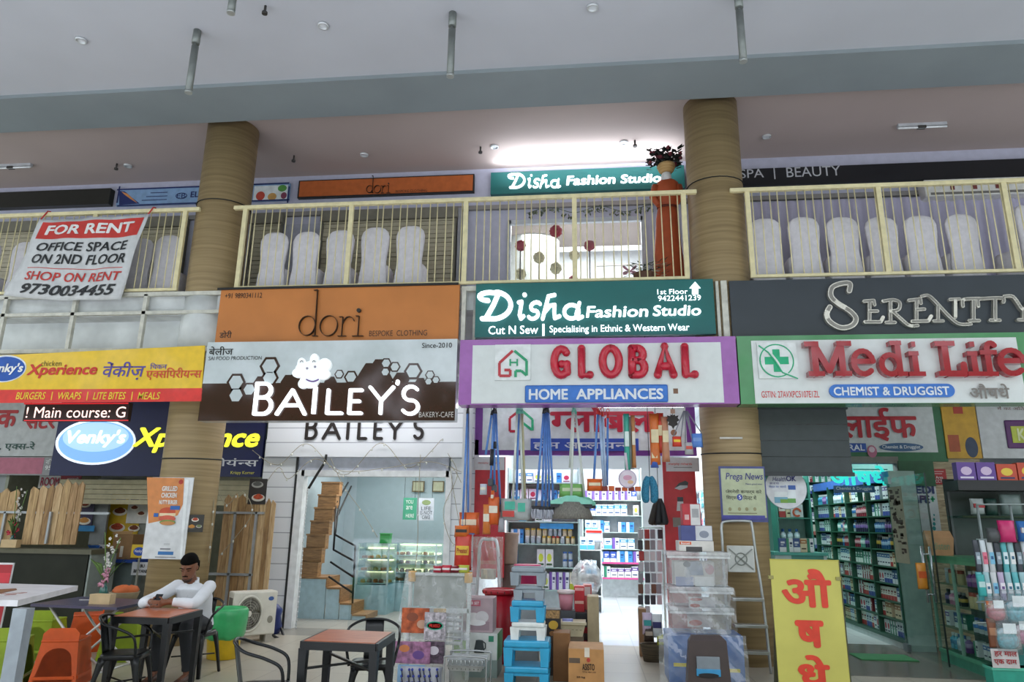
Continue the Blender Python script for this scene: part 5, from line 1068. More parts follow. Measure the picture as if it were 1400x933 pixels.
# white high table at the left edge
t = thing('high_table', 'white topped high table with grey steel leg at the left edge', 'table', (-5.1, -3.8, 0)); z = 1.05
q = [atz(107, 801, z), atz(25, 821, z), Vector((-5.75, -4.5, z)), Vector((-5.95, -3.12, z))]
part('tabletop', MB().prism([(p.x, p.y, z) for p in q], (0, 0, -.045), M('#dedce0', .35)), t)
for px, py in ((31, 835), (-60, 845)):
    p = atz(px, py, .99); part('leg', MB().box(p.x - .055, p.x + .055, p.y - .03, p.y + .05, 0, z - .045, M('#9ba3aa', .4, .4)), t)
    part('foot', MB().box(p.x - .07, p.x + .07, p.y - .3, p.y + .32, 0, .04, M('#9ba3aa', .4, .4)), t)
t = thing('menu_card', 'brown menu card with red dots lying on the white high table', 'menu', tuple(atz(10, 809, z))); a = [atz(x, y, z + .001) for x, y in ((-8, 807), (22, 805.5), (23, 807), (-6, 813))]
part('card', MB().prism([tuple(p) for p in a], (0, 0, .004), M('#8a5a34', .5)), t)
for i, (x, y) in enumerate(((4, 812), (12, 812.5), (20, 812), (28, 811.5), (10, 814), (18, 813.5), (33, 811))): p = atz(x, y, z + .0); part('printed_dot', MB().cyl((p.x, p.y, z), (p.x, p.y, z + .002), .022, M('#a8685a', .5), n=10), t)
t = thing('menu_stand', 'red menu board in a white frame behind the white high table', 'menu', tuple(base((-40, 770, 20, 930), -1.9)))
fq = [(-40, 769), (20.5, 770), (-2, 880), (-60, 880)]
part('frame', MB().ppoly(fq, -1.9, M('#dcdce0', .4), .02), t); part('red_sheet', MB().ppoly([(-38, 772), (17.5, 772.5), (-4, 876), (-58, 876)], -1.92, M('#a8202c', .4), .004), t)
part('stripe', MB().ppoly([(-38, 783), (15, 784), (12, 797), (-38, 796)], -1.924, M('#cc3340', .4), .002), t); part('leg', MB().bar(at(-20, 880, -1.9), (at(-20, 933, -1.9).x, -1.9, 0), .04, .02, M('#dcdce0', .4)), t)
# folding table with vase
z = .75; q = [atz(x, y, z) for x, y in ((42, 826), (112, 816), (214, 821), (160, 831))]; t = thing('folding_table', 'dark topped folding table with white tube legs at the left', 'table', (sum(p.x for p in q) / 4, sum(p.y for p in q) / 4, 0))
part('tabletop', MB().prism([tuple(p) for p in q], (0, 0, -.028), M('#3d3652', .3)), t); wl_ = M('#d5d5d2', .35, .2); c = sum(q, Vector()) / 4
for k in (0, 1):
    a, b = q[0].lerp(q[1], .2 + .6 * k), q[3].lerp(q[2], .2 + .6 * k)
    a = a.lerp(b, .1); b = b.lerp(a, .1)
    part('leg', MB().tube(catmull([(a.x, a.y, z - .03), (a.x * .6 + b.x * .4, a.y * .6 + b.y * .4, .4), (b.x, b.y, .06), (b.x, b.y, .02)], 4), .014, wl_), t); part('leg', MB().tube([(b.x, b.y + .03, z - .03), (a.x, a.y + .03, .02)], .014, wl_), t)
for k in (0, 1):
    a, b = (q[0].lerp(q[3], .12 + .76 * k)), (q[1].lerp(q[2], .12 + .76 * k)); part('stretcher', MB().tube([(a.x, a.y, .1), (b.x, b.y, .1)], .012, wl_), t)
def vase(px, pyb, Y, z, sc, lb, lb2, fl_px, top, pink):
    p = at(px, pyb, Y); t = thing('flower_vase', lb, 'vase', (p.x, Y, z)); x = p.x
    part('bottle', MB().lathe([(.035, 0), (.045, .02), (.047, .12), (.034, .16), (.022, .19), (.026, .21)], x, Y, z, M('#1d5a52', .15, coat=.5), 16), t)
    rnd = random.Random(int(px)); zt = at(px, top, Y).z; sm, wm_, pm_ = M('#5d7a3c', .6), M('#e6e2de', .6), M(pink, .6)
    for s_ in range(2):
        dx = (.05 if s_ else -.04); tp = Vector((x + dx * 2.2, Y, zt - .06 * s_)); part('stem', MB().tube(catmull([(x, Y, z + .15), (x + dx * .6, Y, z + .4), tp], 5), .006, sm, 6), t)
    n = 16
    for i in range(n):
        f = i / n; c = Vector((x + rnd.uniform(-.05, .05) + .03 * f, Y + rnd.uniform(-.04, .04), z + .2 + (zt - z - .2) * f)); r = .045 * (1 - f * .6); m = pm_ if f < .3 else wm_; mb = MB()
        for j in range(5):
            a = j * 1.2566 + rnd.random(); d = Vector((math.cos(a), -.5, math.sin(a))) * r; w_ = Vector((-math.sin(a), 0, math.cos(a))) * r * .45
            mb.loft([[c, c + Vector((0, .003, 0)), c], [c + d * .6 - w_, c + d * .6 + w_, c + d * .6 + Vector((0, .01, 0))], [c + d * 1.1, c + d * 1.1 + Vector((.002, 0, 0)), c + d * 1.1]], m, cap=False)
        part('flower', mb, t)
    for i in range(5):
        a = rnd.uniform(-1, 1); b0 = Vector((x, Y, z + .2)); b1 = b0 + Vector((.16 * a, -.03, .2)); b2 = b0 + Vector((.28 * a, -.05, .22 + .1 * rnd.random())); w_ = Vector((.01, .012, .012)); part('leaf', MB().loft([[b0, b0 + w_ * .3, b0], [b1 - w_, b1 + w_, b1 + Vector((0, .01, 0))], [b2, b2 + w_ * .2, b2]], sm, cap=False), t)
    return t
bz = atz(140, 827, .75)
t = thing('wooden_block', 'small pale wooden box on the folding table, in front of the vase', 'box', (bz.x, bz.y, .75)); a, b, c, e_ = rect((122, 813, 150, 827), bz.y); bw = M('#c8ad84', .6)
part('block_body', MB().box(a, b, bz.y, bz.y + .1, .75, e_, bw), t); part('rim', MB().box(a - .003, b + .003, bz.y - .003, bz.y + .003, e_ - .012, e_, bw), t)
vase(141, 812, bz.y + .2, .75, 1, 'teal glass bottle of tall white and pink flowers on the folding table', '', 140, 728, '#d99ab0')
zt_ = at(20, 746, 1.2).z
vase(17, 736, 1.15, at(17, 751, 1.15).z, 1, 'teal glass bottle of white and pink flowers on the counter at the left edge', '', 20, 665, '#c8384e')
t = thing('wooden_block', 'small wooden box under the vase on the left counter', 'box', tuple(base((8, 738, 29, 749), 1.0))); part('block_body', MB().prect((8, 738, 29, 749), 1.0, bw, .1), t)
p = atz(124, 822, .75); t = thing('cutlery', 'pale plastic spoon lying on the folding table', 'spoon', tuple(p)); part('handle', MB().tube([(p.x - .14, p.y, .757), (p.x + .08, p.y + .02, .757)], .006, M('#c9c9c9', .4), 6), t); part('bowl', MB().ball((p.x + .11, p.y + .02, .76), .025, M('#c9c9c9', .4), 8, (1.4, 1, .4)), t)
p = atz(172, 812, .75); t = thing('basket', 'round pale basket with an orange cloth behind the man\'s table', 'basket', (p.x, -.9, .0))
c = at(170, 815, -.9); part('bowl', MB().lathe([(.14, 0), (.17, .1), (.175, .11), (.16, .1), (.13, .01)], c.x, -.9, c.z - .06, M('#9a8a70', .7), 18), t); part('stand', MB().box(c.x - .15, c.x + .15, -1.02, -.78, 0, c.z - .06, M('#5a4a3a', .6)), t)
mb = MB(); mb.loft([[(c.x + r * 1.3 * math.cos(j * .45) * (1 + .15 * math.sin(j * 2.1)), -.9 + r * math.sin(j * .45), c.z + h + .012 * math.sin(j * 1.7)) for j in range(14)] for r, h in ((.1, .02), (.12, .06), (.1, .1), (.04, .12))], M('#c0602c', .7)); tag(mb.build('cloth'), 'crumpled orange cloth in the pale basket beside the column', 'cloth')
# ---------------------------------------------------------------- the seated man
def remesh(mb, name, parent, vox=.009, sm=4):
    o = mb.build(name, parent)
    r = o.modifiers.new('r', 'REMESH'); r.mode = 'VOXEL'; r.voxel_size = vox; r.use_smooth_shade = True
    s_ = o.modifiers.new('s', 'SMOOTH'); s_.iterations = sm; s_.factor = .5
    dg = bpy.context.evaluated_depsgraph_get(); me = bpy.data.meshes.new_from_object(o.evaluated_get(dg)); o.modifiers.clear(); old = o.data; o.data = me
    if not me.materials:
        for m in old.materials: me.materials.append(m)
    return o
SK = M('#7d4f38', .5, noise=.06); SHW = M('#dfe2e8', .7, noise=.02); TRS = M('#23262c', .7)
hx = c1.x - .12; hy = c1.y + .98
pel = Vector((hx, hy, .52)); che = Vector((hx - .01, hy - .1, .82)); nek = Vector((hx - .02, hy - .17, .985))
t = thing('person', 'man in a white shirt sitting at the orange table, looking down at a phone', 'person', (hx, hy, 0))
HR = Matrix.Rotation(.12, 3, 'Z') @ Matrix.Rotation(.42, 3, 'X'); HO = Vector((hx - .03, hy - .2, 1.03))
hd = lambda x, y, z: HO + HR @ (Vector((x, y, z)) * 1.13)
def hring(z, w, f, b, n=20): return [hd(w * math.cos(2 * math.pi * j / n), (f + b) / 2 + (b - f) / 2 * math.sin(2 * math.pi * j / n), z) for j in range(n)]
bd = MB()
bd.loft([hring(*q) for q in ((-.01, .02, -.085, -.04), (.0, .034, -.095, -.02), (.02, .048, -.099, .0), (.05, .06, -.096, .04), (.08, .066, -.092, .07), (.12, .071, -.084, .09), (.15, .074, -.086, .098), (.185, .068, -.076, .09), (.21, .05, -.052, .065), (.225, .02, -.01, .03))], SK)
bd.loft([[hd(s * .5, y0, z), hd(s, y1, z - .004), hd(-s, y1, z - .004), hd(-s * .5, y0, z)] for z, s, y0, y1 in ((.128, .006, -.092, -.075), (.1, .01, -.106, -.08), (.082, .015, -.114, -.08), (.072, .012, -.1, -.08))], SK)
bd.tube([hd(-.024, -.098, .048), hd(0, -.105, .046), hd(.024, -.098, .048)], .008, SK, 8)
for s_ in (-1, 1): bd.ball(hd(s_ * .074, .01, .1), .028, SK, 8, (.35, .7, 1)); bd.tube([hd(s_ * .015, -.09, .138), hd(s_ * .05, -.078, .136)], .009, SK, 6)
bd.tube([nek - Vector((0, -.02, .06)), nek + Vector((0, -.01, .02)), hd(0, .0, .04)], [.07, .056, .056], SK, 12)
def limb(mb, P, R, m): mb.tube(catmull(P, 4), [R[min(int(i / 4), len(R) - 2)] * (1 - (i % 4) / 4) + R[min(int(i / 4) + 1, len(R) - 1)] * ((i % 4) / 4) for i in range(4 * (len(P) - 1) + 1)], m, 14)
shL, shR = nek + Vector((-.19, .05, -.055)), nek + Vector((.19, .05, -.055))
phz = Vector((hx - .05, T1[2].y - .1, .84))
elL = Vector((hx - .27, T1[2].y + .04, .765 + .035)); elR = Vector((hx + .27, T1[2].y + .06, .765 + .035))
wrL = phz + Vector((-.085, .055, -.02)); wrR = phz + Vector((.09, .055, -.015))
def torso(mb, k, m):
    rings = []
    for p, w, d in ((pel + Vector((0, 0, -.08)), .15, .11), (pel, .175, .125), (pel.lerp(che, .5), .165, .115), (che, .19, .12), (che.lerp(nek, .55), .19, .11), (nek + Vector((0, .03, -.055)), .13, .08), (nek + Vector((0, .02, -.02)), .07, .062)):
        rings.append([p + Vector(((w + k) * math.copysign(abs(math.cos(2 * math.pi * j / 20)) ** .8, math.cos(2 * math.pi * j / 20)), (d + k) * math.sin(2 * math.pi * j / 20), 0)) for j in range(20)])
    mb.loft(rings, m)
torso(bd, 0, SK)
for sh, el, wr in ((shL, elL, wrL), (shR, elR, wrR)):
    limb(bd, [sh, sh.lerp(el, .5) + Vector((0, .0, 0)), el, el.lerp(wr, .5), wr], [.052, .046, .042, .036, .027], SK)
knL, knR = Vector((hx - .16, hy - .46, .56)), Vector((hx + .13, hy - .44, .55)); anL, anR = Vector((hx - .17, hy - .42, .09)), Vector((hx + .16, hy - .36, .09))
for s_, kn, an in ((-1, knL, anL), (1, knR, anR)):
    limb(bd, [pel + Vector((s_ * .09, -.02, 0)), (pel + Vector((s_ * .1, 0, .02))).lerp(kn, .5), kn, kn.lerp(an, .45), an], [.08, .075, .055, .05, .035], SK)
    bd.tube([an + Vector((0, .04, -.04)), an + Vector((0, -.06, -.045)), an + Vector((0, -.16, -.06))], [.036, .038, .026], SK, 10)
# hands: palm, four bent fingers of unequal length and a thumb, closed round the phone's edges
for s_, wr in ((-1, wrL), (1, wrR)):
    pc = phz + Vector((s_ * .05, .02, -.025)); bd.tube([wr, wr.lerp(pc, .5), pc], [.027, .033, .034], SK, 10); bd.ball(pc, .034, SK, 10, (.8, 1.0, .9))
    for i, L in enumerate((.062, .07, .066, .052)):
        a = pc + Vector((s_ * .004, -.01 - .0, .022 - .019 * i)); b = a + Vector((-s_ * .012, -.034, .0)); c = b + Vector((-s_ * L * .5, -.012, .002)); d = c + Vector((-s_ * L * .28, .012, .002)); bd.tube(catmull([a, b, c, d], 3), [.0095] * 6 + [.0085] * 3 + [.007], SK, 8)
    th = [pc + Vector((0, -.005, .025)), pc + Vector((-s_ * .008, -.012, .05)), pc + Vector((-s_ * .032, -.02, .056))]; bd.tube(catmull(th, 3), [.012, .012, .011, .0105, .01, .009, .008], SK, 8)
body = remesh(bd, 'body', t, .0075, 3)
sb = MB(); torso(sb, .016, SHW)
for sh, el, wr in ((shL, elL, wrL), (shR, elR, wrR)):
    w2 = el.lerp(wr, .82); limb(sb, [sh + Vector((0, 0, .004)), sh.lerp(el, .5) + Vector((0, .01, -.01)), el, el.lerp(w2, .5), w2], [.07, .066, .06, .052, .042], SHW)
    sb.ball(sh, .07, SHW, 12)
shirt = remesh(sb, 'shirt', t, .01, 3)
k = MB(); k.loft([[nek + Vector((r * math.cos(a) * 1.0, .012 + r * .95 * math.sin(a), h + (.012 if math.sin(a) > -.2 else -.03 * -math.sin(a)))) for a in [2 * math.pi * j / 20 for j in range(20)]] for r, h in ((.075, -.03), (.07, .01), (.066, .03), (.064, .01))], SHW, cap=False); part('collar', k, t)
k = MB(); cz = [che + Vector((0, -.14, .1)), che + Vector((0, -.139, 0)), pel.lerp(che, .5) + Vector((0, -.134, 0))]; k.tube(cz, .006, M('#cfd3da', .7), 6)
part('placket', k, t)
tb = MB()
for s_, kn, an in ((-1, knL, anL), (1, knR, anR)):
    limb(tb, [pel + Vector((s_ * .09, -.0, 0)), (pel + Vector((s_ * .1, 0, .02))).lerp(kn, .5), kn, kn.lerp(an, .5), an + Vector((0, 0, .02))], [.1, .092, .072, .066, .058], TRS)
tb.loft([[pel + Vector(((w) * math.cos(2 * math.pi * j / 20), d * math.sin(2 * math.pi * j / 20), z)) for j in range(20)] for z, w, d in ((-.1, .15, .12), (-.03, .19, .14), (.05, .182, .134))], TRS)
remesh(tb, 'trousers', t, .01, 3)
hb = MB(); HRM = M('#0c0a09', .9, noise=.1, ns=80, spec=.1)
hb.loft([hring(*q) for q in ((.135, .073, .0, .1), (.15, .079, -.03, .105), (.165, .081, -.08, .106), (.178, .08, -.09, .106), (.2, .072, -.085, .1), (.225, .055, -.065, .08), (.24, .03, -.03, .045), (.243, .008, .0, .015))], HRM)
hb.loft([hring(*q) for q in ((.05, .06, .03, .085), (.09, .074, .025, .097), (.14, .078, .02, .104))], HRM); part('hair', hb, t)
for s_ in (-1, 1):
    part('eyebrow', MB().tube([hd(s_ * .014, -.1, .14), hd(s_ * .035, -.096, .145), hd(s_ * .056, -.083, .138)], .0045, HRM, 6), t); part('eye', MB().tube([hd(s_ * .018, -.094, .117), hd(s_ * .033, -.094, .114), hd(s_ * .048, -.086, .117)], .0022, HRM, 6), t)
part('moustache', MB().tube([hd(-.026, -.1, .06), hd(0, -.108, .066), hd(.026, -.1, .06)], .0055, HRM, 6), t)
bb = MB(); bb.loft([hring(*q) for q in ((-.014, .02, -.088, -.05), (-.002, .036, -.0985, -.03), (.014, .046, -.1015, -.02), (.026, .05, -.1, .0))], M('#3a261c', .7)); part('beard', bb, t)
part('mouth', MB().tube([hd(-.022, -.103, .045), hd(0, -.11, .043), hd(.022, -.103, .045)], .0035, M('#5a2f28', .5), 6), t)
for s_, an in ((-1, anL), (1, anR)): mb = MB(); mb.loft([[an + Vector((w * math.cos(2 * math.pi * j / 14), y + .0, -.09 + h * (1 + math.sin(2 * math.pi * j / 14)) / 2)) for j in range(14)] for y, w, h in ((.06, .03, .06), (.03, .042, .085), (-.04, .045, .08), (-.12, .05, .055), (-.18, .042, .045), (-.2, .02, .03))], M('#4a2e22', .5)); part('shoe', mb, t)
t = thing('phone', 'dark mobile phone held by the seated man', 'phone', tuple(phz)); R_ = Matrix.Rotation(-.7, 4, 'X')
mb = MB(); mb.box(-.038, .038, -.004, .004, -.055, .075, M('#17181c', .2), .003); bmesh.ops.transform(mb.bm, matrix=Matrix.Translation(phz + Vector((0, -.005, .0))) @ R_, verts=mb.bm.verts[:]); part('case', mb, t)
mb = MB(); mb.box(-.033, .033, .004, .0055, -.048, .07, M('#9fb4c8', .2, es=.6)); bmesh.ops.transform(mb.bm, matrix=Matrix.Translation(phz + Vector((0, -.005, .0))) @ R_, verts=mb.bm.verts[:]); part('screen', mb, t)
# ---------------------------------------------------------------- shared little goods: unit meshes copied along shelves
GX = {}
def unit_box(key, base_, band, dark, style):
    mb = MB(); b = M(base_, .4, noise=0); k = M(band, .4, noise=0); d = M(dark, .5, noise=0); mb.box(-.5, .5, 0, 1, 0, 1, b)
    e = -.012
    if style == 0: mb.box(-.5, .5, e, 0, .62, .9, k); mb.box(-.32, .32, e * 1.5, e, .7, .8, b); mb.box(-.35, .35, e, 0, .2, .3, d)
    elif style == 1: mb.box(-.5, .5, e, 0, 0, .35, k); mb.box(-.3, .3, e, 0, .62, .76, d); mb.box(-.3, .1, e, 0, .48, .54, d)
    elif style == 2: mb.box(-.5, -.1, e, 0, 0, 1, k); mb.box(.0, .38, e, 0, .55, .72, d); mb.box(0, .3, e, 0, .4, .46, d)
    else: mb.prism([(.3 * math.cos(i * .52), 0, .52 + .24 * math.sin(i * .52)) for i in range(12)], (0, e, 0), k); mb.box(-.36, .36, e, 0, .1, .2, d)
    return mb
def unit_bottle(base_, cap, band):
    mb = MB(); mb.lathe([(.42, 0), (.46, .02), (.46, .3), (.465, .3), (.465, .56), (.46, .56), (.44, .66), (.22, .74), (.22, .8), (.24, .8), (.24, .99), (.2, 1)], 0, .5, 0, M(base_, .3, noise=0), 10, mats=[M(c, .3, noise=0) for c in (base_, base_, base_, band, base_, base_, base_, base_, cap, cap, cap)]); return mb
def unit_jar(base_, cap):
    mb = MB(); mb.lathe([(.42, 0), (.46, .03), (.46, .7), (.4, .76), (.44, .77), (.44, .97), (.4, 1)], 0, .5, 0, M(base_, .25, noise=0), 10, mats=[M(c, .3, noise=0) for c in (base_, base_, base_, cap, cap, cap)]); return mb
def unit_pack(base_, band, dark):
    mb = MB(); b = M(base_, .3, noise=0); mb.loft([[(x * w, .5 + y * d * .5, z) for x, y in ((-.5, 0), (-.3, -1), (.3, -1), (.5, 0), (.3, 1), (-.3, 1))] for z, w, d in ((0, 1, .1), (.1, .95, .7), (.5, .92, 1), (.85, .95, .6), (1, 1, .05))], b)
    mb.box(-.34, .34, -.02, .1, .25, .62, M(band, .3, noise=0)); mb.box(-.2, .2, -.04, .1, .4, .5, M(dark, .4, noise=0)); return mb
KINDS = {}
CN = {'med': ['white and blue', 'cream and red', 'white and green', 'pale and violet', 'tan and brown', 'white and pink', 'navy', 'dark red', 'white and purple', 'dark green'], 'bot': ['dark violet', 'white and blue', 'crimson', 'blue', 'cream and red', 'black', 'pink', 'turquoise'], 'appl': ['blue', 'white and sky blue', 'white and lime', 'cream and olive', 'royal blue', 'white and pink', 'white and violet', 'pale aqua'], 'jar': ['red lidded', 'blue lidded', 'yellow lidded', 'pale'], 'bot2': ['white', 'violet', 'aqua', 'grey white'], 'pk': ['aqua', 'black', 'white and pink', 'teal', 'lilac', 'white and blue'], 'toy': ['red', 'blue', 'purple', 'yellow', 'green']}
def proto(kind, i, mbf):
    mb = mbf(); me = bpy.data.meshes.new(kind); bmesh.ops.recalc_face_normals(mb.bm, faces=mb.bm.faces[:]); mb.bm.to_mesh(me); mb.bm.free()
    for m in mb.m: me.materials.append(m)
    KINDS.setdefault(kind, []).append(me)
def protos(kind, name, lst, f):
    for i, a in enumerate(lst): proto(kind, i, lambda: f(*a))
    GX[kind] = name
WH, DN = '#dfe3e6', '#2c3a5a'
protos('med', 'medicine_box', [(1, WH, '#2f6ab0', DN, 0), (1, '#e6e2d8', '#b03a3a', '#7a2a2a', 1), (1, WH, '#2f8a6a', DN, 2), (1, '#cfd9e0', '#3a4a9a', DN, 1), (1, '#d9c9a8', '#a86a3a', '#4a3a2a', 0), (1, WH, '#c03a4a', DN, 3), (1, '#34528a', WH, '#d9dde2', 1), (1, '#8a2f3a', WH, '#e6dcd0', 2), (1, '#e6e8ea', '#6a4a9a', DN, 0), (1, '#2f6a5a', '#dfe6e0', '#e6ece8', 1)], unit_box)
protos('bot', 'bottle', [('#3a2f5a', '#1c1c24', '#8a6ab0'), ('#d9dee2', '#2f5aa0', '#3a7ac0'), ('#b02f4a', '#e6e6e6', '#e0b0b8'), ('#2f6aa8', '#d9d9d9', '#a8c8e6'), ('#e0d8c8', '#c0392b', '#e08a6a'), ('#2a2c34', '#8a8a90', '#c9a84a'), ('#d98ab0', '#f0f0f0', '#f0c8d8'), ('#7ac0b8', '#2f6a6a', '#e6f0ee')], unit_bottle)
protos('appl', 'product_box', [(1, '#3f8fd0', '#d9e8f4', '#1f4a8a', 2), (1, '#e4e8ea', '#4a9ad0', '#2a4a7a', 0), (1, WH, '#c8d84a', '#3a5a3a', 3), (1, '#e6e2d0', '#b0b838', '#6a5a2a', 1), (1, '#3a5ab0', WH, '#e6e6f0', 1), (1, '#e8e8ee', '#c03a5a', '#7a2a4a', 3), (1, '#dfe6ee', '#7a5ab0', '#3a3a6a', 2), (1, '#d8ecf4', '#58b0d8', '#2a5a8a', 1)], unit_box)
protos('jar', 'jar', [('#c9b88a', '#b0402f'), ('#b8c8d0', '#3a6ab0'), ('#c8c0a0', '#c9a83a'), ('#a8b8c0', '#d9dee2')], unit_jar)
protos('bot2', 'flask', [('#c9d8e6', '#3a6ab0', '#e6f0f8'), ('#7a4a9a', '#d9d9e0', '#a88ac0'), ('#58b8d8', '#e6e6e6', '#2a7aa8'), ('#e6e6e0', '#8a9aa0', '#c8d0b0')], unit_bottle)
protos('pk', 'blister_pack', [('#9ac0c8', '#e6e8ea', '#3a6a8a'), ('#3a3f4a', '#8a9aa8', '#c8d0d8'), ('#d0d8e0', '#d9728a', '#a83a5a'), ('#58b0b8', '#d8eaf0', '#2a6a80'), ('#b8a8c8', '#ece6f0', '#6a4a8a'), ('#c8ccd0', '#7ab8d8', '#2a5a8a')], unit_pack)
protos('toy', 'toy_box', [(1, '#c8503a', '#e8c84a', '#2a3a6a', 3), (1, '#3a5ab0', '#e0a8c0', '#e8e8e8', 2), (1, '#6a4a9a', '#d8c0e0', '#e8e0f0', 3), (1, '#d8c850', '#3a8a5a', '#7a3a2a', 1), (1, '#4a9a6a', '#e6e2c0', '#2a4a3a', 0)], unit_box)
NOBJ = [0]
def put(kind, i, loc, sc, rz, label, cat, group):
    me = KINDS[kind][i % len(KINDS[kind])]; o = bpy.data.objects.new(GX[kind], me); COL.objects.link(o); o.location = loc; o.scale = sc; o.rotation_euler = (0, 0, rz); tag(o, label, cat, group); NOBJ[0] += 1; return o
def row(kind, p0, p1, z, h, w, d, label, cat, group, rnd, fill=.93, hv=.18, same=None, inset=0):
    """stand goods side by side from p0 to p1 (x,y), fronts to the left of that direction... facing outward"""
    p0, p1 = Vector((p0[0], p0[1], 0)), Vector((p1[0], p1[1], 0)); L = (p1 - p0).length; u = (p1 - p0) / L; rz = math.atan2(u.y, u.x); x = 0; run = None; left = 0; cnt = 0
    while x < L - w * .6:
        if left <= 0: run = rnd.randrange(50) if same is None else same; left = rnd.randint(1, 3); hh = h * (1 - hv * rnd.random()); ww = w * (.8 + .4 * rnd.random())
        left -= 1
        if x + ww > L: break
        if rnd.random() < fill: cnt += 1; put(kind, run, p0 + u * (x + ww / 2) + Vector((0, 0, z)), (ww * .95, d, hh), rz, label.replace('{n}', nth(cnt)).replace('{c}', CN[kind][run % len(CN[kind])]), cat, group)
        x += ww + .004
# ---------------------------------------------------------------- home goods shop: inner sign and back of the sign
IS = 2.0
t = sign('shop_sign', 'white inner sign with purple frame behind the hanging mops', 'sign', (646, 548, 951, 623), IS, M('#7a3f96', .3), .1, board='frame')
part('face_panel', MB().prect((660, 548, 938, 616), IS, M('#d5dade', .35), .01), t); Yq = IS - .01
mb = MB(); R5 = M('#b01c34', .4)
for P, m in (([(697, 590), (697, 572), (710, 562)], R5), ([(697, 590), (705, 590)], R5), ([(714, 562), (728, 574), (728, 589)], GR), ([(714, 562), (714, 590)], GR), ([(714, 578), (727, 588)], GR)):
    q = [at(x, y, Yq) for x, y in P]; mb.stroke([(p.x, p.z) for p in q], Yq, .04, m, .008, False)
part('house_emblem', mb, t)
ptext(t, 'ग|लोबल', (752, 552, 894, 592), Yq, R5, .02, bold=.03)
part('blue_plate', MB().prect((725.5, 600, 873, 617), Yq, M('#3350b0', .35), .012), t); ptext(t, 'होम अप|लायन|स', (729, 602, 868, 615.5), Yq - .012, M('#d9dcec', .4), .004, bold=.02)
for a, b, lb in ((664, 752, 'left tube light glowing above the inner sign of the home goods shop'), (818, 935, 'right tube light glowing above the inner sign of the home goods shop')):
    p, q = at(a, 557, 1.7), at(b, 557, 1.7); t = thing('tube_light', lb, 'light', (p.x, 1.7, p.z)); part('tube', MB().cyl((p.x, 1.7, p.z + .02), (q.x, 1.7, p.z + .02), .03, M('#ffffff', es=7), n=8), t); part('batten', MB().box(p.x, q.x, 1.73, 1.78, p.z, 4.05, M('#d9dcde', .5)), t)
# red panels either side of the shop mouth
t = poster('panel', 'red and white panel on the left jamb, behind the blue mops', 'panel', (648, 625, 690, 790), 1.99, M('#c02c38', .45), .03); part('white_area', MB().prect((648, 625, 690, 643), 1.99, M('#d5d5d8', .45), .004), t); ptext(t, 'morphy richards', (654, 632, 684, 635), 1.986, RD)
t = poster('panel', 'tall red panel with a steam iron picture beside the right column', 'panel', (910.5, 626, 956, 884), 1.0, M('#c42f38', .45), .03); part('white_area', MB().prect((910.5, 626, 956, 645), 1.0, M('#d0d0d4', .45), .004), t); ptext(t, 'morphy richards', (914, 633, 946, 637), .996, RD, bold=.01); part('text_line', MB().prect((921, 639, 946, 640), .996, M('#8a8a8a', .5), .003), t)
mb = MB(); mb.ppoly([(922, 668), (928, 661), (937, 657.5), (941, 660), (940, 666), (930, 670)], 1.0, M('#3a3a40', .3), .006); mb.ppoly([(922, 668), (930, 664), (940, 664), (940, 667), (930, 670.5)], .994, M('#b8bcc2', .3), .004); part('iron_picture', mb, t)
mb = MB(); mb.ppoly([(925, 699), (926, 686), (928, 680), (933, 680), (934, 686), (935, 699)], 1.0, M('#c8ccd0', .3), .006); mb.prect((926, 680, 934, 686), .994, M('#30323a', .4), .004); part('mixer_picture', mb, t); part('grey_box_picture', MB().prect((920, 708, 932, 721), 1.0, M('#8a8480', .5), .004), t)
# ---------------------------------------------------------------- shop shelving
sg = MG('#d8f0ec', .1); sm_ = M('#a9c4c0', .3, .3)
def shelf_unit(lb, x0, x1, Y, d, zs, ztop, mat=None, back='#cfdadd', name='shelf_unit'):
    t = thing(name, lb, 'shelves', ((x0 + x1) / 2, Y + d / 2, 0)); mat = mat or sm_
    part('back_panel', MB().box(x0, x1, Y + d, Y + d + .02, 0, ztop, M(back, .5)), t)
    for x in (x0, x1): part('upright', MB().box(x - .015, x + .015, Y, Y + d, 0, ztop, mat), t)
    for z in zs: part('shelf', MB().box(x0 + .015, x1 - .015, Y, Y + d, z - .018, z, mat), t)
    return t
rnd = random.Random(21)
Yl = 3.2; sx0, sx1 = at(693, 760, Yl).x, at(791.5, 760, Yl).x
zl_ = [at(745, y, Yl).z for y in (807, 776, 744, 713.5, 684, 660)]
shelf_unit('glass shelves with jars and blue boxes at the left inside the home goods shop', sx0, sx1, Yl, .4, zl_, at(745, 640, Yl).z)
Gl = 'on the left glass shelves of the home goods shop'
row('appl', (sx0 + .5, Yl + .06), (sx1 - .04, Yl + .06), zl_[0] + .002, .3, .11, .18, '{c} tall product box, {n} from left on the lowest left glass shelf', 'box', 'boxes on the lowest left shelf', rnd, 1)
row('appl', (sx0 + .06, Yl + .06), (sx0 + .3, Yl + .06), zl_[1] + .002, .28, .1, .15, 'blue carton, {n} from left on the middle left glass shelf', 'box', 'cartons at the left end of the middle shelf', rnd, 1, same=0)
row('appl', (sx0 + .52, Yl + .06), (sx1 - .3, Yl + .06), zl_[1] + .002, .32, .12, .15, '{c} box, {n} from left, middle of the middle glass shelf', 'box', 'boxes on the middle left shelf', rnd, 1)
row('jar', (sx1 - .29, Yl + .06), (sx1 - .03, Yl + .06), zl_[1] + .002, .13, .085, .085, '{c} jar, {n} from left, lower layer at right end of middle glass shelf', 'jar', 'jars on the middle left shelf', rnd, 1)
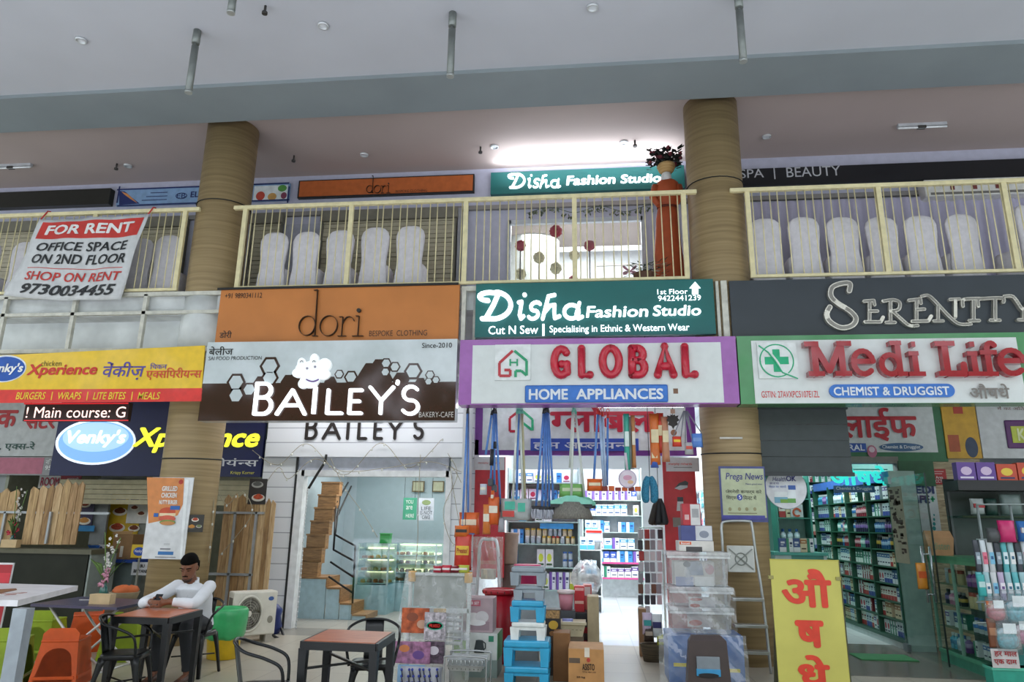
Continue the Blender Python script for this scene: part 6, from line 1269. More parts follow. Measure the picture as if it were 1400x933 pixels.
row('jar', (sx1 - .29, Yl + .06), (sx1 - .03, Yl + .06), zl_[1] + .135, .13, .085, .085, '{c} jar, {n} from left, upper layer at right end of middle glass shelf', 'jar', 'upper jars on the middle left shelf', rnd, 1)
row('appl', (sx0 + .06, Yl + .06), (sx0 + .3, Yl + .06), zl_[2] + .002, .28, .1, .15, 'blue carton, {n} from left on the upper left glass shelf', 'box', 'cartons at the left end of the upper shelf', rnd, 1, same=0)
for k in range(2): row('jar', (sx0 + .3, Yl + .06), (sx1 - .03, Yl + .06), zl_[2] + .002 + .13 * k, .13, .085, .085, '{c} food jar, {n} from left in the %s layer on the upper glass shelf' % ('lower', 'upper')[k], 'jar', 'double row of jars on the upper left shelf', rnd, 1, hv=.02)
t = tag(MB().box(at(738, 720, Yl).x, at(784, 720, Yl).x, Yl + .03, Yl + .05, at(760, 723.5, Yl).z, at(760, 716, Yl).z, M('#3f9ad8', .4)).build('shelf_banner'), 'bright blue strip banner over the rows of jars', 'banner')
for z, h, y in ((zl_[3], .22, 0), (zl_[4], .2, 1), (zl_[5], .2, 2)): row('appl', (sx0 + .05, Yl + .08), (sx1 - .05, Yl + .08), z + .002, h, .15, .2, '{c} kitchen box, {n} from left, %s high shelf behind the mops' % ('lowest', 'middle', 'top')[y], 'box', 'boxes on the high left shelves', rnd, .85)
# back shelves
Yb = 8.2; bx0, bx1 = at(797, 740, Yb).x, at(879, 740, Yb).x; zb_l = [at(840, y, Yb).z for y in (790, 769, 751, 728, 705, 684)]
pinkm = M('#c84a8a', .4); t = shelf_unit('white back wall shelves full of boxes at the end of the home goods shop', bx0, bx1, Yb, .45, zb_l, at(840, 640, Yb).z, M('#b8c8c4', .4), '#dfe4e6')
for z in zb_l[:2]: part('shelf_edge', MB().box(at(818, 780, Yb).x, bx1, Yb - .02, Yb, z - .04, z, pinkm), t, 'pink shelf edge')
for i, z in enumerate(zb_l): row('appl' if i else 'med', (bx0 + .05, Yb + .05), (bx1 - .05, Yb + .05), z + .002, .3 if i else .28, .16, .3, '{c} box, {n} from left, %s shelf up, shop\'s back wall' % nth(i + 1), 'box', 'boxes on the back wall shelves', rnd, .95, .3)
t = shelf_unit('low white stand with goods in the middle of the home goods shop', at(790, 760, 5.2).x, at(822, 760, 5.2).x, 5.2, .6, [at(805, y, 5.2).z for y in (815, 785, 752)], at(805, 742, 5.2).z, M('#d0d4d6', .4), '#e0e4e6')
xa, xb = at(790, 760, 5.2).x, at(822, 760, 5.2).x
for q_, y in enumerate((815, 785, 752)): row('appl', (xa + .04, 5.24), (xb - .04, 5.24), at(805, y, 5.2).z + .002, .26, .13, .3, '{c} product, {n} from left, %s shelf up, middle white stand' % nth(q_ + 1), 'box', 'boxes on the middle stand', rnd, .95)
t = thing('cushion', 'white bedding pack with red trim on top of the middle stand', 'pack', tuple(base((800, 726, 823, 742), 5.3))); a, b, c, e_ = rect((800, 724, 824, 742), 5.3); c = at(805, 742, 5.2).z; part('pack_body', MB().box(a, b, 5.3, 5.7, c, e_, M('#d5d8e2', .6), .04), t); part('red_trim', MB().box(a + .02, b - .02, 5.28, 5.3, e_ - .07, e_ - .02, RD), t)
# right side wall: rods with hanging packs, running into the depth
rx_ = 2.18
t = thing('display_rack', 'pegboard rack of hanging packs along the right wall of the home goods shop', 'rack', (rx_, 4, 0)); part('board', MB().box(rx_ + .1, rx_ + .13, 2.3, 7.8, 0, 2.6, M('#d5d9dc', .5)), t)
for z in (.75, 1.15, 1.55, 1.95, 2.35): part('rod', MB().cyl((rx_ + .02, 2.3, z), (rx_ + .02, 7.8, z), .012, sm_, n=6), t)
for q_, z in enumerate((.75, 1.15, 1.55, 1.95, 2.35)):
    y = 2.4; k_ = 0
    while y < 7.6:
        k_ += 1; v_ = rnd.randrange(20); put('pk', v_, (rx_ + .02, y, z - .33), (.16, .05, .32), -math.pi / 2, CN['pk'][v_ % 6] + ' hanging pack, %s from the street, %s row up, shop\'s right wall' % (nth(k_), nth(q_ + 1)), 'pack', 'packs hanging along the right wall'); y += .24
# floor goods behind the counter of goods
t = thing('waste_bins', 'tall brown ribbed bin standing left of the glass shelves', 'bin', tuple(base((683, 742, 706, 800), 2.2)))
p = at(694, 800, 2.2); part('bucket', MB().lathe([(.13, -.02), (.15, .0), (.165, .42), (.175, .44), (.175, .47), (.15, .47)], p.x, 2.2, at(694, 770, 2.2).z, M('#8d7668', .5), 20), t); part('lower_bucket', MB().lathe([(.14, 0), (.15, .0), (.16, at(694, 772, 2.2).z), (.15, at(694, 772, 2.2).z)], p.x, 2.2, 0, M('#4a342c', .5), 20), t)
# ---------------------------------------------------------------- mops, brooms and packs hanging from the home goods sign
MBL, MWH, MGN, MDK = M('#5a8ad2', .25, coat=.3), M('#d9e0d8', .3), M('#6fc8ae', .35), M('#22242c', .4)
HY = .12; HOOKZ = 3.3
def mop(lb, top, bot, Y, m, head=None, cap=MDK, grip=None, group='mops and brooms under the purple framed sign', name='mop', cat='mop', r=.016):
    a, b = at(*top, Y), at(*bot, Y); t = thing(name, lb, cat, tuple(b), 0, group)
    part('pole', MB().cyl(a, b, r, m, n=8), t); d = (b - a).normalized()
    part('hanger', MB().tube([a - d * .0, a - d * .06], [.02, .014], cap, 8).tube(catmull([a - d * .06, a - d * .1 + Vector((.02, 0, 0)), a - d * .13, a - d * .1 + Vector((-.02, 0, 0)), a - d * .06], 3), .005, cap, 5), t)
    if grip: g0, g1 = a.lerp(b, grip[0]), a.lerp(b, grip[1]); part('grip', MB().cyl(g0, g1, .026, MDK, n=8), t)
    if head: head(t, b, d)
    return t
def h_pad(m, w=.14, h=.09, lab='mop_head'):
    def f(t, b, d): part(lab, MB().box(b.x - w / 2, b.x + w / 2, b.y - .05, b.y + .03, b.z - h, b.z, m, .015), t)
    return f
def h_squeegee(m, w=.55):
    def f(t, b, d):
        part('squeegee_head', MB().prism([(b.x - .06, b.y - .03, b.z), (b.x + .06, b.y - .03, b.z), (b.x + w / 2, b.y - .03, b.z - .07), (b.x + w / 2, b.y - .03, b.z - .11), (b.x - w / 2, b.y - .03, b.z - .11), (b.x - w / 2, b.y - .03, b.z - .07)], (0, .06, 0), m), t); part('blade', MB().box(b.x - w / 2, b.x + w / 2, b.y - .01, b.y + .01, b.z - .15, b.z - .11, MDK), t)
    return f
def h_yarn(m, n=22, L=.22, w=.16):
    def f(t, b, d):
        rr = random.Random(int(b.x * 999)); mb = MB(); mb.box(b.x - .06, b.x + .06, b.y - .03, b.y + .03, b.z - .04, b.z, MDK, .01)
        for i in range(n): x = b.x + rr.uniform(-w / 2, w / 2); mb.tube(catmull([(b.x + (x - b.x) * .4, b.y, b.z - .03), (x, b.y + rr.uniform(-.05, .05), b.z - L * .5), (x * .9 + b.x * .1, b.y + rr.uniform(-.05, .05), b.z - L)], 3), .012, m, 5)
        part('mop_strands', mb, t)
    return f
PKG, ORP = MG('#f2f2f2', .12, .3), M('#d9652a', .35)
def pack(lb, r, Y, m, band=None, text=None, cat='pack', name='product_pack', group=None, clear=False, d=.06):
    a, b, c, e_ = rect(r, Y); t = thing(name, lb, cat, ((a + b) / 2, Y, c), 0, group); w, h, x = (b - a), e_ - c, (a + b) / 2
    part('pouch', MB().loft([[(x + u * w * k, Y + v * d * q, c + h * z) for u, v in ((-.5, 0), (-.32, -.9), (0, -1), (.32, -.9), (.5, 0), (.32, .9), (0, 1), (-.32, .9))] for z, k, q in ((0, 1, .1), (.08, .98, .7), (.4, .95, 1), (.75, .92, .8), (.93, .95, .25), (1, .96, .08))], m), t)
    if band: part('label_panel', MB().box(x - w * .36, x + w * .36, Y - d * 1.08, Y - d * .6, c + h * .42, c + h * .68, band, .004), t)
    if text: part('lettering', MB().text(text[0], None, Y - d * 1.09, text[1], .003, .02, world=(x - w * .3, x + w * .3, c + h * .48, c + h * .62)), t)
    return t
C_ = 'hanging under the purple framed sign, '
mop('blue pole mop at the far left of the hanging mops, longer of the two', (639, 566), (632, 727), .05, MBL, h_pad(M('#3a3c44', .5), .06, .08))
mop('blue pole mop at the far left of the hanging mops, shorter one behind', (640, 566), (640, 726), .12, MBL, h_pad(M('#5a7fc0', .5), .2, .05))
pack('orange mop refill pack on the far left hanging mop, below the blue poles', (627, 701, 656, 731), .1, ORP, M('#e8d8c0', .5))
for i, (a, b, gr, lb) in enumerate((((672, 568), (664, 622), None, 'shortest blue pole with black cap in the second bunch from the left'), ((675, 566), (671, 655), (.55, .8), 'blue pole with a thick black grip in the second bunch from the left'), ((676, 566), (676, 663), (.4, .5), 'middle blue pole of the second bunch from the left'), ((678, 566), (684, 690), None, 'longest blue pole of the second bunch from the left, slanting right'))):
    mop(lb, a, b, .06 + .03 * i, MBL, h_pad(M('#4a4a52', .5), .07, .1) if i else None, MDK, gr)
for r, lb, m in (((667, 680, 683, 718), 'orange wiper refill pack at the front of the bunch left of the shop mouth', ORP), ((660, 690, 671, 731), 'orange and white refill pack hanging behind, lower left of the bunch', M('#d9803a', .35)), ((671, 671, 676, 690), 'narrow orange tag pack above the front refill pack', ORP), ((656, 662, 666, 677), 'small white spray head pack in front of the red panel', M('#c9d0dc', .3))):
    pack(lb, r, .02 + .01 * len(lb) % .05, m, M('#e9e2d2', .5))
t = pack('grey clear pack of kitchen tools, hanging low at the right of the bunch', (681, 708, 690, 728), .06, M('#a8aab2', .3), None)
for i, (a, b, m, lb) in enumerate((((707, 566), (701, 688), MWH, 'white pole broom leaning left in the third bunch'), ((709, 566), (706, 688), MBL, 'blue pole broom in the third bunch'), ((711, 566), (715, 688), MWH, 'white pole broom in the middle of the third bunch'), ((714, 566), (718, 686), M('#c8c29a', .4), 'cream pole broom slanting right in the third bunch'))):
    mop(lb, a, b, .06 + .03 * i, m, None, MGN, None, name='broom', cat='broom')
t = pack('big clear pack with green and red broom heads under the third bunch', (683, 682, 728, 712), .1, M('#b8c0c0', .35), None, d=.1)
part('leaf_print', MB().prect((690, 686, 704, 697), -.01, M('#4ab8a0', .4), .006).prect((708, 688, 718, 700), -.01, M('#4ab8a0', .4), .006), t); part('red_print', MB().prect((687, 699, 703, 707), -.01, M('#c8403a', .4), .006), t)
for i, (a, b) in enumerate((((743, 566), (733, 692)), ((745, 565), (741, 693)), ((747, 564), (746, 693)), ((749, 565), (751, 693)), ((750, 566), (757, 693)))):
    mop(('leftmost', 'second', 'middle', 'fourth', 'rightmost')[i] + ' blue pole mop of the fan of five in the fourth bunch', a, b, .05 + .025 * i, MBL, h_yarn(M('#b8bcc8', .8), 14, .16, .12))
t = mop('left white pole squeegee of the fifth bunch, over the pale green heads', (783, 566), (779, 640), .1, MWH, None, MGN, name='squeegee', cat='squeegee')
mop('middle white pole squeegee with a wide pale green head', (784, 564), (781, 678), .04, MWH, h_squeegee(M('#8fd8c4', .35)), MGN, name='squeegee', cat='squeegee'); mop('right white pole squeegee slanting right over the pale green heads', (787, 566), (799, 680), .14, MWH, h_squeegee(M('#7ccab0', .35), .3), MGN, name='squeegee', cat='squeegee')
pack('green plastic pack behind the wide squeegee head', (764, 662, 800, 680), .2, M('#8ac870', .35), M('#d8e4c0', .5))
tag(MB().lathe([(.02, 0), (.2, .0), (.26, -.14), (.28, -.22), (.26, -.22), (.19, -.03)], at(782, 692, .18).x, .18, at(782, 687, .18).z, MW('#6a6862', '#8d8a82', (20, 20, 1), .8, 5, .3, 'm_bristle'), 22).build('hanging_broom'), 'round grey bristle broom head under the pale green squeegee', 'broom', None)
for i, (a, b, m) in enumerate((((817, 567), (812, 655), MBL), ((820, 568), (826, 668), M('#a8c0e0', .2)), ((824, 570), (828, 667), M('#b8cce8', .2)), ((831, 572), (830, 664), MBL))):
    mop(('blue pole slanting left', 'pale plastic wrapped pole in the middle', 'pale plastic wrapped pole beside it', 'blue pole at the right')[i] + ' in the sixth bunch', a, b, .05 + .03 * i, m, None, RD, None, r=.02 if i in (1, 2) else .016)
t = thing('product_pack', 'row of orange packs on a stick below the sixth bunch', 'pack', tuple(at(825, 672, .1)));
for i in range(8): a, b, c, e_ = rect((805 + i * 9, 668 - i * .3, 813 + i * 9, 672), .1); part('orange_pack', MB().box(a, b, .06, .12, c, e_ + .02 * (i < 4), ORP if i % 2 else M('#8a2a1c', .4), .006), t)
pack('orange wrapped scrubber pack at the foot of the sixth bunch', (802, 655, 824, 672), .04, M('#e06a2a', .35), M('#e8d8b8', .5))
pack('long green and white plastic pack in the seventh bunch', (853, 566, 861, 645), .06, M('#3aa894', .3), M('#d8e8e4', .5), None)
pack('orange and clear long pack beside the green one in the seventh bunch', (863, 568, 869, 640), .1, M('#c0804a', .35), M('#e8e0d0', .5)); pack('clear grey long pack at the right of the seventh bunch', (857, 570, 866, 642), .16, M('#a8aeb0', .3))
t = thing('bat', 'round pale pink and white bat hanging at the foot of the seventh bunch', 'bat', tuple(at(858, 665, .02))); p = at(858, 655, .0); k = M('#dfd3e0', .4)
part('disc', MB().cyl((p.x, -.01, p.z), (p.x, .02, p.z), .105, k, n=24), t); part('ring', MB().tube([(p.x + .107 * math.cos(a * .26), .005, p.z + .107 * math.sin(a * .26)) for a in range(24)], .014, M('#c9b8d0', .4), 6, True), t); part('handle', MB().cyl((p.x, .005, p.z + .11), (p.x - .02, .005, p.z + .34), .016, k), t); part('print', MB().pell((852, 650, 864, 657), -.01, M('#d8a0b8', .4), .003).pell((858, 657, 866, 662), -.01, M('#e0b890', .4), .003), t)
for r, m, lb in (((888, 566, 902, 636), '#d8702c', 'orange printed long pack at the left of the eighth bunch'), ((898, 565, 908, 620), '#c8402a', 'red and yellow long pack in the middle of the eighth bunch'), ((904, 570, 915, 632), '#c88a6a', 'red patterned clear pack at the right of the eighth bunch'), ((889, 610, 900, 640), '#4a6ac0', 'blue patterned clear pack at the foot of the eighth bunch')):
    pack(lb, r, .08 + .02 * (int(r[0]) % 4), M(m, .3), M('#e6d8b0', .5))
t = thing('hanging_ornament', 'black heart shaped hanging ornament right of the orange packs', 'ornament', tuple(at(920, 585, .02))); p = at(920, 577, .02); mb = MB(); k = M('#2a2624', .6)
mb.prism([(p.x + .085 * u, .02, p.z + .1 * v) for u, v in ((0, -1), (.25, -.6), (.8, -.4), (.6, -.05), (1, .2), (.75, .5), (.9, .85), (.4, .75), (.3, 1), (0, .8), (-.3, 1), (-.4, .75), (-.9, .85), (-.75, .5), (-1, .2), (-.6, -.05), (-.8, -.4), (-.25, -.6))], (0, -.015, 0), k); part('plaque', mb, t)
p2 = at(921, 592, .02); part('pendant', MB().cyl((p2.x, .02, p2.z), (p2.x, .0, p2.z), .04, M('#8a5a40', .6), n=14), t); part('cord', MB().cyl((p.x, .012, p.z + .08), (p.x, .012, 3.3), .005, k, n=5), t); p3_ = at(919.5, 563, .02); part('price_card', MB().box(p3_.x - .03, p3_.x + .03, -.005, .01, p3_.z - .03, p3_.z + .03, M('#b89884', .5)), t)
for top, r, m, b_, lb in (((935, 562), (919, 597, 932, 611), '#d8402c', '#e8c83a', 'small red and yellow dustpan pack hanging by a cord near the right column'), ((937, 562), (936, 605, 948, 622), '#b0b0b4', '#d85a4a', 'grey dustpan pack hanging by a cord near the right column'), ((939, 562), (945, 593, 961, 612), '#5a8ad8', '#7aa0e0', 'bright blue dustpan hanging by cords in front of the right column')):
    t = pack(lb, r, .0, M(m, .35), M(b_, .4), cat='dustpan', name='dustpan', d=.03); a = at(*top, .0)
    for x in (r[0] + 1, r[2] - 1): q = at(x, r[1] + 1, 0); part('cord', MB().tube([a, q], [.012, .006], M('#8a8e98', .5), 5), t)
t = thing('duster', 'pair of fluffy blue cleaning mitts hanging left of the tall red panel', 'duster', tuple(at(888, 690, .3)))
for a, b in ((884, 690), (893, 690)):
    mb = MB(); q0, q1 = at(887.5 + (a - 888) * .3, 652, .3), at(a, 688, .3); mb.tube(catmull([q0, q0.lerp(q1, .3) + Vector(((a - 888) * .006, 0, 0)), q0.lerp(q1, .7) + Vector(((a - 888) * .006, 0, 0)), q1], 4), [.03, .04, .045, .05, .05, .052, .054, .055, .054, .052, .05, .04, .02], M('#3a86a8', .9, noise=.2, ns=60), 12); part('mitt', mb, t)
part('cord', MB().cyl(at(888, 652, .3), (at(888, 652, .3).x, .3, 4.66), .005, MDK, n=5), t)
t = thing('umbrella_bunch', 'bunch of dark folded bags hanging below the blue mitts', 'bags', tuple(at(900, 722, .8)))
for i in range(5): a, b = at(898 + i * 1.4, 682, .8), at(890 + i * 5, 718, .8 + .05 * (i % 2)); part('bag', MB().tube([a, a.lerp(b, .3), a.lerp(b, .9), b], [.012, .04, .05, .03], M(('#2c2622', '#3a342e', '#222428', '#4a3e34', '#26282e')[i], .6), 8), t)
part('hook', MB().cyl(at(900, 682, .8), (at(900, 682, .8).x, .8, 4.05), .005, MDK, n=5), t)
t = thing('wall_goods', 'column of small tools in packs hanging beside the tall red panel', 'packs', tuple(at(890, 830, 1.3)))
rr = random.Random(12)
for i in range(30):
    y = 724 + (i // 4) * 15; x = 876 + (i % 4) * 8.5 + rr.uniform(-1, 1); a, b, c, e_ = rect((x - 3.4, y, x + 3.4, y + 13), 1.3); part('tool_pack', MB().box(a, b, 1.28, 1.33, c, e_, M(rr.choice(('#8a9098', '#c8ccd0', '#a83a3a', '#3a3c44', '#6a4a3a', '#b8bcc4')), .35, noise=0), .008), t)
part('hook_rail', MB().cyl(at(874, 722, 1.35), at(906, 722, 1.35), .01, sm_, n=6), t); part('stand_post', MB().cyl(at(905, 722, 1.36), (at(905, 722, 1.36).x, 1.36, 0), .015, sm_, n=6), t); part('stand_post', MB().cyl(at(875, 722, 1.36), (at(875, 722, 1.36).x, 1.36, 0), .015, sm_, n=6), t)
# ---------------------------------------------------------------- goods on the floor in front of the shop, left
wt = M('#d8dadc', .4); wrap = MG('#f4f6f8', .14, .22)
Y0 = -1.35; t = thing('folding_bed', 'white framed folded table with orange corners in clear plastic, left of the stools', 'folding table', (at(598, 900, Y0).x, Y0, 0))
a, b, c, e_ = rect((556, 784, 641, 933), Y0); c = 0
part('panel', MB().box(a + .05, b - .05, Y0 + .05, Y0 + .08, e_ - .36, e_ - .03, M('#9a9c9c', .3)), t)
for x in (a, b - .03): part('post', MB().box(x, x + .035, Y0, Y0 + .06, 0, e_, wt, .006), t)
part('top_bar', MB().box(a, b, Y0, Y0 + .05, e_ - .03, e_, wt, .006), t); part('middle_bar', MB().box(a, b, Y0, Y0 + .05, e_ - .42, e_ - .37, wt, .006), t)
for x in (a - .01, b - .065): part('corner_cap', MB().box(x, x + .08, Y0 - .01, Y0 + .08, e_ - .1, e_ + .015, M('#e0a02c', .4), .01), t)
for x in (a - .01, a + .3): part('corner_cap', MB().box(x, x + .14, Y0 - .01, Y0 + .06, e_ - .42, e_ - .375, M('#d8a85a', .4), .006), t)
mb = MB(); G_ = []
for i in range(15):
    f = i / 14; G_.append([(a - .03 + (b - a + .06) * f - .12 * (1 - v / 9) * (1 - f), Y0 - .03 - .1 * (1 - v / 9) - .012 * math.sin(f * 17 + v), e_ * v / 9 + .01) for v in range(10)])
mb.sheet(G_, wrap); part('plastic_cover', mb, t)
row_cols = 0
t2 = thing('wire_grid', 'white wire grid leaning behind the cartons right of the plastic cover', 'rack', tuple(base((609, 818, 632, 880), -1.25))); a, b, c, e_ = rect((609, 818, 632, 880), -1.25)
for i in range(9): z = c + (e_ - c) * i / 8; part('bar', MB().cyl((a, -1.25, z), (b, -1.25, z), .012 if i % 2 else .02, wt, n=6), t2)
for x in (a, (a + b) / 2, b): part('upright', MB().cyl((x, -1.25, 0), (x, -1.25, e_), .01, wt, n=6), t2)
def leaf_pack(lb, r, Y, m, prints, text=None, d=.03): 
    t = poster('table_cover', lb, 'pack', r, Y, m, d)
    for q, pm in prints: part('printed_panel', MB().pell(q, Y, pm, .003, 16), t)
    if text: ptext(t, text[0], text[1], Y - .004, text[2], bold=.03)
    return t
ow = M('#b85a34', .5, noise=.25, ns=14); pw = M('#9a6a8a', .5, noise=.3, ns=18)
leaf_pack('orange brown patterned pack behind the plastic, top left of the covers', (549, 832, 586, 866), -1.5, ow, [((556, 838, 572, 850), M('#8a4a34', .5)), ((570, 848, 584, 860), M('#c8a08a', .5))])
leaf_pack('red and white dotted pack with a green oval, leaning right of the orange one', (580, 838, 609, 876), -1.55, M('#b8b0b8', .5, noise=.3, ns=30), [((583, 850, 606, 862), M('#2f9a7a', .5)), ((584.5, 851.5, 604.5, 860.5), M('#d8e0dc', .5))], ('PRAISO', (587, 853.5, 602, 858.5), RD))
leaf_pack('purple and pink patterned pack below the orange one', (540, 878, 588, 908), -1.6, pw, [((546, 882, 560, 892), M('#c87a4a', .5)), ((564, 890, 580, 902), M('#6a4a8a', .5))])
leaf_pack('black and white patterned pack below the dotted one', (580, 878, 607, 908), -1.58, M('#5a4a58', .5, noise=.4, ns=30), [((586, 884, 600, 896), M('#d0c8d0', .5))])
leaf_pack('pale blue bordered pack at the bottom left of the covers', (543, 910, 580, 945), -1.65, M('#8ab0d0', .5), [((548, 914, 575, 940), M('#a89ab0', .5))])
t = pack('clear pack of dark blue topped pegs at the bottom left of the goods', (546, 912, 606, 950), -1.85, M('#a8aab4', .3), None, d=.05)
rr = random.Random(8)
for i in range(20): p = at(550 + (i % 7) * 7.6 + rr.uniform(-2, 2), 916 + (i // 7) * 9, -1.905); part('peg', MB().ball(p, .014, M('#2c3c9a', .4), 8).tube([p, p + Vector((.015, 0, -.07))], .007, M('#30344a', .4), 5), t)
rows_ = [(592, 606), (604, 618), (616, 630), (626, 642)]
for i, (xa, xb) in enumerate(rows_): pack(('leftmost', 'second', 'third', 'rightmost')[i] + ' small red snack pack lying on top of the plastic covered table', (xa, 774 - (i % 2), xb, 784), Y0 + .02, M(('#b0203a', '#c83a4a', '#7a1c2a', '#b8c048')[i], .3), M('#e0d8d8', .4))
t = pack('red and yellow pouch of wiping cloth hanging in front of the white cladding', (621, 731, 645, 780), -.3, M('#cc3a2a', .3), M('#e8c040', .4), ('Presto!', M('#b02a2a', .4))); q = at(636, 732, -.28); part('cord', MB().cyl(q, (q.x, q.y, 3.3), .004, MDK, n=5), t)
pack('orange and black refill pack above the red and yellow pouch', (621, 719, 642, 735), -.28, M('#d8702a', .35), M('#2a2a2a', .4))
# wrapped ladder, bucket, tubs
lad = M('#c4c8cb', .35, .5); Y1 = .1
t = thing('step_ladder', 'folded step ladder in clear plastic wrap behind the cartons', 'ladder', (at(668, 812, Y1).x, Y1, 0)); P = catmull([at(649, 860, Y1), at(654, 780, Y1), at(657, 742, Y1), at(668, 738, Y1), at(679, 742, Y1), at(682, 780, Y1), at(684, 860, Y1)], 6)
part('frame', MB().tube(P, .022, lad, 8), t); a, b, c, e_ = rect((658, 778, 678, 792), Y1); part('step', MB().box(a, b, Y1 - .06, Y1 + .02, c, e_, M('#c8c4b0', .4), .01), t); a, b, c, e_ = rect((655, 815, 681, 822), Y1); part('step', MB().box(a, b, Y1 - .06, Y1 + .02, c, e_, M('#c8c4b0', .4), .01), t)
part('label_strip', MB().prect((657, 767, 678, 772), Y1 - .03, M('#c87a70', .5), .004), t)
for x in (649.5, 683.5): p = at(x, 858, Y1); part('leg', MB().cyl(p, (p.x, Y1, 0), .022, lad, n=8), t)
mb = MB(); a, b, c, e_ = rect((645, 734, 688, 830), Y1); mb.sheet([[(a + (b - a) * i / 12, Y1 - .07 - .02 * math.sin(i * 1.3 + v), c + (e_ - c) * v / 8) for v in range(9)] for i in range(13)], MG('#f4f6f8', .16, .18)); part('plastic_cover', mb, t)
p = at(683, 830, -.25); t = thing('bucket', 'red plastic bucket with a slotted lid behind the pink utensil carton', 'bucket', (p.x, -.25, 0)); rb = M('#b01c2c', .3); zt = at(683, 812, -.25).z
part('bucket_body', MB().lathe([(.13, 0), (.15, .02), (.19, zt)], p.x, -.25, 0, rb, 24), t); part('lid', MB().lathe([(.19, zt), (.215, zt), (.215, zt + .05), (.19, zt + .06), (.17, zt + .045), (.01, zt + .045)], p.x, -.25, 0, rb, 24), t)
for i in range(9): a = math.pi + i * math.pi / 8; part('slot', MB().box(p.x + .216 * math.cos(a) - .008, p.x + .216 * math.cos(a) + .008, -.25 + .216 * math.sin(a) - .004, -.25 + .216 * math.sin(a) + .004, zt + .012, zt + .04, M('#6a1018', .4)), t)
carton('plain brown carton standing right of the red bucket', (691, 812, 708, 862), .0, .3, M('#b0956c', .7), zb=0)
c1_ = carton('green and white kettle carton at the bottom of the front stack', (618, 866, 680, 918), -1.15, .45, M('#d5d8d4', .5), prints=[((620, 876, 641, 893), M('#8ab848', .5)), ((620, 871, 636, 876), M('#e6e8e6', .5)), ((668, 870, 675, 878), M('#2f8a6a', .5))], texts=[('PHILIPS', (622, 871.5, 635, 875), M('#2a4a9a', .5), .02)], zb=.18)
a, b, c, e_ = rect((618, 866, 680, 918), -1.15); part('side_panel', MB().box(b - .002, b + .004, -1.15, -.7, .18, e_, M('#3a8a4a', .5)), c1_); part('plinth', MB().box(a, b, -1.15, -.7, 0, .18, M('#8a9a94', .5)), c1_)
mb = MB(); mb.lathe([(.055, 0), (.06, .02), (.04, .12), (.042, .13), (.012, .135)], 0, 0, 0, M('#3a4244', .3), 14); p = at(655, 893, -1.16); bmesh.ops.scale(mb.bm, vec=(1, .06, 1), verts=mb.bm.verts[:]); bmesh.ops.translate(mb.bm, vec=p, verts=mb.bm.verts[:]); mb.tube([p + Vector((.04, -.005, .03)), p + Vector((.07, -.005, .05)), p + Vector((.07, -.005, .1)), p + Vector((.04, -.005, .12))], .007, M('#3a4244', .3), 6); part('kettle_picture', mb, c1_)
zt = e_
c2_ = carton('pink and white crockery set carton on top of the kettle carton', (628, 818, 674, 866), -1.1, .32, M('#b8a0a6', .5, noise=.05), zb=zt, prints=[((630, 821, 657, 829), M('#c86a7a', .5)), ((633, 850, 669, 862), M('#a08890', .5))], texts=[('DINNER SET', (632, 823, 655, 827), W1, .01)])
mb = MB(); mb.pell((638, 838, 656, 850), -1.1, M('#e8e4e4', .4), .004).pell((650, 836, 668, 852), -1.104, M('#dcd6d8', .4), .003).pell((640, 848, 664, 856), -1.107, M('#efecec', .4), .003); part('crockery_picture', mb, c2_)
t = thing('dish_rack', 'grey wire dish rack on the floor in front of the kettle carton', 'rack', (at(642, 930, -1.75).x, -1.75, 0)); wm = M('#a9adae', .25, .7); a, b, c, e_ = rect((612, 894, 668, 945), -1.75)
for y in (-1.95, -1.6): part('frame_loop', MB().tube(catmull([(a, y, .02), (a, y, e_ - .05), (a + .04, y, e_), (b - .04, y, e_), (b, y, e_ - .05), (b, y, .02)], 4), .01, wm, 6), t)
for z in (e_ - .09, .2): part('tray', MB().loft([[(a + .02, -1.95, z + .06), (b - .02, -1.95, z + .06), (b - .02, -1.6, z + .06), (a + .02, -1.6, z + .06)], [(a + .06, -1.9, z), (b - .06, -1.9, z), (b - .06, -1.65, z), (a + .06, -1.65, z)]], MG('#d8dcdc', .2, .35), smooth=False), t)
for i in range(9): x = a + .04 + (b - a - .08) * i / 8; part('wire', MB().tube([(x, -1.95, e_ - .03), (x, -1.92, .22), (x, -1.6, .2)], .005, wm, 5), t)
# stack of plastic stools
def stool(lb, r, Y, m, zb=None, zt=None):
    a, b, c, e_ = rect(r, Y); c = c if zb is None else zb; x, w, h = (a + b) / 2, (b - a), e_ - c
    t = thing('plastic_stool', lb, 'stool', (x, Y, c), 0, 'stacked plastic stools'); d = w * .8; s_ = min(.07, h * .3)
    part('seat', MB().box(x - w / 2, x + w / 2, Y - d / 2, Y + d / 2, e_ - s_, e_, m, .018), t); part('rim', MB().box(x - w * .44, x + w * .44, Y - d * .44, Y + d * .44, e_ - s_ - .03, e_ - s_ + .002, m), t)
    for sx in (-1, 1):
        for sy in (-1, 1): lx_, ly = x + sx * w * .4, Y + sy * d * .4; part('leg', MB().hexa([(lx_ - .04, ly - .03, c), (lx_ + .04, ly - .03, c), (lx_ + .04, ly + .03, c), (lx_ - .04, ly + .03, c), (lx_ - .05, ly - .035, e_ - s_), (lx_ + .05, ly - .035, e_ - s_), (lx_ + .05, ly + .035, e_ - s_), (lx_ - .05, ly + .035, e_ - s_)], m), t)
    return e_
sgy, sbl, swh = M('#8f9aa4', .35), M('#2fa0cc', .3), M('#dfe2e0', .35); SYs = -1.45
z = stool('blue plastic stool at the bottom of the stool stack, in clear wrap', (692, 908, 751, 945), SYs, sbl, 0); z = stool('wide blue plastic stool second from the bottom of the stool stack', (691, 873, 752, 908), SYs, sbl, z)
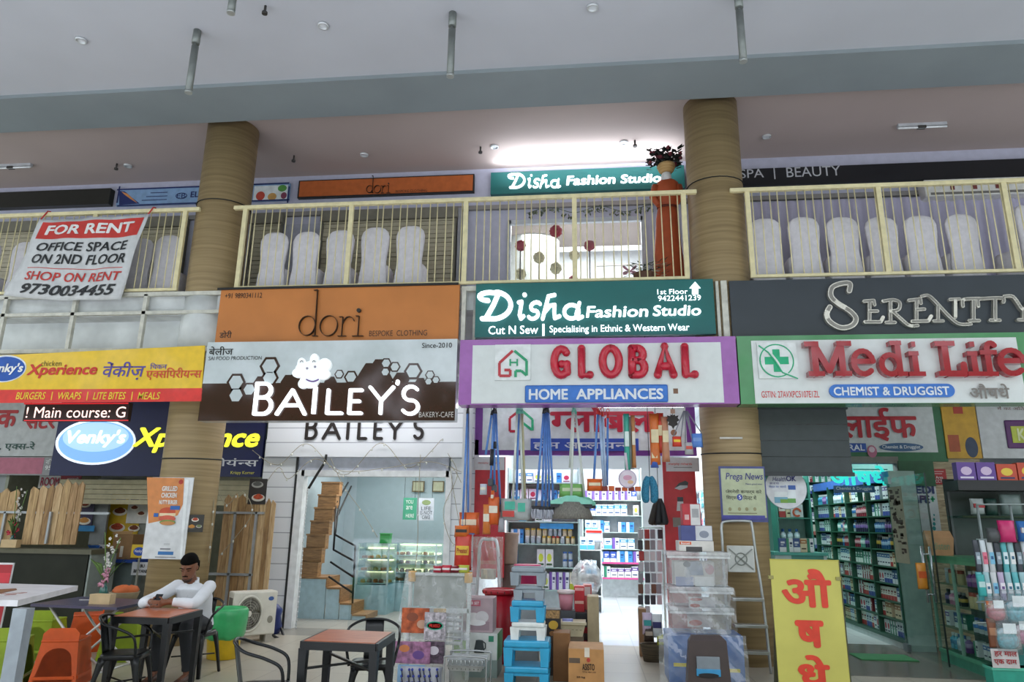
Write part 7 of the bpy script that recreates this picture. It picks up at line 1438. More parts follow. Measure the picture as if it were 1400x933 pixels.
z = stool('white plastic stool in the middle of the stool stack', (701, 849, 745, 876), SYs, swh, z); z = stool('blue plastic stool below the grey ones in the stool stack', (701, 820, 744, 850), SYs, sbl, z)
z = stool('lower grey plastic stool near the top of the stool stack', (706, 800, 742, 822), SYs, sgy, z); z = stool('grey plastic stool at the very top of the stool stack', (701, 775, 745, 801), SYs, sgy, z)
p = at(721, 800, -.6); t = thing('tub', 'bright pink plastic tub behind the top grey stool', 'tub', (p.x, -.6, 0)); zc = at(721, 772, -.6).z; part('tub_body', MB().lathe([(.1, zc - .32), (.15, zc - .02), (.165, zc - .02), (.165, zc), (.14, zc)], p.x, -.6, 0, M('#d83a72', .35), 22), t); part('stand', MB().box(p.x - .14, p.x + .14, -.74, -.46, 0, zc - .32, M('#9aa0a4', .5)), t)
t = carton('black carton with biscuits and a gold seal beside the stool stack', (745, 834, 766, 872), -.9, .2, M('#2a2526', .45), zb=.42, prints=[((746, 835, 765, 846), M('#b08a5a', .5, noise=.3, ns=40))]); part('gold_seal', MB().pell((750, 849, 763, 861), -.9, M('#d0a83a', .4), .005).pell((751, 863, 761, 870), -.9, M('#b07a4a', .5), .004), t); part('plinth', MB().box(*rect((745, 834, 766, 872), -.9)[:2], -.9, -.7, 0, .42, M('#5a4a44', .6)), t)
t = thing('basket', 'cream plastic laundry basket with packs in it, right of the biscuit carton', 'basket', (at(785, 880, -.3).x, -.3, 0)); a, b, c, e_ = rect((766, 850, 801, 882), -.3); cm_ = M('#cfc4a4', .5); zq = .35
part('basket_body', MB().loft([[(a + .04, -.42, zq), (b - .04, -.42, zq), (b - .04, -.12, zq), (a + .04, -.12, zq)], [(a, -.46, e_), (b, -.46, e_), (b, -.08, e_), (a, -.08, e_)]], cm_, smooth=False), t); part('rim', MB().box(a - .01, b + .01, -.475, -.455, e_ - .02, e_ + .01, cm_), t)
for i in range(5): x = a + .06 + (b - a - .12) * i / 4; part('slot', MB().box(x - .012, x + .012, -.452, -.44, zq + .08, e_ - .08, M('#6a5a44', .6)), t)
part('stand', MB().box(a + .03, b - .03, -.4, -.14, 0, zq, M('#7a6a58', .6)), t)
pack('blue and white plastic pack lying in the cream laundry basket', (768, 846, 784, 856), -.3, M('#8a90c8', .3), M('#e0e0ea', .4))
carton('small open brown carton left of the tall printed carton', (756, 866, 779, 910), -1.2, .3, M('#8a5f38', .7), zb=0)
t = carton('tall brown printed carton standing in front of the home goods shop', (777, 888, 826, 945), -1.6, .5, M('#b58450', .7), zb=0, prints=[((778, 900, 793, 907), M('#5a4a3c', .6))], texts=[('ASISTO', (796, 908, 813, 917), M('#3a2a1c', .6), .02), ('TOTAL NEW CARE', (796, 918.5, 815, 920.5), M('#3a2a1c', .6), .01), ('20 kg', (788, 925, 800, 928), M('#3a2a1c', .6), .02)]); part('tape', MB().prect((799, 886, 806, 899), -1.6, M('#d8cfc0', .3), .003), t); part('logo_mark', MB().pell((802, 900, 807, 906), -1.6, M('#b03a2c', .5), .003), t)
zc = e_
p = at(774, 836, .2); t = thing('mug', 'pink lidded mug on the low pile inside the shop mouth', 'mug', (p.x, .2, 0)); zq = at(774, 834, .2).z; part('cup', MB().lathe([(.08, zq), (.1, zq + .21)], p.x, .2, 0, M('#d08a9a', .4), 18), t); part('lid', MB().lathe([(.115, zq + .2), (.115, zq + .24), (.02, zq + .25)], p.x, .2, 0, M('#dfcfd0', .4), 18), t); part('stand', MB().box(p.x - .12, p.x + .12, .08, .32, 0, zq, M('#4a4e54', .5)), t)
carton('red product carton with a round lamp picture, beside the pink mug', (785, 802, 799, 833), .25, .2, M('#c0202e', .4), zb=at(790, 838, .25).z, prints=[((786, 822, 798, 826), M('#e8b8a8', .5)), ((786, 804, 798, 808), M('#e0a0a0', .5))]); carton('red and white product carton behind the red one', (797, 800, 809, 820), .5, .2, M('#c86a68', .4), zb=0, prints=[((799, 803, 807, 815), M('#d8d4d4', .5))])
carton('flat black box under the red product carton', (781, 838, 807, 850), .15, .35, M('#22242a', .4), zb=at(790, 850, .15).z); carton('dark grey crate under the flat black box', (783, 850, 806, 895), .2, .3, M('#5a4a48', .5), zb=0, prints=[((786, 858, 803, 866), M('#b02a34', .5)), ((786, 876, 803, 884), M('#a02a34', .5))])
carton('tall brown paper carton at the right edge of the pile, beside the tiled floor', (803, 816, 819, 878), .0, .3, M('#b0a080', .7), zb=0)
t = thing('bag', 'crumpled clear plastic bag on the middle goods pile', 'bag', tuple(at(800, 800, 1.0))); mb = MB(); p = at(802, 800, 1.6); mb.loft([[(p.x + r * math.cos(j * .45) * (1 + .2 * math.sin(j * 2.7)), 1.6 + r * math.sin(j * .45), p.z + h + .03 * math.sin(j * 1.9)) for j in range(14)] for r, h in ((.16, -.1), (.24, .05), (.2, .2), (.08, .34))], MG('#f4f6f8', .18, .35)); part('bag_body', mb, t); part('stand', MB().box(p.x - .15, p.x + .15, 1.5, 1.75, 0, p.z - .08, M('#9aa0a6', .5)), t)
# ---------------------------------------------------------------- goods on the floor, right of the shop mouth
bxm = MG('#f2f5f8', .06, .2)
def storage(lb, r, Y, d, zb, lid=True):
    a, b, c, e_ = rect(r, Y); c = zb; t = thing('storage_box', lb, 'storage box', ((a + b) / 2, Y, c), 0, 'clear plastic storage boxes'); i_ = .03
    q = lambda z, k: [(a + k, Y + k, z), (b - k, Y + k, z), (b - k, Y + d - k, z), (a + k, Y + d - k, z)]
    part('tub', MB().loft([q(c, i_ + .02), q(c + .01, i_), q(e_ - .03, .012)], bxm, smooth=False), t)
    if lid: part('lid', MB().box(a - .015, b + .015, Y - .015, Y + d + .015, e_ - .03, e_ + .015, MG('#f4f8fa', .08, .35), .008), t)
    part('rim', MB().box(a - .01, b + .01, Y - .012, Y + .006, e_ - .055, e_ - .03, MG('#f4f8fa', .1, .45)), t)
    return e_ + .016
SB = -1.05
carton('blue carton with a yellow stripe under the clear storage boxes', (914, 869, 1018, 940), SB - .02, .5, M('#4a72b0', .5), zb=0, prints=[((921, 907, 941, 912), M('#d8c83a', .5)), ((996, 915, 1012, 920), M('#d8c83a', .5))])
zb0 = rect((914, 869, 1018, 940), SB - .02)[3]
z = storage('lowest of the three clear storage boxes stacked right of the shop mouth', (917, 833, 1003, 868), SB, .45, zb0 + .002); pz = z
t = leaf_pack('red and white insert card inside the lowest clear storage box', (940, 836, 974, 858), SB + .06, M('#d8c8c6', .5), [((942, 848, 960, 856), M('#c8402c', .5))])
z2 = storage('middle one of the three clear storage boxes stacked right of the shop mouth', (917, 805, 1002, 833), SB, .45, z + .002)
leaf_pack('red and white insert card inside the middle clear storage box', (942, 817, 978, 833), SB + .06, M('#d8d0d0', .5), [((943, 818, 960, 822), M('#c83a2c', .5)), ((943, 826, 957, 831), M('#c83a2c', .5))])
a, b, c, e_ = rect((925, 772, 976, 803), SB + .08)
t = carton('printed mixer carton visible inside the top clear storage box', (922, 768, 977, 803), SB + .1, .25, M('#c2bcb6', .5), zb=z2 + .01, prints=[((950, 789, 976, 803), M('#d8d6d2', .5)), ((924, 789, 948, 803), M('#8a90b0', .5))])
mb = MB(); mb.ppoly([(938, 787), (940, 772), (944, 768), (956, 768), (960, 772), (962, 787)], SB + .1, M('#8a92a0', .35), .006).pell((934, 768, 944, 776), SB + .1, M('#5a5c64', .4), .008).pell((964, 772, 976, 786), SB + .1, M('#a87a80', .4), .006); part('cooker_picture', mb, t)
z3 = storage('topmost clear storage box, holding a printed carton, right of the shop mouth', (914, 757, 998, 803), SB, .45, z2)
carton('white and orange coffee maker carton on top of the clear storage boxes', (928, 740, 976, 757), SB + .1, .3, M('#d8d4cf', .5), zb=z3, prints=[((929, 741, 945, 745), M('#e0602c', .5)), ((938, 748, 960, 756), M('#4a4648', .5))], texts=[('Borosil', (931, 741.8, 943, 744.4), W1, .02)])
z4 = rect((928, 740, 976, 757), SB + .1)[3]
t = carton('blue and white cooker carton on top of the white and orange carton', (931, 719, 974, 740), SB + .12, .26, M('#4a5288', .5), zb=z4, prints=[((951, 719.5, 973.5, 739.5), M('#d0d2d8', .5))]); part('cooker_picture', MB().pell((956, 726, 969, 736), SB + .12 - .003, M('#8a90a0', .4), .004), t)
z5 = rect((931, 719, 974, 740), SB + .12)[3]
t = carton('red and white coffee maker carton at the top of the pile beside the red panel', (933, 689, 958, 719), SB + .14, .2, M('#b8323c', .5), zb=z5, prints=[((944, 690, 957, 718.5), M('#d8d6d6', .5))]); part('machine_picture', MB().prect((946, 696, 955, 708), SB + .137, M('#a8a8ac', .4), .004).prect((936, 704, 942, 711), SB + .14, M('#d8b0b0', .4), .004), t)
mb = MB(); a, b, c, e_ = rect((905, 803, 1006, 870), SB - .04); mb.sheet([[(a + (b - a) * i / 20, SB - .05 - .025 * math.sin(i * .9 + v * 1.3) - .03 * math.sin(i * .35), c + (e_ - c) * v / 9) for v in range(10)] for i in range(21)], MG('#f6f8fa', .08, .1)); tag(mb.build('plastic_wrap'), 'crumpled clear plastic wrap around the middle and lowest storage boxes', 'plastic wrap')
mb = MB(); a, b, c, e_ = rect((901, 868, 1022, 945), SB - .1); c = .01; mb.sheet([[(a + (b - a) * i / 20, SB - .12 - .03 * math.sin(i * .8 + v) - .05 * (1 - v / 9), c + (e_ - c) * v / 9) for v in range(10)] for i in range(21)], MG('#f6f8fa', .09, .12)); tag(mb.build('plastic_wrap'), 'clear plastic wrap over the blue carton at the bottom of the pile', 'plastic wrap')
Yz = -1.6; t = thing('step_stool', 'dark brown plastic step stool with grey top pad in front of the blue carton', 'stool', (at(968, 930, Yz).x, Yz, 0)); bw_ = M('#3a2c2a', .4)
mb = MB(); mb.loft([[at(x, y, Yz) + Vector((0, dy, 0)) for x, y, dy in q] for q in ([(938, 950, -.12), (999, 950, -.12), (999, 950, .1), (938, 950, .1)], [(941, 876, -.05), (992, 876, -.05), (992, 876, .05), (941, 876, .05)], [(945, 868.5, -.02), (984, 868.5, -.02), (984, 868.5, .03), (945, 868.5, .03)])], bw_, smooth=False); part('stool_body', mb, t)
part('grey_pad', MB().prect((952, 898, 984, 916), Yz - .085, M('#7d868e', .5), .02, .006), t); part('blue_lip', MB().prect((952, 915, 985, 925), Yz - .09, M('#3a90c0', .4), .025, .005), t); part('slot', MB().pell((955, 921, 983, 927), Yz - .116, M('#16161a', .5), .004), t)
t = thing('basket', 'dark wicker basket with small packs beside the tiled floor, right of the shop mouth', 'basket', tuple(base((880, 870, 906, 897), .2))); p = at(893, 897, .2); part('bowl', MB().lathe([(.12, 0), (.16, .2), (.17, .21), (.15, .2), (.1, .02)], p.x, .2, 0, MW('#3a342c', '#6a5e4a', (1, 1, 40), .7, 4, .3, 'm_wicker2'), 18, 1, .8), t)
for r, m, b_, lb in (((878, 838, 892, 868), '#c8b8d0', '#3a9a9a', 'white and teal pack standing in the dark wicker basket'), ((890, 840, 906, 872), '#d8dce0', '#3a3a6a', 'white and black printed pack leaning in the dark wicker basket'), ((880, 856, 894, 878), '#3a2c26', '#b0a090', 'dark brown pack at the front of the dark wicker basket'), ((898, 868, 908, 884), '#b8c040', '#2a2a2a', 'yellow green pack at the right of the dark wicker basket')): pack(lb, r, .18 + .02 * (int(r[0]) % 3), M(m, .4), M(b_, .4))
t = carton('narrow brown carton standing left of the dark wicker basket', (874, 833, 884, 882), .5, .2, M('#8a6a4c', .7), zb=0)
# ---------------------------------------------------------------- step ladder, leaflet poster, round sign beside the right column
al = M('#b8bcbe', .3, .7); Yd = -.35
t = thing('step_ladder', 'aluminium step ladder leaning against the right column', 'ladder', (at(1020, 890, Yd).x, Yd, 0))
P = [at(x, y, Yd) + Vector((0, dy, 0)) for x, y, dy in ((1000, 912, 0), (994, 820, .08), (990.5, 740, .15), (990, 720, .17), (995, 713.5, .17), (1026, 713, .17), (1032, 719, .17), (1037, 760, .14), (1045, 820, .08), (1053, 905, 0))]
P[0].z = 0; P[-1].z = 0
part('frame', MB().tube(catmull(P, 4), .017, al, 8), t)
for (xa, xb, y, dy) in ((999, 1042, 819, .08), (1002, 1047, 855, .04), (1005, 1050, 891, .02)): a, b, c, e_ = rect((xa, y - 2, xb, y + 2.5), Yd + dy); part('step', MB().box(a, b, Yd + dy - .12, Yd + dy + .03, c, e_, al, .006), t)
a, b, c, e_ = rect((994.5, 746.5, 1031.5, 783), Yd + .1); tw = M('#cfd2cf', .4); mb = MB(); mb.box(a, b, Yd + .09, Yd + .12, c, e_, tw, .01)
for s_ in (-1, 1): mb.bar(((a + b) / 2 - .14, Yd + .085, (c + e_) / 2 - s_ * .12), ((a + b) / 2 + .14, Yd + .085, (c + e_) / 2 + s_ * .12), .012, .02, M('#8f9490', .5), (0, 1, 0))
mb.tube([((a + b) / 2 + .07 * math.cos(q * .39), Yd + .085, (c + e_) / 2 + .07 * math.sin(q * .39)) for q in range(16)], .008, M('#8f9490', .5), 5, True); part('top_step', mb, t)
t = poster('poster', 'pale green health test poster with dark border on the right column', 'poster', (984.5, 638, 1048, 714), -.04, M('#4c5288', .5), .015); Yp = -.04
part('sheet', MB().prect((987, 641, 1046, 708), Yp, M('#b8c0a0', .5), .004), t); Yp -= .004; pu = M('#3f3f86', .5)
ptext(t, 'Prega News', (992, 647, 1043, 659), Yp, pu, shear=.2, bold=.005); ptext(t, 'Means good news', (1019, 661, 1042, 664), Yp, pu, shear=.2); ptext(t, 'प|रेगनेंसी कन|फर्म करे', (992, 669.5, 1041, 676.5), Yp, BK); ptext(t, 'िसर्फ', (993, 677.5, 1007, 684.5), Yp, BK); ptext(t, 'िमनट में', (1016, 677.5, 1034, 684), Yp, BK)
part('number_disc', MB().pell((1007.5, 676, 1015, 684.5), Yp, M('#3a4aa8', .5), .003), t); ptext(t, '5', (1010, 678, 1013, 682.5), Yp - .003, W1)
for x in (998, 1011, 1021, 1032): part('icon', MB().pell((x - 2.2, 694, x + 2.2, 699), Yp, M('#9a9470', .5), .003), t)
part('text_line', MB().prect((995, 701.5, 1035, 702.7), Yp, M('#8a8668', .5), .003), t); part('blue_band', MB().prect((987, 705, 1046, 711), Yp, M('#4a4a9a', .5), .003), t)
t = tag(MB().prect((984, 598, 1015, 600.5), -.006, M('#c9c6c0', .5), .01).build('tape'), 'strip of white tape on the right column below the chemist sign', 'tape')
p = at(1074.5, 668, .35); t = thing('round_sign', 'round white health drink sign hanging right of the leaflet poster', 'sign', (p.x, .35, p.z)); R = .265
part('disc', MB().cyl((p.x, .35, p.z), (p.x, .37, p.z), R, M('#dfe2e8', .4), n=40), t); part('rim', MB().tube([(p.x + R * math.cos(a * .157), .36, p.z + R * math.sin(a * .157)) for a in range(40)], .008, M('#a8b8c8', .4), 5, True), t)
ptext(t, 'Health', (1056, 652.5, 1074, 658.5), .35, pu, shear=.2); ptext(t, 'OK', (1074.5, 651, 1088, 658.5), .35, pu, bold=.03); ptext(t, 'अब आ गया', (1052, 660, 1065, 663), .35, pu); ptext(t, 'सेहत का साथी', (1051, 663.5, 1075, 668), .35, M('#3a6ab8', .5))
mb = MB(); mb.prect((1059, 673, 1077, 688), .35, M('#e6ecee', .4), .004).prect((1059, 680, 1077, 688), .346, M('#7ab0c8', .4), .002).prect((1067, 683, 1077, 688), .344, M('#7aa848', .4), .002).prect((1077, 670, 1088, 688), .35, M('#e6eef2', .4), .006).prect((1077.5, 664, 1087.5, 670), .35, M('#3a62b0', .4), .006).prect((1077, 682, 1088, 688), .344, M('#6aa858', .4), .002); part('bottle_picture', mb, t)
for x in (1056, 1092): q = at(x, 655, .36); part('hanger', MB().cyl((q.x, .36, q.z), (q.x, .36, 4.06), .005, BK, n=5), t)
# grey roll-up blind
Yb_ = .2; t = thing('roll_up_blind', 'dark grey roll up blind hanging below the chemist sign', 'blind', tuple(base((1027, 558, 1160, 647), Yb_))); a, b, c, e_ = rect((1027, 559, 1161, 647), Yb_); gm_ = M('#4a5052', .8, noise=.04)
for i in range(4): z0, z1 = c + (e_ - c) * i / 4, c + (e_ - c) * (i + 1) / 4; part('fabric_fold', MB().hexa([(a, Yb_ - .012, z0), (b, Yb_ - .012, z0), (b, Yb_ + .0, z0), (a, Yb_ + .0, z0), (a, Yb_ + .004, z1), (b, Yb_ + .004, z1), (b, Yb_ + .014, z1), (a, Yb_ + .014, z1)], gm_), t)
part('bottom_bar', MB().box(a - .02, b + .02, Yb_ - .02, Yb_ + .02, c - .04, c + .01, M('#33383c', .5)), t); part('top_bar', MB().box(a - .02, b + .02, Yb_ - .02, Yb_ + .03, e_ - .01, e_ + .04, M('#33383c', .5)), t)
for x in (a + .1, (a + b) / 2, b - .1): part('bracket', MB().box(x - .01, x + .01, Yb_, Yb_ + .02, e_ + .04, 4.06, BK), t)
# yellow board with red Devanagari letters
Yy = -1.5; t = thing('sandwich_board', 'yellow board with red Hindi letters standing on the floor at right', 'board', (at(1105, 900, Yy).x, Yy, 0)); a, b, c, e_ = rect((1052.5, 766.5, 1147, 960), Yy); c = .01; b = at(1147, 767, Yy).x; a = at(1052.5, 767, Yy).x
part('board', MB().box(a, b, Yy, Yy + .02, c, e_, M('#c6c062', .5, noise=.04, ns=3)), t); part('edge', MB().box(b - .006, b + .006, Yy - .004, Yy + .03, c, e_, M('#4a4a34', .5)).box(a, b, Yy - .002, Yy + .03, e_ - .004, e_ + .008, M('#b8ae4a', .5)), t)
for x in (a + .06, b - .06): part('back_leg', MB().bar((x, Yy + .03, e_ - .1), (x, Yy + .4, 0), .04, .02, M('#5a5a4a', .5)), t)
rk2 = M('#d8402c', .45); ptext(t, 'औ', (1068, 778, 1137, 831), Yy, rk2, .004, bold=.03); ptext(t, 'ष', (1087.5, 848.5, 1127, 886), Yy, rk2, .004, bold=.045); ptext(t, 'धे', (1091, 896, 1135, 942), Yy, rk2, .004, bold=.035)
for x, y in ((1056, 790), (1148, 792)): p = at(x, y, Yy); part('clip', MB().box(p.x - .04, p.x + .01, Yy - .012, Yy + .03, p.z - .015, p.z + .02, M('#9a9458', .5)), t)
# ---------------------------------------------------------------- chemist: inner sign, glass front, shelves
GF = M('#2c6a46', .35, noise=.06)
t = sign('shop_sign', 'white chemist inner sign with green border behind the grey blind', 'sign', (1028, 548, 1291, 631), IS, GF, .1, board='frame')
part('face_panel', MB().prect((1034, 548, 1277.5, 618.5), IS, M('#c9ced0', .35), .01), t); Yq = IS - .01
ptext(t, 'मेडीलाईफ', (1082, 558, 1253, 604), Yq, M('#b01c2c', .4), .02, bold=.025)
part('blue_plate', MB().prect((1120, 606.5, 1184, 618.5), Yq, M('#2f52a8', .35), .012), t); ptext(t, 'GENERAL', (1128, 608, 1182, 616.5), Yq - .012, M('#e0e4ee', .4), .003, bold=.02)
part('blue_plate', MB().pell((1202, 606, 1262, 617.5), Yq, M('#3a5f8a', .35), .012), t); ptext(t, 'Chemist & Druggist', (1206, 609, 1258, 615), Yq - .012, M('#d6dce6', .4), .003, bold=.02)
part('sticker', MB().pell((1185.5, 609, 1199, 626), Yq - .012, M('#b86a86', .4), .003, 16).pell((1188, 611, 1196, 619), Yq - .015, M('#d8c0cc', .4), .002, 12), t)
t = poster('poster', 'plain yellow toy poster with a red tag, right of the chemist inner sign', 'poster', (1291, 556, 1338, 627), IS - .02, M('#c99a2a', .45), .02); part('red_tag', MB().prect((1303, 556, 1316, 566), IS - .02, M('#b03a2a', .45), .004), t); part('red_shape', MB().prect((1297, 595, 1312, 618), IS - .02, M('#a8502e', .5), .003), t); part('blue_shape', MB().pell((1320, 598, 1337, 626), IS - .02, M('#33405a', .5), .003), t)
t = sign('shop_sign', 'grey white toy shop sign with a purple framed green panel at the right edge', 'sign', (1339, 552, 1470, 627), IS - .02, M('#c3c5c9', .4), .06); part('logo_border', MB().prect((1375, 575, 1450, 613.5), IS - .02, M('#5c2a68', .4), .02, .018), t); part('logo_panel', MB().prect((1383, 583, 1442, 606), IS - .04, M('#b8c24a', .4), .006, .005), t); ptext(t, 'K', (1391, 586, 1402, 603), IS - .046, M('#d8dcb0', .4), .003, bold=.03); ptext(t, 'में का अित', (1363, 556, 1400, 561), IS - .02, M('#6a3a3a', .5))
# upright wall between chemist and toy shop
struct('wall_right_front', MB().box(4.86, 5.95, IS + .02, IY + .05, 0, 4.05, MW('#8a7a60', '#c3b292', (1.2, 1.2, 9), .45, 2.2, 2.2, 'm_marble')))
struct('trim_6', MB().prect((1228, 631, 1276, 665), IS + .01, M('#2a5c3e', .4), .04))
t = poster('poster', 'white poster with big navy letters and small green crosses beside the glass door', 'poster', (1234, 662, 1283, 728), IS - .0, M('#c9cfd2', .45), .012); nv2 = M('#27386a', .5); ptext(t, 'MEDI', (1237, 664.5, 1277, 675.5), IS, nv2, bold=.05); ptext(t, 'LIFE', (1246, 677.5, 1271, 688.5), IS, nv2, bold=.05)
for x in (1242, 1275): part('green_cross', MB().prect((x - 3, 681.5, x + 3, 684), IS, GR, .004).prect((x - 1.2, 679, x + 1.2, 686.5), IS, GR, .004), t)
for i in range(4): part('green_dot', MB().pell((1276 - .4 * i, 704 + i * 6 - 1 - .4 * i, 1278 + .5 * i, 706 + i * 6 + .6 * i), IS, M('#2a8a8a', .5), .003), t)
t = poster('notice', 'small red camera notice on the marble strip above the navy lettered poster', 'notice', (1262, 641.5, 1294, 662.5), IS - .01, M('#b02a30', .45), .012); ptext(t, 'This Area', (1269, 651, 1289, 655), IS - .01, M('#e6d8d8', .5), bold=.02); ptext(t, 'Under CCTV', (1265, 656, 1291, 660.5), IS - .01, M('#e6d8d8', .5), bold=.02); part('camera_mark', MB().ppoly([(1264, 645), (1270, 644), (1268, 648), (1265, 648)], IS - .01, M('#e6d8d8', .5), .003), t); part('text_line', MB().prect((1274, 644.5, 1290, 645.5), IS - .01, M('#d8b0b0', .5), .003).prect((1274, 647.5, 1288, 648.5), IS - .01, M('#d8b0b0', .5), .003), t)
# chemist window head: frame, lit cyan letters, blue name plate
struct('trim_7', MB().box(2.5, 4.75, IS - .02, IY + .04, at(1200, 634, IS).z, at(1200, 630, IS).z + .06, M('#7a7670', .5)).box(4.72, 4.8, IS - .02, IY + .04, 0, at(1200, 634, IS).z, M('#6d6a62', .5)))
t = thing('light_sign', 'glowing cyan Hindi letters hanging in the chemist window', 'sign', tuple(base((1138, 640, 1212, 664), 1.9))); CY_ = M('#2fd8cc', .4, es=.85)
ptext(t, 'औषधे', (1134, 637, 1213, 664), 1.9, CY_, .03, bold=.035)
part('backing_rail', MB().prect((1134, 641.5, 1213, 643), 1.93, M('#2a8a84', .4), .01), t)
for x in (1150, 1200): q = at(x, 642, 1.93); part('hanger', MB().cyl((q.x, 1.93, q.z), (q.x, 1.93, at(x, 632, 1.93).z), .006, M('#8a9090', .4), n=5), t)
t = poster('name_plate', 'blue name plate below the cyan letters in the chemist window', 'sign', (1140, 664.5, 1196, 673.5), 1.92, M('#2a5a86', .4), .02); ptext(t, 'Chemist & Druggist', (1143, 666, 1192, 671.5), 1.92, M('#c8d8e2', .4), bold=.02)
for x in (1150, 1186): q = at(x, 665, 1.93); part('hanger', MB().cyl((q.x, 1.93, q.z), (q.x, 1.93, at(x, 642, 1.93).z), .004, M('#8a9090', .4), n=5), t)
gsh = M('#1f4c3a', .4)
# wall of shelves along the right side of the chemist
SX = 4.43; ya, yb = 5.3, 1.62; zr = [.14 + .245 * i for i in range(9)]
t = thing('shelf_unit', 'green edged shelf wall of medicines along the right side of the chemist shop', 'shelves', (SX + .2, (ya + yb) / 2, 0))
part('back_panel', MB().box(SX + .36, SX + .38, yb, ya, 0, 2.5, M('#38504a', .5)), t); part('plinth', MB().box(SX - .01, SX + .36, yb, ya, 0, .11, M('#b8c0c0', .5)), t); part('plinth_trim', MB().box(SX - .025, SX - .01, yb, ya, .09, .14, gsh), t); part('end_panel', MB().box(SX, SX + .36, yb - .03, yb, 0, 2.5, M('#8fa8a0', .4)), t); part('top_panel', MB().box(SX, SX + .38, yb, ya, 2.36, 2.5, M('#3f66b0', .4)), t)
ups = [5.3, 4.4, 3.5, 2.56, 1.64]
for y in ups: part('upright', MB().box(SX - .02, SX + .36, y - .02, y + .02, .1, 2.4, gsh), t)
for z in zr: part('shelf', MB().box(SX - .015, SX + .36, yb, ya, z - .018, z, gsh), t)
rnd = random.Random(77)
for bi in range(4):
    for zi, z in enumerate(zr):
        k = 'bot' if (zi in (5, 6) and bi in (1, 2, 3)) or (zi == 7 and bi == 2) else ('bot2' if zi == 8 and bi < 2 else 'med')
        wd = {'bot': .085, 'bot2': .09, 'med': .1}[k]; nm = {'bot': 'bottle', 'bot2': 'flask', 'med': 'box'}[k]
        row(k, (SX + .05, ups[bi] - .03), (SX + .05, ups[bi + 1] + .03), z + .002, .215, wd, .12 if k == 'med' else wd, '{c} ' + nm + ', {n} from left, %s shelf up, %s bay of chemist wall' % (nth(zi + 1), ('farthest', 'second farthest', 'second nearest', 'nearest')[bi]), nm, {'bot': 'bottles on the chemist shelf wall', 'bot2': 'pale bottles on the chemist shelf wall', 'med': 'cartons on the chemist shelf wall'}[k], rnd, .95)
# shelves facing the street at the left and the back of the chemist
x0, x1 = at(1064, 720, 3.0).x, at(1100, 720, 3.0).x; zq = [at(1085, y, 3.0).z for y in (737, 720, 702, 684, 664)]
zq = [at(1085, y, 3.0).z for y in (742, 708, 682, 660)]
shelf_unit('teal shelf unit behind the counter at the left of the chemist shop', x0, x1 + .12, 3.0, .35, zq, at(1085, 640, 3.0).z, M('#3f8a7c', .4), '#8fb8b0')
for q_, (z, k, h) in enumerate(((zq[0], 'bot2', .22), (zq[1], 'med', .3), (zq[2], 'med', .2), (zq[3], 'med', .18))): row(k, (x0 + .04, 3.05), (x1 + .08, 3.05), z + .002, h, .13, .12, '{c} %s, {n} from left, %s teal shelf up, chemist counter' % ('bottle' if k == 'bot2' else 'carton', nth(q_ + 1)), 'bottle' if k == 'bot2' else 'box', ('bottles' if k == 'bot2' else 'cartons') + ' on the teal shelves', rnd, .95)
x0, x1 = at(1098, 720, 5.6).x, at(1150, 720, 5.6).x; zq = [at(1120, y, 5.6).z for y in (790, 770, 750, 732, 714, 694, 676, 660)]
t = shelf_unit('green shelf unit with a bluish lit panel at the back of the chemist shop', x0, x1, 5.6, .4, zq, at(1120, 640, 5.6).z, gsh, '#5a7a78'); a, b, c, e_ = rect((1121, 682, 1139, 705), 5.66); part('lit_panel', MB().box(a, b, 5.6, 5.62, c, e_, M('#b8b4f0', .4, es=1.6)), t)
for q_, z in enumerate(zq): row('med', (x0 + .04, 5.5), (x1 - .03, 5.5), z + .002, .2, .12, .1, '{c} carton, {n} from left, %s shelf up, back of chemist shop' % nth(q_ + 1), 'box', 'cartons on the chemist back shelves', rnd, .92)
t = thing('counter', 'teal and white chemist counter behind the yellow board', 'counter', (3.3, 1.9, 0)); a, b, c, e_ = rect((1061, 756, 1132, 800), 1.75); part('counter_body', MB().box(a, b, 1.75, 2.3, 0, e_ - .04, M('#a8c0bc', .4)), t); part('worktop', MB().box(a - .02, b + .02, 1.72, 2.33, e_ - .04, e_, M('#3a9a8c', .35)), t); part('teal_panel', MB().prect((1083, 758.5, 1127, 790), 1.75, M('#2f7f74', .4), .006), t)
zc = e_
for i in range(5):
    x = at(1071 + i * 10, 754, 1.85).x; put('med', (6, 2, 6, 4, 2)[i], (x, 1.85 + .02 * i, zc + .002), (.1, .06, .2), .1, 'carton %s from left in the row standing on top of the chemist counter' % nth(i + 1), 'box', 'cartons on the chemist counter')
t = carton('white beauty cream carton with a red swirl above the chemist counter', (1081, 690, 1098, 711), 3.02, .08, M('#c9ccd0', .5), zb=zq and at(1085, 708, 3.0).z + .003); part('red_swirl', MB().stroke([(at(1089.5, 701, 3.02).x + .06 * u, at(1089.5, 701, 3.02).z + .06 * v) for u, v in A(0, 0, 1, 1, 20, 300, 12)], 3.02, .03, M('#c0502e', .4), .004), t)
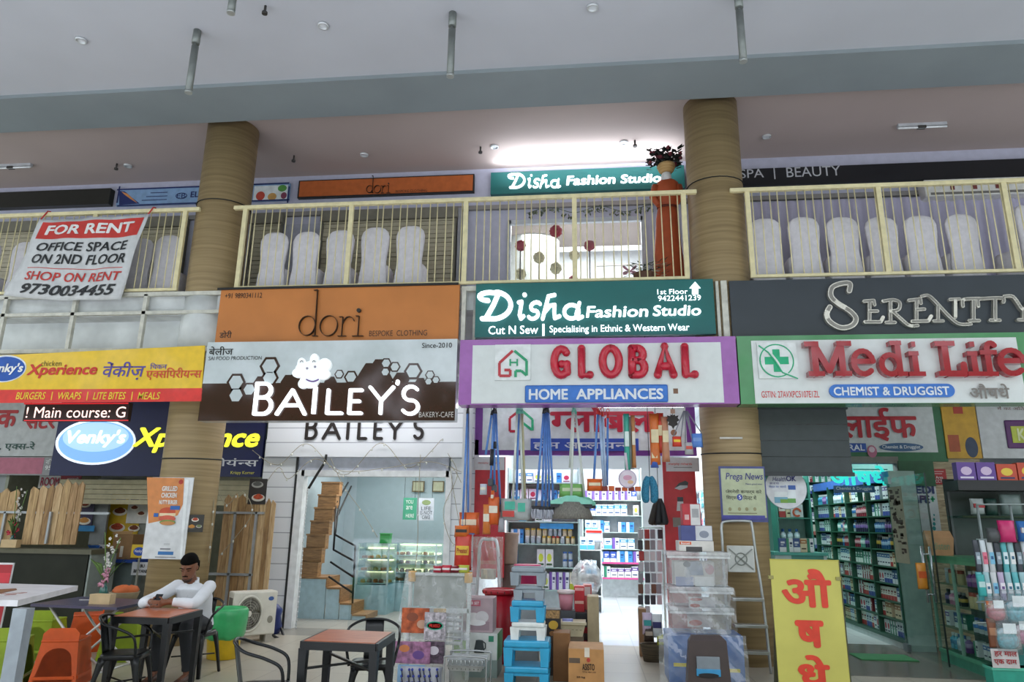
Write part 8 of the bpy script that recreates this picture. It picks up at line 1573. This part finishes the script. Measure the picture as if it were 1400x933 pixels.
# glass door with pull handles and a frosted brown pattern
GX_ = 4.36; t = thing('glass_door', 'frameless glass door standing open at the chemist shop, with steel pull handles', 'door', (GX_, .95, 0))
part('pane', MB().box(GX_, GX_ + .01, .31, 1.55, .03, 2.38, MG('#f8fcfb', .06)), t); part('edge_strip', MB().box(GX_ - .004, GX_ + .014, .3, .315, .03, 2.38, M('#1c2a26', .3)), t); part('hinge_fitting', MB().box(GX_ - .02, GX_ + .03, 1.42, 1.56, 2.3, 2.4, M('#8a9096', .3, .7)), t); part('hinge_fitting', MB().box(GX_ - .02, GX_ + .03, 1.42, 1.56, .02, .12, M('#8a9096', .3, .7)), t)
for s_ in (-1, 1):
    x = GX_ + .005 + s_ * .05; mb = MB(); mb.cyl((x, .55, .75), (x, .55, 1.45), .015, M('#b9bec2', .2, .8), n=10)
    for z in (.85, 1.35): mb.cyl((GX_, .55, z), (x, .55, z), .01, M('#b9bec2', .2, .8), n=8)
    part('pull_handle', mb, t)
mb = MB(); mb.box(GX_ - .003, GX_ - .001, 1.05, 1.5, 1.2, 2.25, M('#8a8270', .6)); part('frosted_panel', mb, t, 'brownish patterned film on the glass')
rr = random.Random(31); mb = MB()
for i in range(46): y = rr.uniform(1.08, 1.44); z = 1.3 + .9 * rr.random() ** .8; h = rr.uniform(.02, .06); mb.box(GX_ - .005, GX_ - .003, y, min(1.49, y + rr.uniform(.03, .14)), z, min(2.22, z + h), M('#3f2a20', .6))
o = part('pattern', mb, t)
t = pack('small orange and yellow figure pack hanging on the glass door', (1253, 770, 1268, 806), .5, M('#d08a30', .35), M('#c85a28', .4), None, d=.03); t.location.x -= .0
tag(MB().box(at(1172, 900, .9).x, at(1250, 900, .9).x, .75, 1.2, .006, .022, M('#2f7a48', .7), .006).build('door_mat'), 'green strip mat on the floor at the chemist doorway', 'mat')
# glass counter along the depth, right of the door
KX, ky0, ky1 = 4.56, -.42, .95; kz = at(1345, 765, ky0).z
t = thing('glass_counter', 'glass fronted counter with green frame full of small goods, right of the glass door', 'counter', (5.3, .3, 0)); kx1 = 6.6
part('base_plinth', MB().box(KX, kx1, ky0, ky1, 0, .14, M('#3f8a72', .4)), t); part('worktop', MB().box(KX - .02, kx1, ky0 - .02, ky1, kz - .05, kz, M('#3f7f5c', .35)), t); part('back_panel', MB().box(KX + .45, KX + .47, ky0, ky1, .14, kz - .05, M('#5a6a66', .5)), t)
part('glass_front', MB().box(KX, KX + .008, ky0, ky1, .14, kz - .05, MG('#f4faf8', .06)), t)
for y in (ky0, (ky0 + ky1) / 2 + .05, ky1 - .03): part('frame_post', MB().box(KX - .012, KX + .02, y, y + .03, .14, kz - .05, M('#6f9a86', .4)), t)
part('frame_rail', MB().box(KX - .015, KX + .02, ky0, ky1, .12, .16, M('#4f9a7a', .4)), t); part('frame_rail', MB().box(KX - .015, KX + .02, ky0, ky1, kz - .09, kz - .05, M('#4f8a66', .4)), t)
zk = [.17, .45, .72, .98]
for z in zk: part('shelf', MB().box(KX + .03, KX + .45, ky0 + .02, ky1 - .02, z - .01, z, sg), t)
for i, z in enumerate(zk):
    for j, (p, q) in enumerate((((KX + .1, ky1 - .05), (KX + .1, .35)), ((KX + .1, .27), (KX + .1, ky0 + .05)))):
        k = ('bot2', 'med', 'bot', 'jar')[(i + j) % 4]; row(k, p, q, z + .002, .2, .1, .1, '{c} %s, {n} from left, %s shelf up, %s half of glass counter' % ({'bot2': 'flask', 'med': 'carton', 'bot': 'bottle', 'jar': 'jar'}[k], nth(i + 1), ('far', 'near')[j]), {'bot2': 'bottle', 'med': 'box', 'bot': 'bottle', 'jar': 'jar'}[k], {'bot2': 'flasks', 'bot': 'bottles', 'med': 'cartons', 'jar': 'jars'}[k] + ' in the glass counter', rnd, .9)
part('front_panel', MB().box(KX, kx1, ky0 - .0, ky0 + .02, .14, kz - .05, M('#3a8a86', .4)), t)
ba, bb_, bc, be = rect((1268, 728, 1305, 762), .6)
t = thing('paper_bag', 'brown paper bag with faded green lettering on the glass counter', 'bag', ((ba + bb_) / 2, .6, kz)); mb = MB(); h = be - bc; mb.loft([[(ba + .03, .6, kz), (bb_ - .03, .6, kz), (bb_ - .03, .75, kz), (ba + .03, .75, kz)], [(ba, .62, kz + h * .7), (bb_, .6, kz + h * .7), (bb_ - .02, .76, kz + h * .7), (ba + .02, .75, kz + h * .7)], [(ba + .01, .67, kz + h), (bb_ - .01, .66, kz + h), (bb_ - .01, .69, kz + h), (ba + .01, .7, kz + h)]], M('#9a7550', .7), smooth=False); part('bag_body', mb, t); ptext(t, 'disten', (1276, 742, 1298, 752), .6, M('#5a7a5c', .6))
# ---------------------------------------------------------------- toy shop goods at the right edge
TY = -.62
t = thing('display_rack', 'tall rack of hanging packs in front of the counter at the right edge', 'rack', tuple(base((1345, 640, 1440, 930), TY))); fr_ = M('#9aa6a6', .3, .5)
for x in (1352, 1398, 1440): p = at(x, 800, TY + .1); part('post', MB().cyl((p.x, TY + .1, 0), (p.x, TY + .1, 1.95), .015, fr_, n=8), t)
rails = [738, 782, 824, 852, 690]
for y in rails: p, q = at(1335, y, TY + .08), at(1442, y, TY + .08); part('hook_rail', MB().cyl(p, q, .01, fr_, n=6), t)
rr = random.Random(17)
def hang(lb, y0, y1, xs, cols, group, d=.05):
    for i, x in enumerate(xs):
        w = (xs[1] - xs[0]) * .46; c = cols[i % len(cols)]; put('pk', c, (at(x, y1, TY).x, TY + .02, at(x, y1, TY).z), (at(x + w, y0, TY).x - at(x - w, y0, TY).x, d, at(x, y0, TY).z - at(x, y1, TY).z), 0, lb.replace('{n}', nth(i + 1)), 'pack', group)
hang('brush pack, {n} from left in the upper hanging row at the right edge', 739, 783, [1342 + 9.5 * i for i in range(10)], (1, 2, 5, 1, 3, 0), 'upper row of hanging packs')
hang('comb pack, {n} from left in the middle hanging row at the right edge', 783, 822, [1346 + 10 * i for i in range(9)], (3, 0, 5, 4, 0), 'middle row of hanging packs')
for (x, y, r, m, lb) in ((1362, 838, 11, '#c8506a', 'pink round puff in a clear pack at the right edge'), (1389, 838, 15, '#4ab0c4', 'teal and white round puff in a clear pack at the right edge'), (1376, 874, 14, '#5ab4c8', 'pale blue puff in a clear pack, lower right'), (1397, 868, 12, '#c8709a', 'pink puff at the very right edge, lower row')):
    p = at(x, y, TY); t2 = thing('bath_puff', lb, 'puff', tuple(p), 0, 'bath puffs in clear packs'); R = r * .0095; part('puff', MB().ball((p.x, TY, p.z), R, M(m, .8, noise=.2, ns=30), 12, (1, .6, .9)), t2); part('clear_pack', MB().loft([[(p.x + u * R * 1.15 * k, TY + v * R * .8 * q, p.z + z * R) for u, v in ((-1, 0), (-.6, -1), (.6, -1), (1, 0), (.6, 1), (-.6, 1))] for z, k, q in ((-1.2, 1, .1), (-.6, 1, 1), (.7, 1, 1), (1.7, .8, .1))], MG('#f4f8fa', .15, .15)), t2); part('header_card', MB().box(p.x - R * .5, p.x + R * .5, TY - R * .75, TY - R * .7, p.z + R * .5, p.z + R * 1.3, M('#dce6ea', .4)), t2)
for r, m, b_, lb in (((1350, 846, 1364, 886), '#7a4a34', '#a8785a', 'brown printed pack left of the pale blue puff'), ((1348, 822, 1358, 832), '#c86a3a', '#d8a080', 'small orange tag pack at the left of the rack'), ((1336, 786, 1348, 816), '#3aa8a8', '#b8d8d8', 'teal pack at the left end of the middle hanging row')): pack(lb, r, TY - .02, M(m, .4), M(b_, .4), None, d=.02)
t = poster('notice', 'white card with red lettering at the bottom of the rack of packs', 'notice', (1356, 888, 1393, 914), TY - .04, M('#c8c4c4', .5), .01)
for i, st in enumerate(('SALE 50', 'PRICE 99')): ptext(t, 'IIIIII' if False else ('हर माल' if i == 0 else 'एक दाम'), (1359, 891 + 11 * i, 1390, 899 + 11 * i), TY - .04, M('#a83038', .5), bold=.02)
t = thing('pedestal', 'teal pedestal under the rack of packs at the right edge', 'stand', tuple(base((1357, 913, 1400, 934), TY - .0))); a, b, c, e_ = rect((1357, 914, 1470, 940), TY); part('pedestal_body', MB().box(a, b, TY - .02, TY + .15, 0, e_, M('#2f9a86', .4)), t); part('top_lip', MB().box(a - .01, b, TY - .03, TY + .16, e_ - .03, e_, M('#58b8a0', .4)), t)
Yt = .6; t = thing('wall_shelf', 'high shelf with colourful toy boxes above the hanging packs at right', 'shelf', tuple(base((1310, 657, 1420, 672), Yt))); a, b, c, e_ = rect((1310, 657, 1430, 671), Yt); part('shelf_board', MB().box(a, b, Yt, Yt + .4, c, e_, M('#2a2a2e', .4)), t)
for x in (a + .03, b - .03): part('bracket', MB().box(x - .015, x + .015, Yt + .36, Yt + .4, 0 if x > a + 1 else kz, c, M('#4a4e50', .4)), t)
row('toy', (a + .03, Yt + .05), (b - .03, Yt + .05), e_ + .002, .24, .24, .12, '{c} toy box, {n} from left on the high shelf at the right edge', 'box', 'toy boxes on the high shelf', rnd, 1, .1)
t = thing('wall_shelf', 'glass shelf with dark clutch packs below the toy boxes at right', 'shelf', tuple(base((1312, 706, 1420, 710), Yt))); a, b, c, e_ = rect((1316, 706, 1430, 709), Yt); part('shelf_board', MB().box(a, b, Yt, Yt + .4, c, e_, sg), t); part('shelf_back', MB().box(a, b, Yt + .4, Yt + .42, kz, e_ + .5, M('#3a4442', .5)), t)
for i, (r, m, lb) in enumerate((((1326, 682, 1346, 704), '#a8b0b0', 'grey pack with a red print on the glass shelf at right'), ((1346, 682, 1364, 705), '#1f3a34', 'dark green pouch on the glass shelf at right'), ((1366, 676, 1398, 705), '#6a7a78', 'big grey clear pouch on the glass shelf at right'))): pack(lb, r, Yt + .12, M(m, .35), M('#a02a30', .4) if i == 0 else None)
pack('bright pink bag hanging at the right edge above the rack', (1364, 712, 1389, 742), TY + .0, M('#c42a6a', .35), None); pack('blue bag at the very right edge beside the pink one', (1390, 713, 1412, 741), TY - .01, M('#2a6ab0', .35), M('#d8dce0', .4)); pack('dark grey pouch hanging left of the pink bag', (1348, 722, 1368, 742), TY + .03, M('#4a4e50', .4), None)
t = carton('plum and white carton on the floor behind the step ladder', (1026, 742, 1048, 760), .9, .2, M('#8a3a62', .5), zb=0, prints=[((1030, 722, 1046, 742), M('#b8a0a8', .5))])
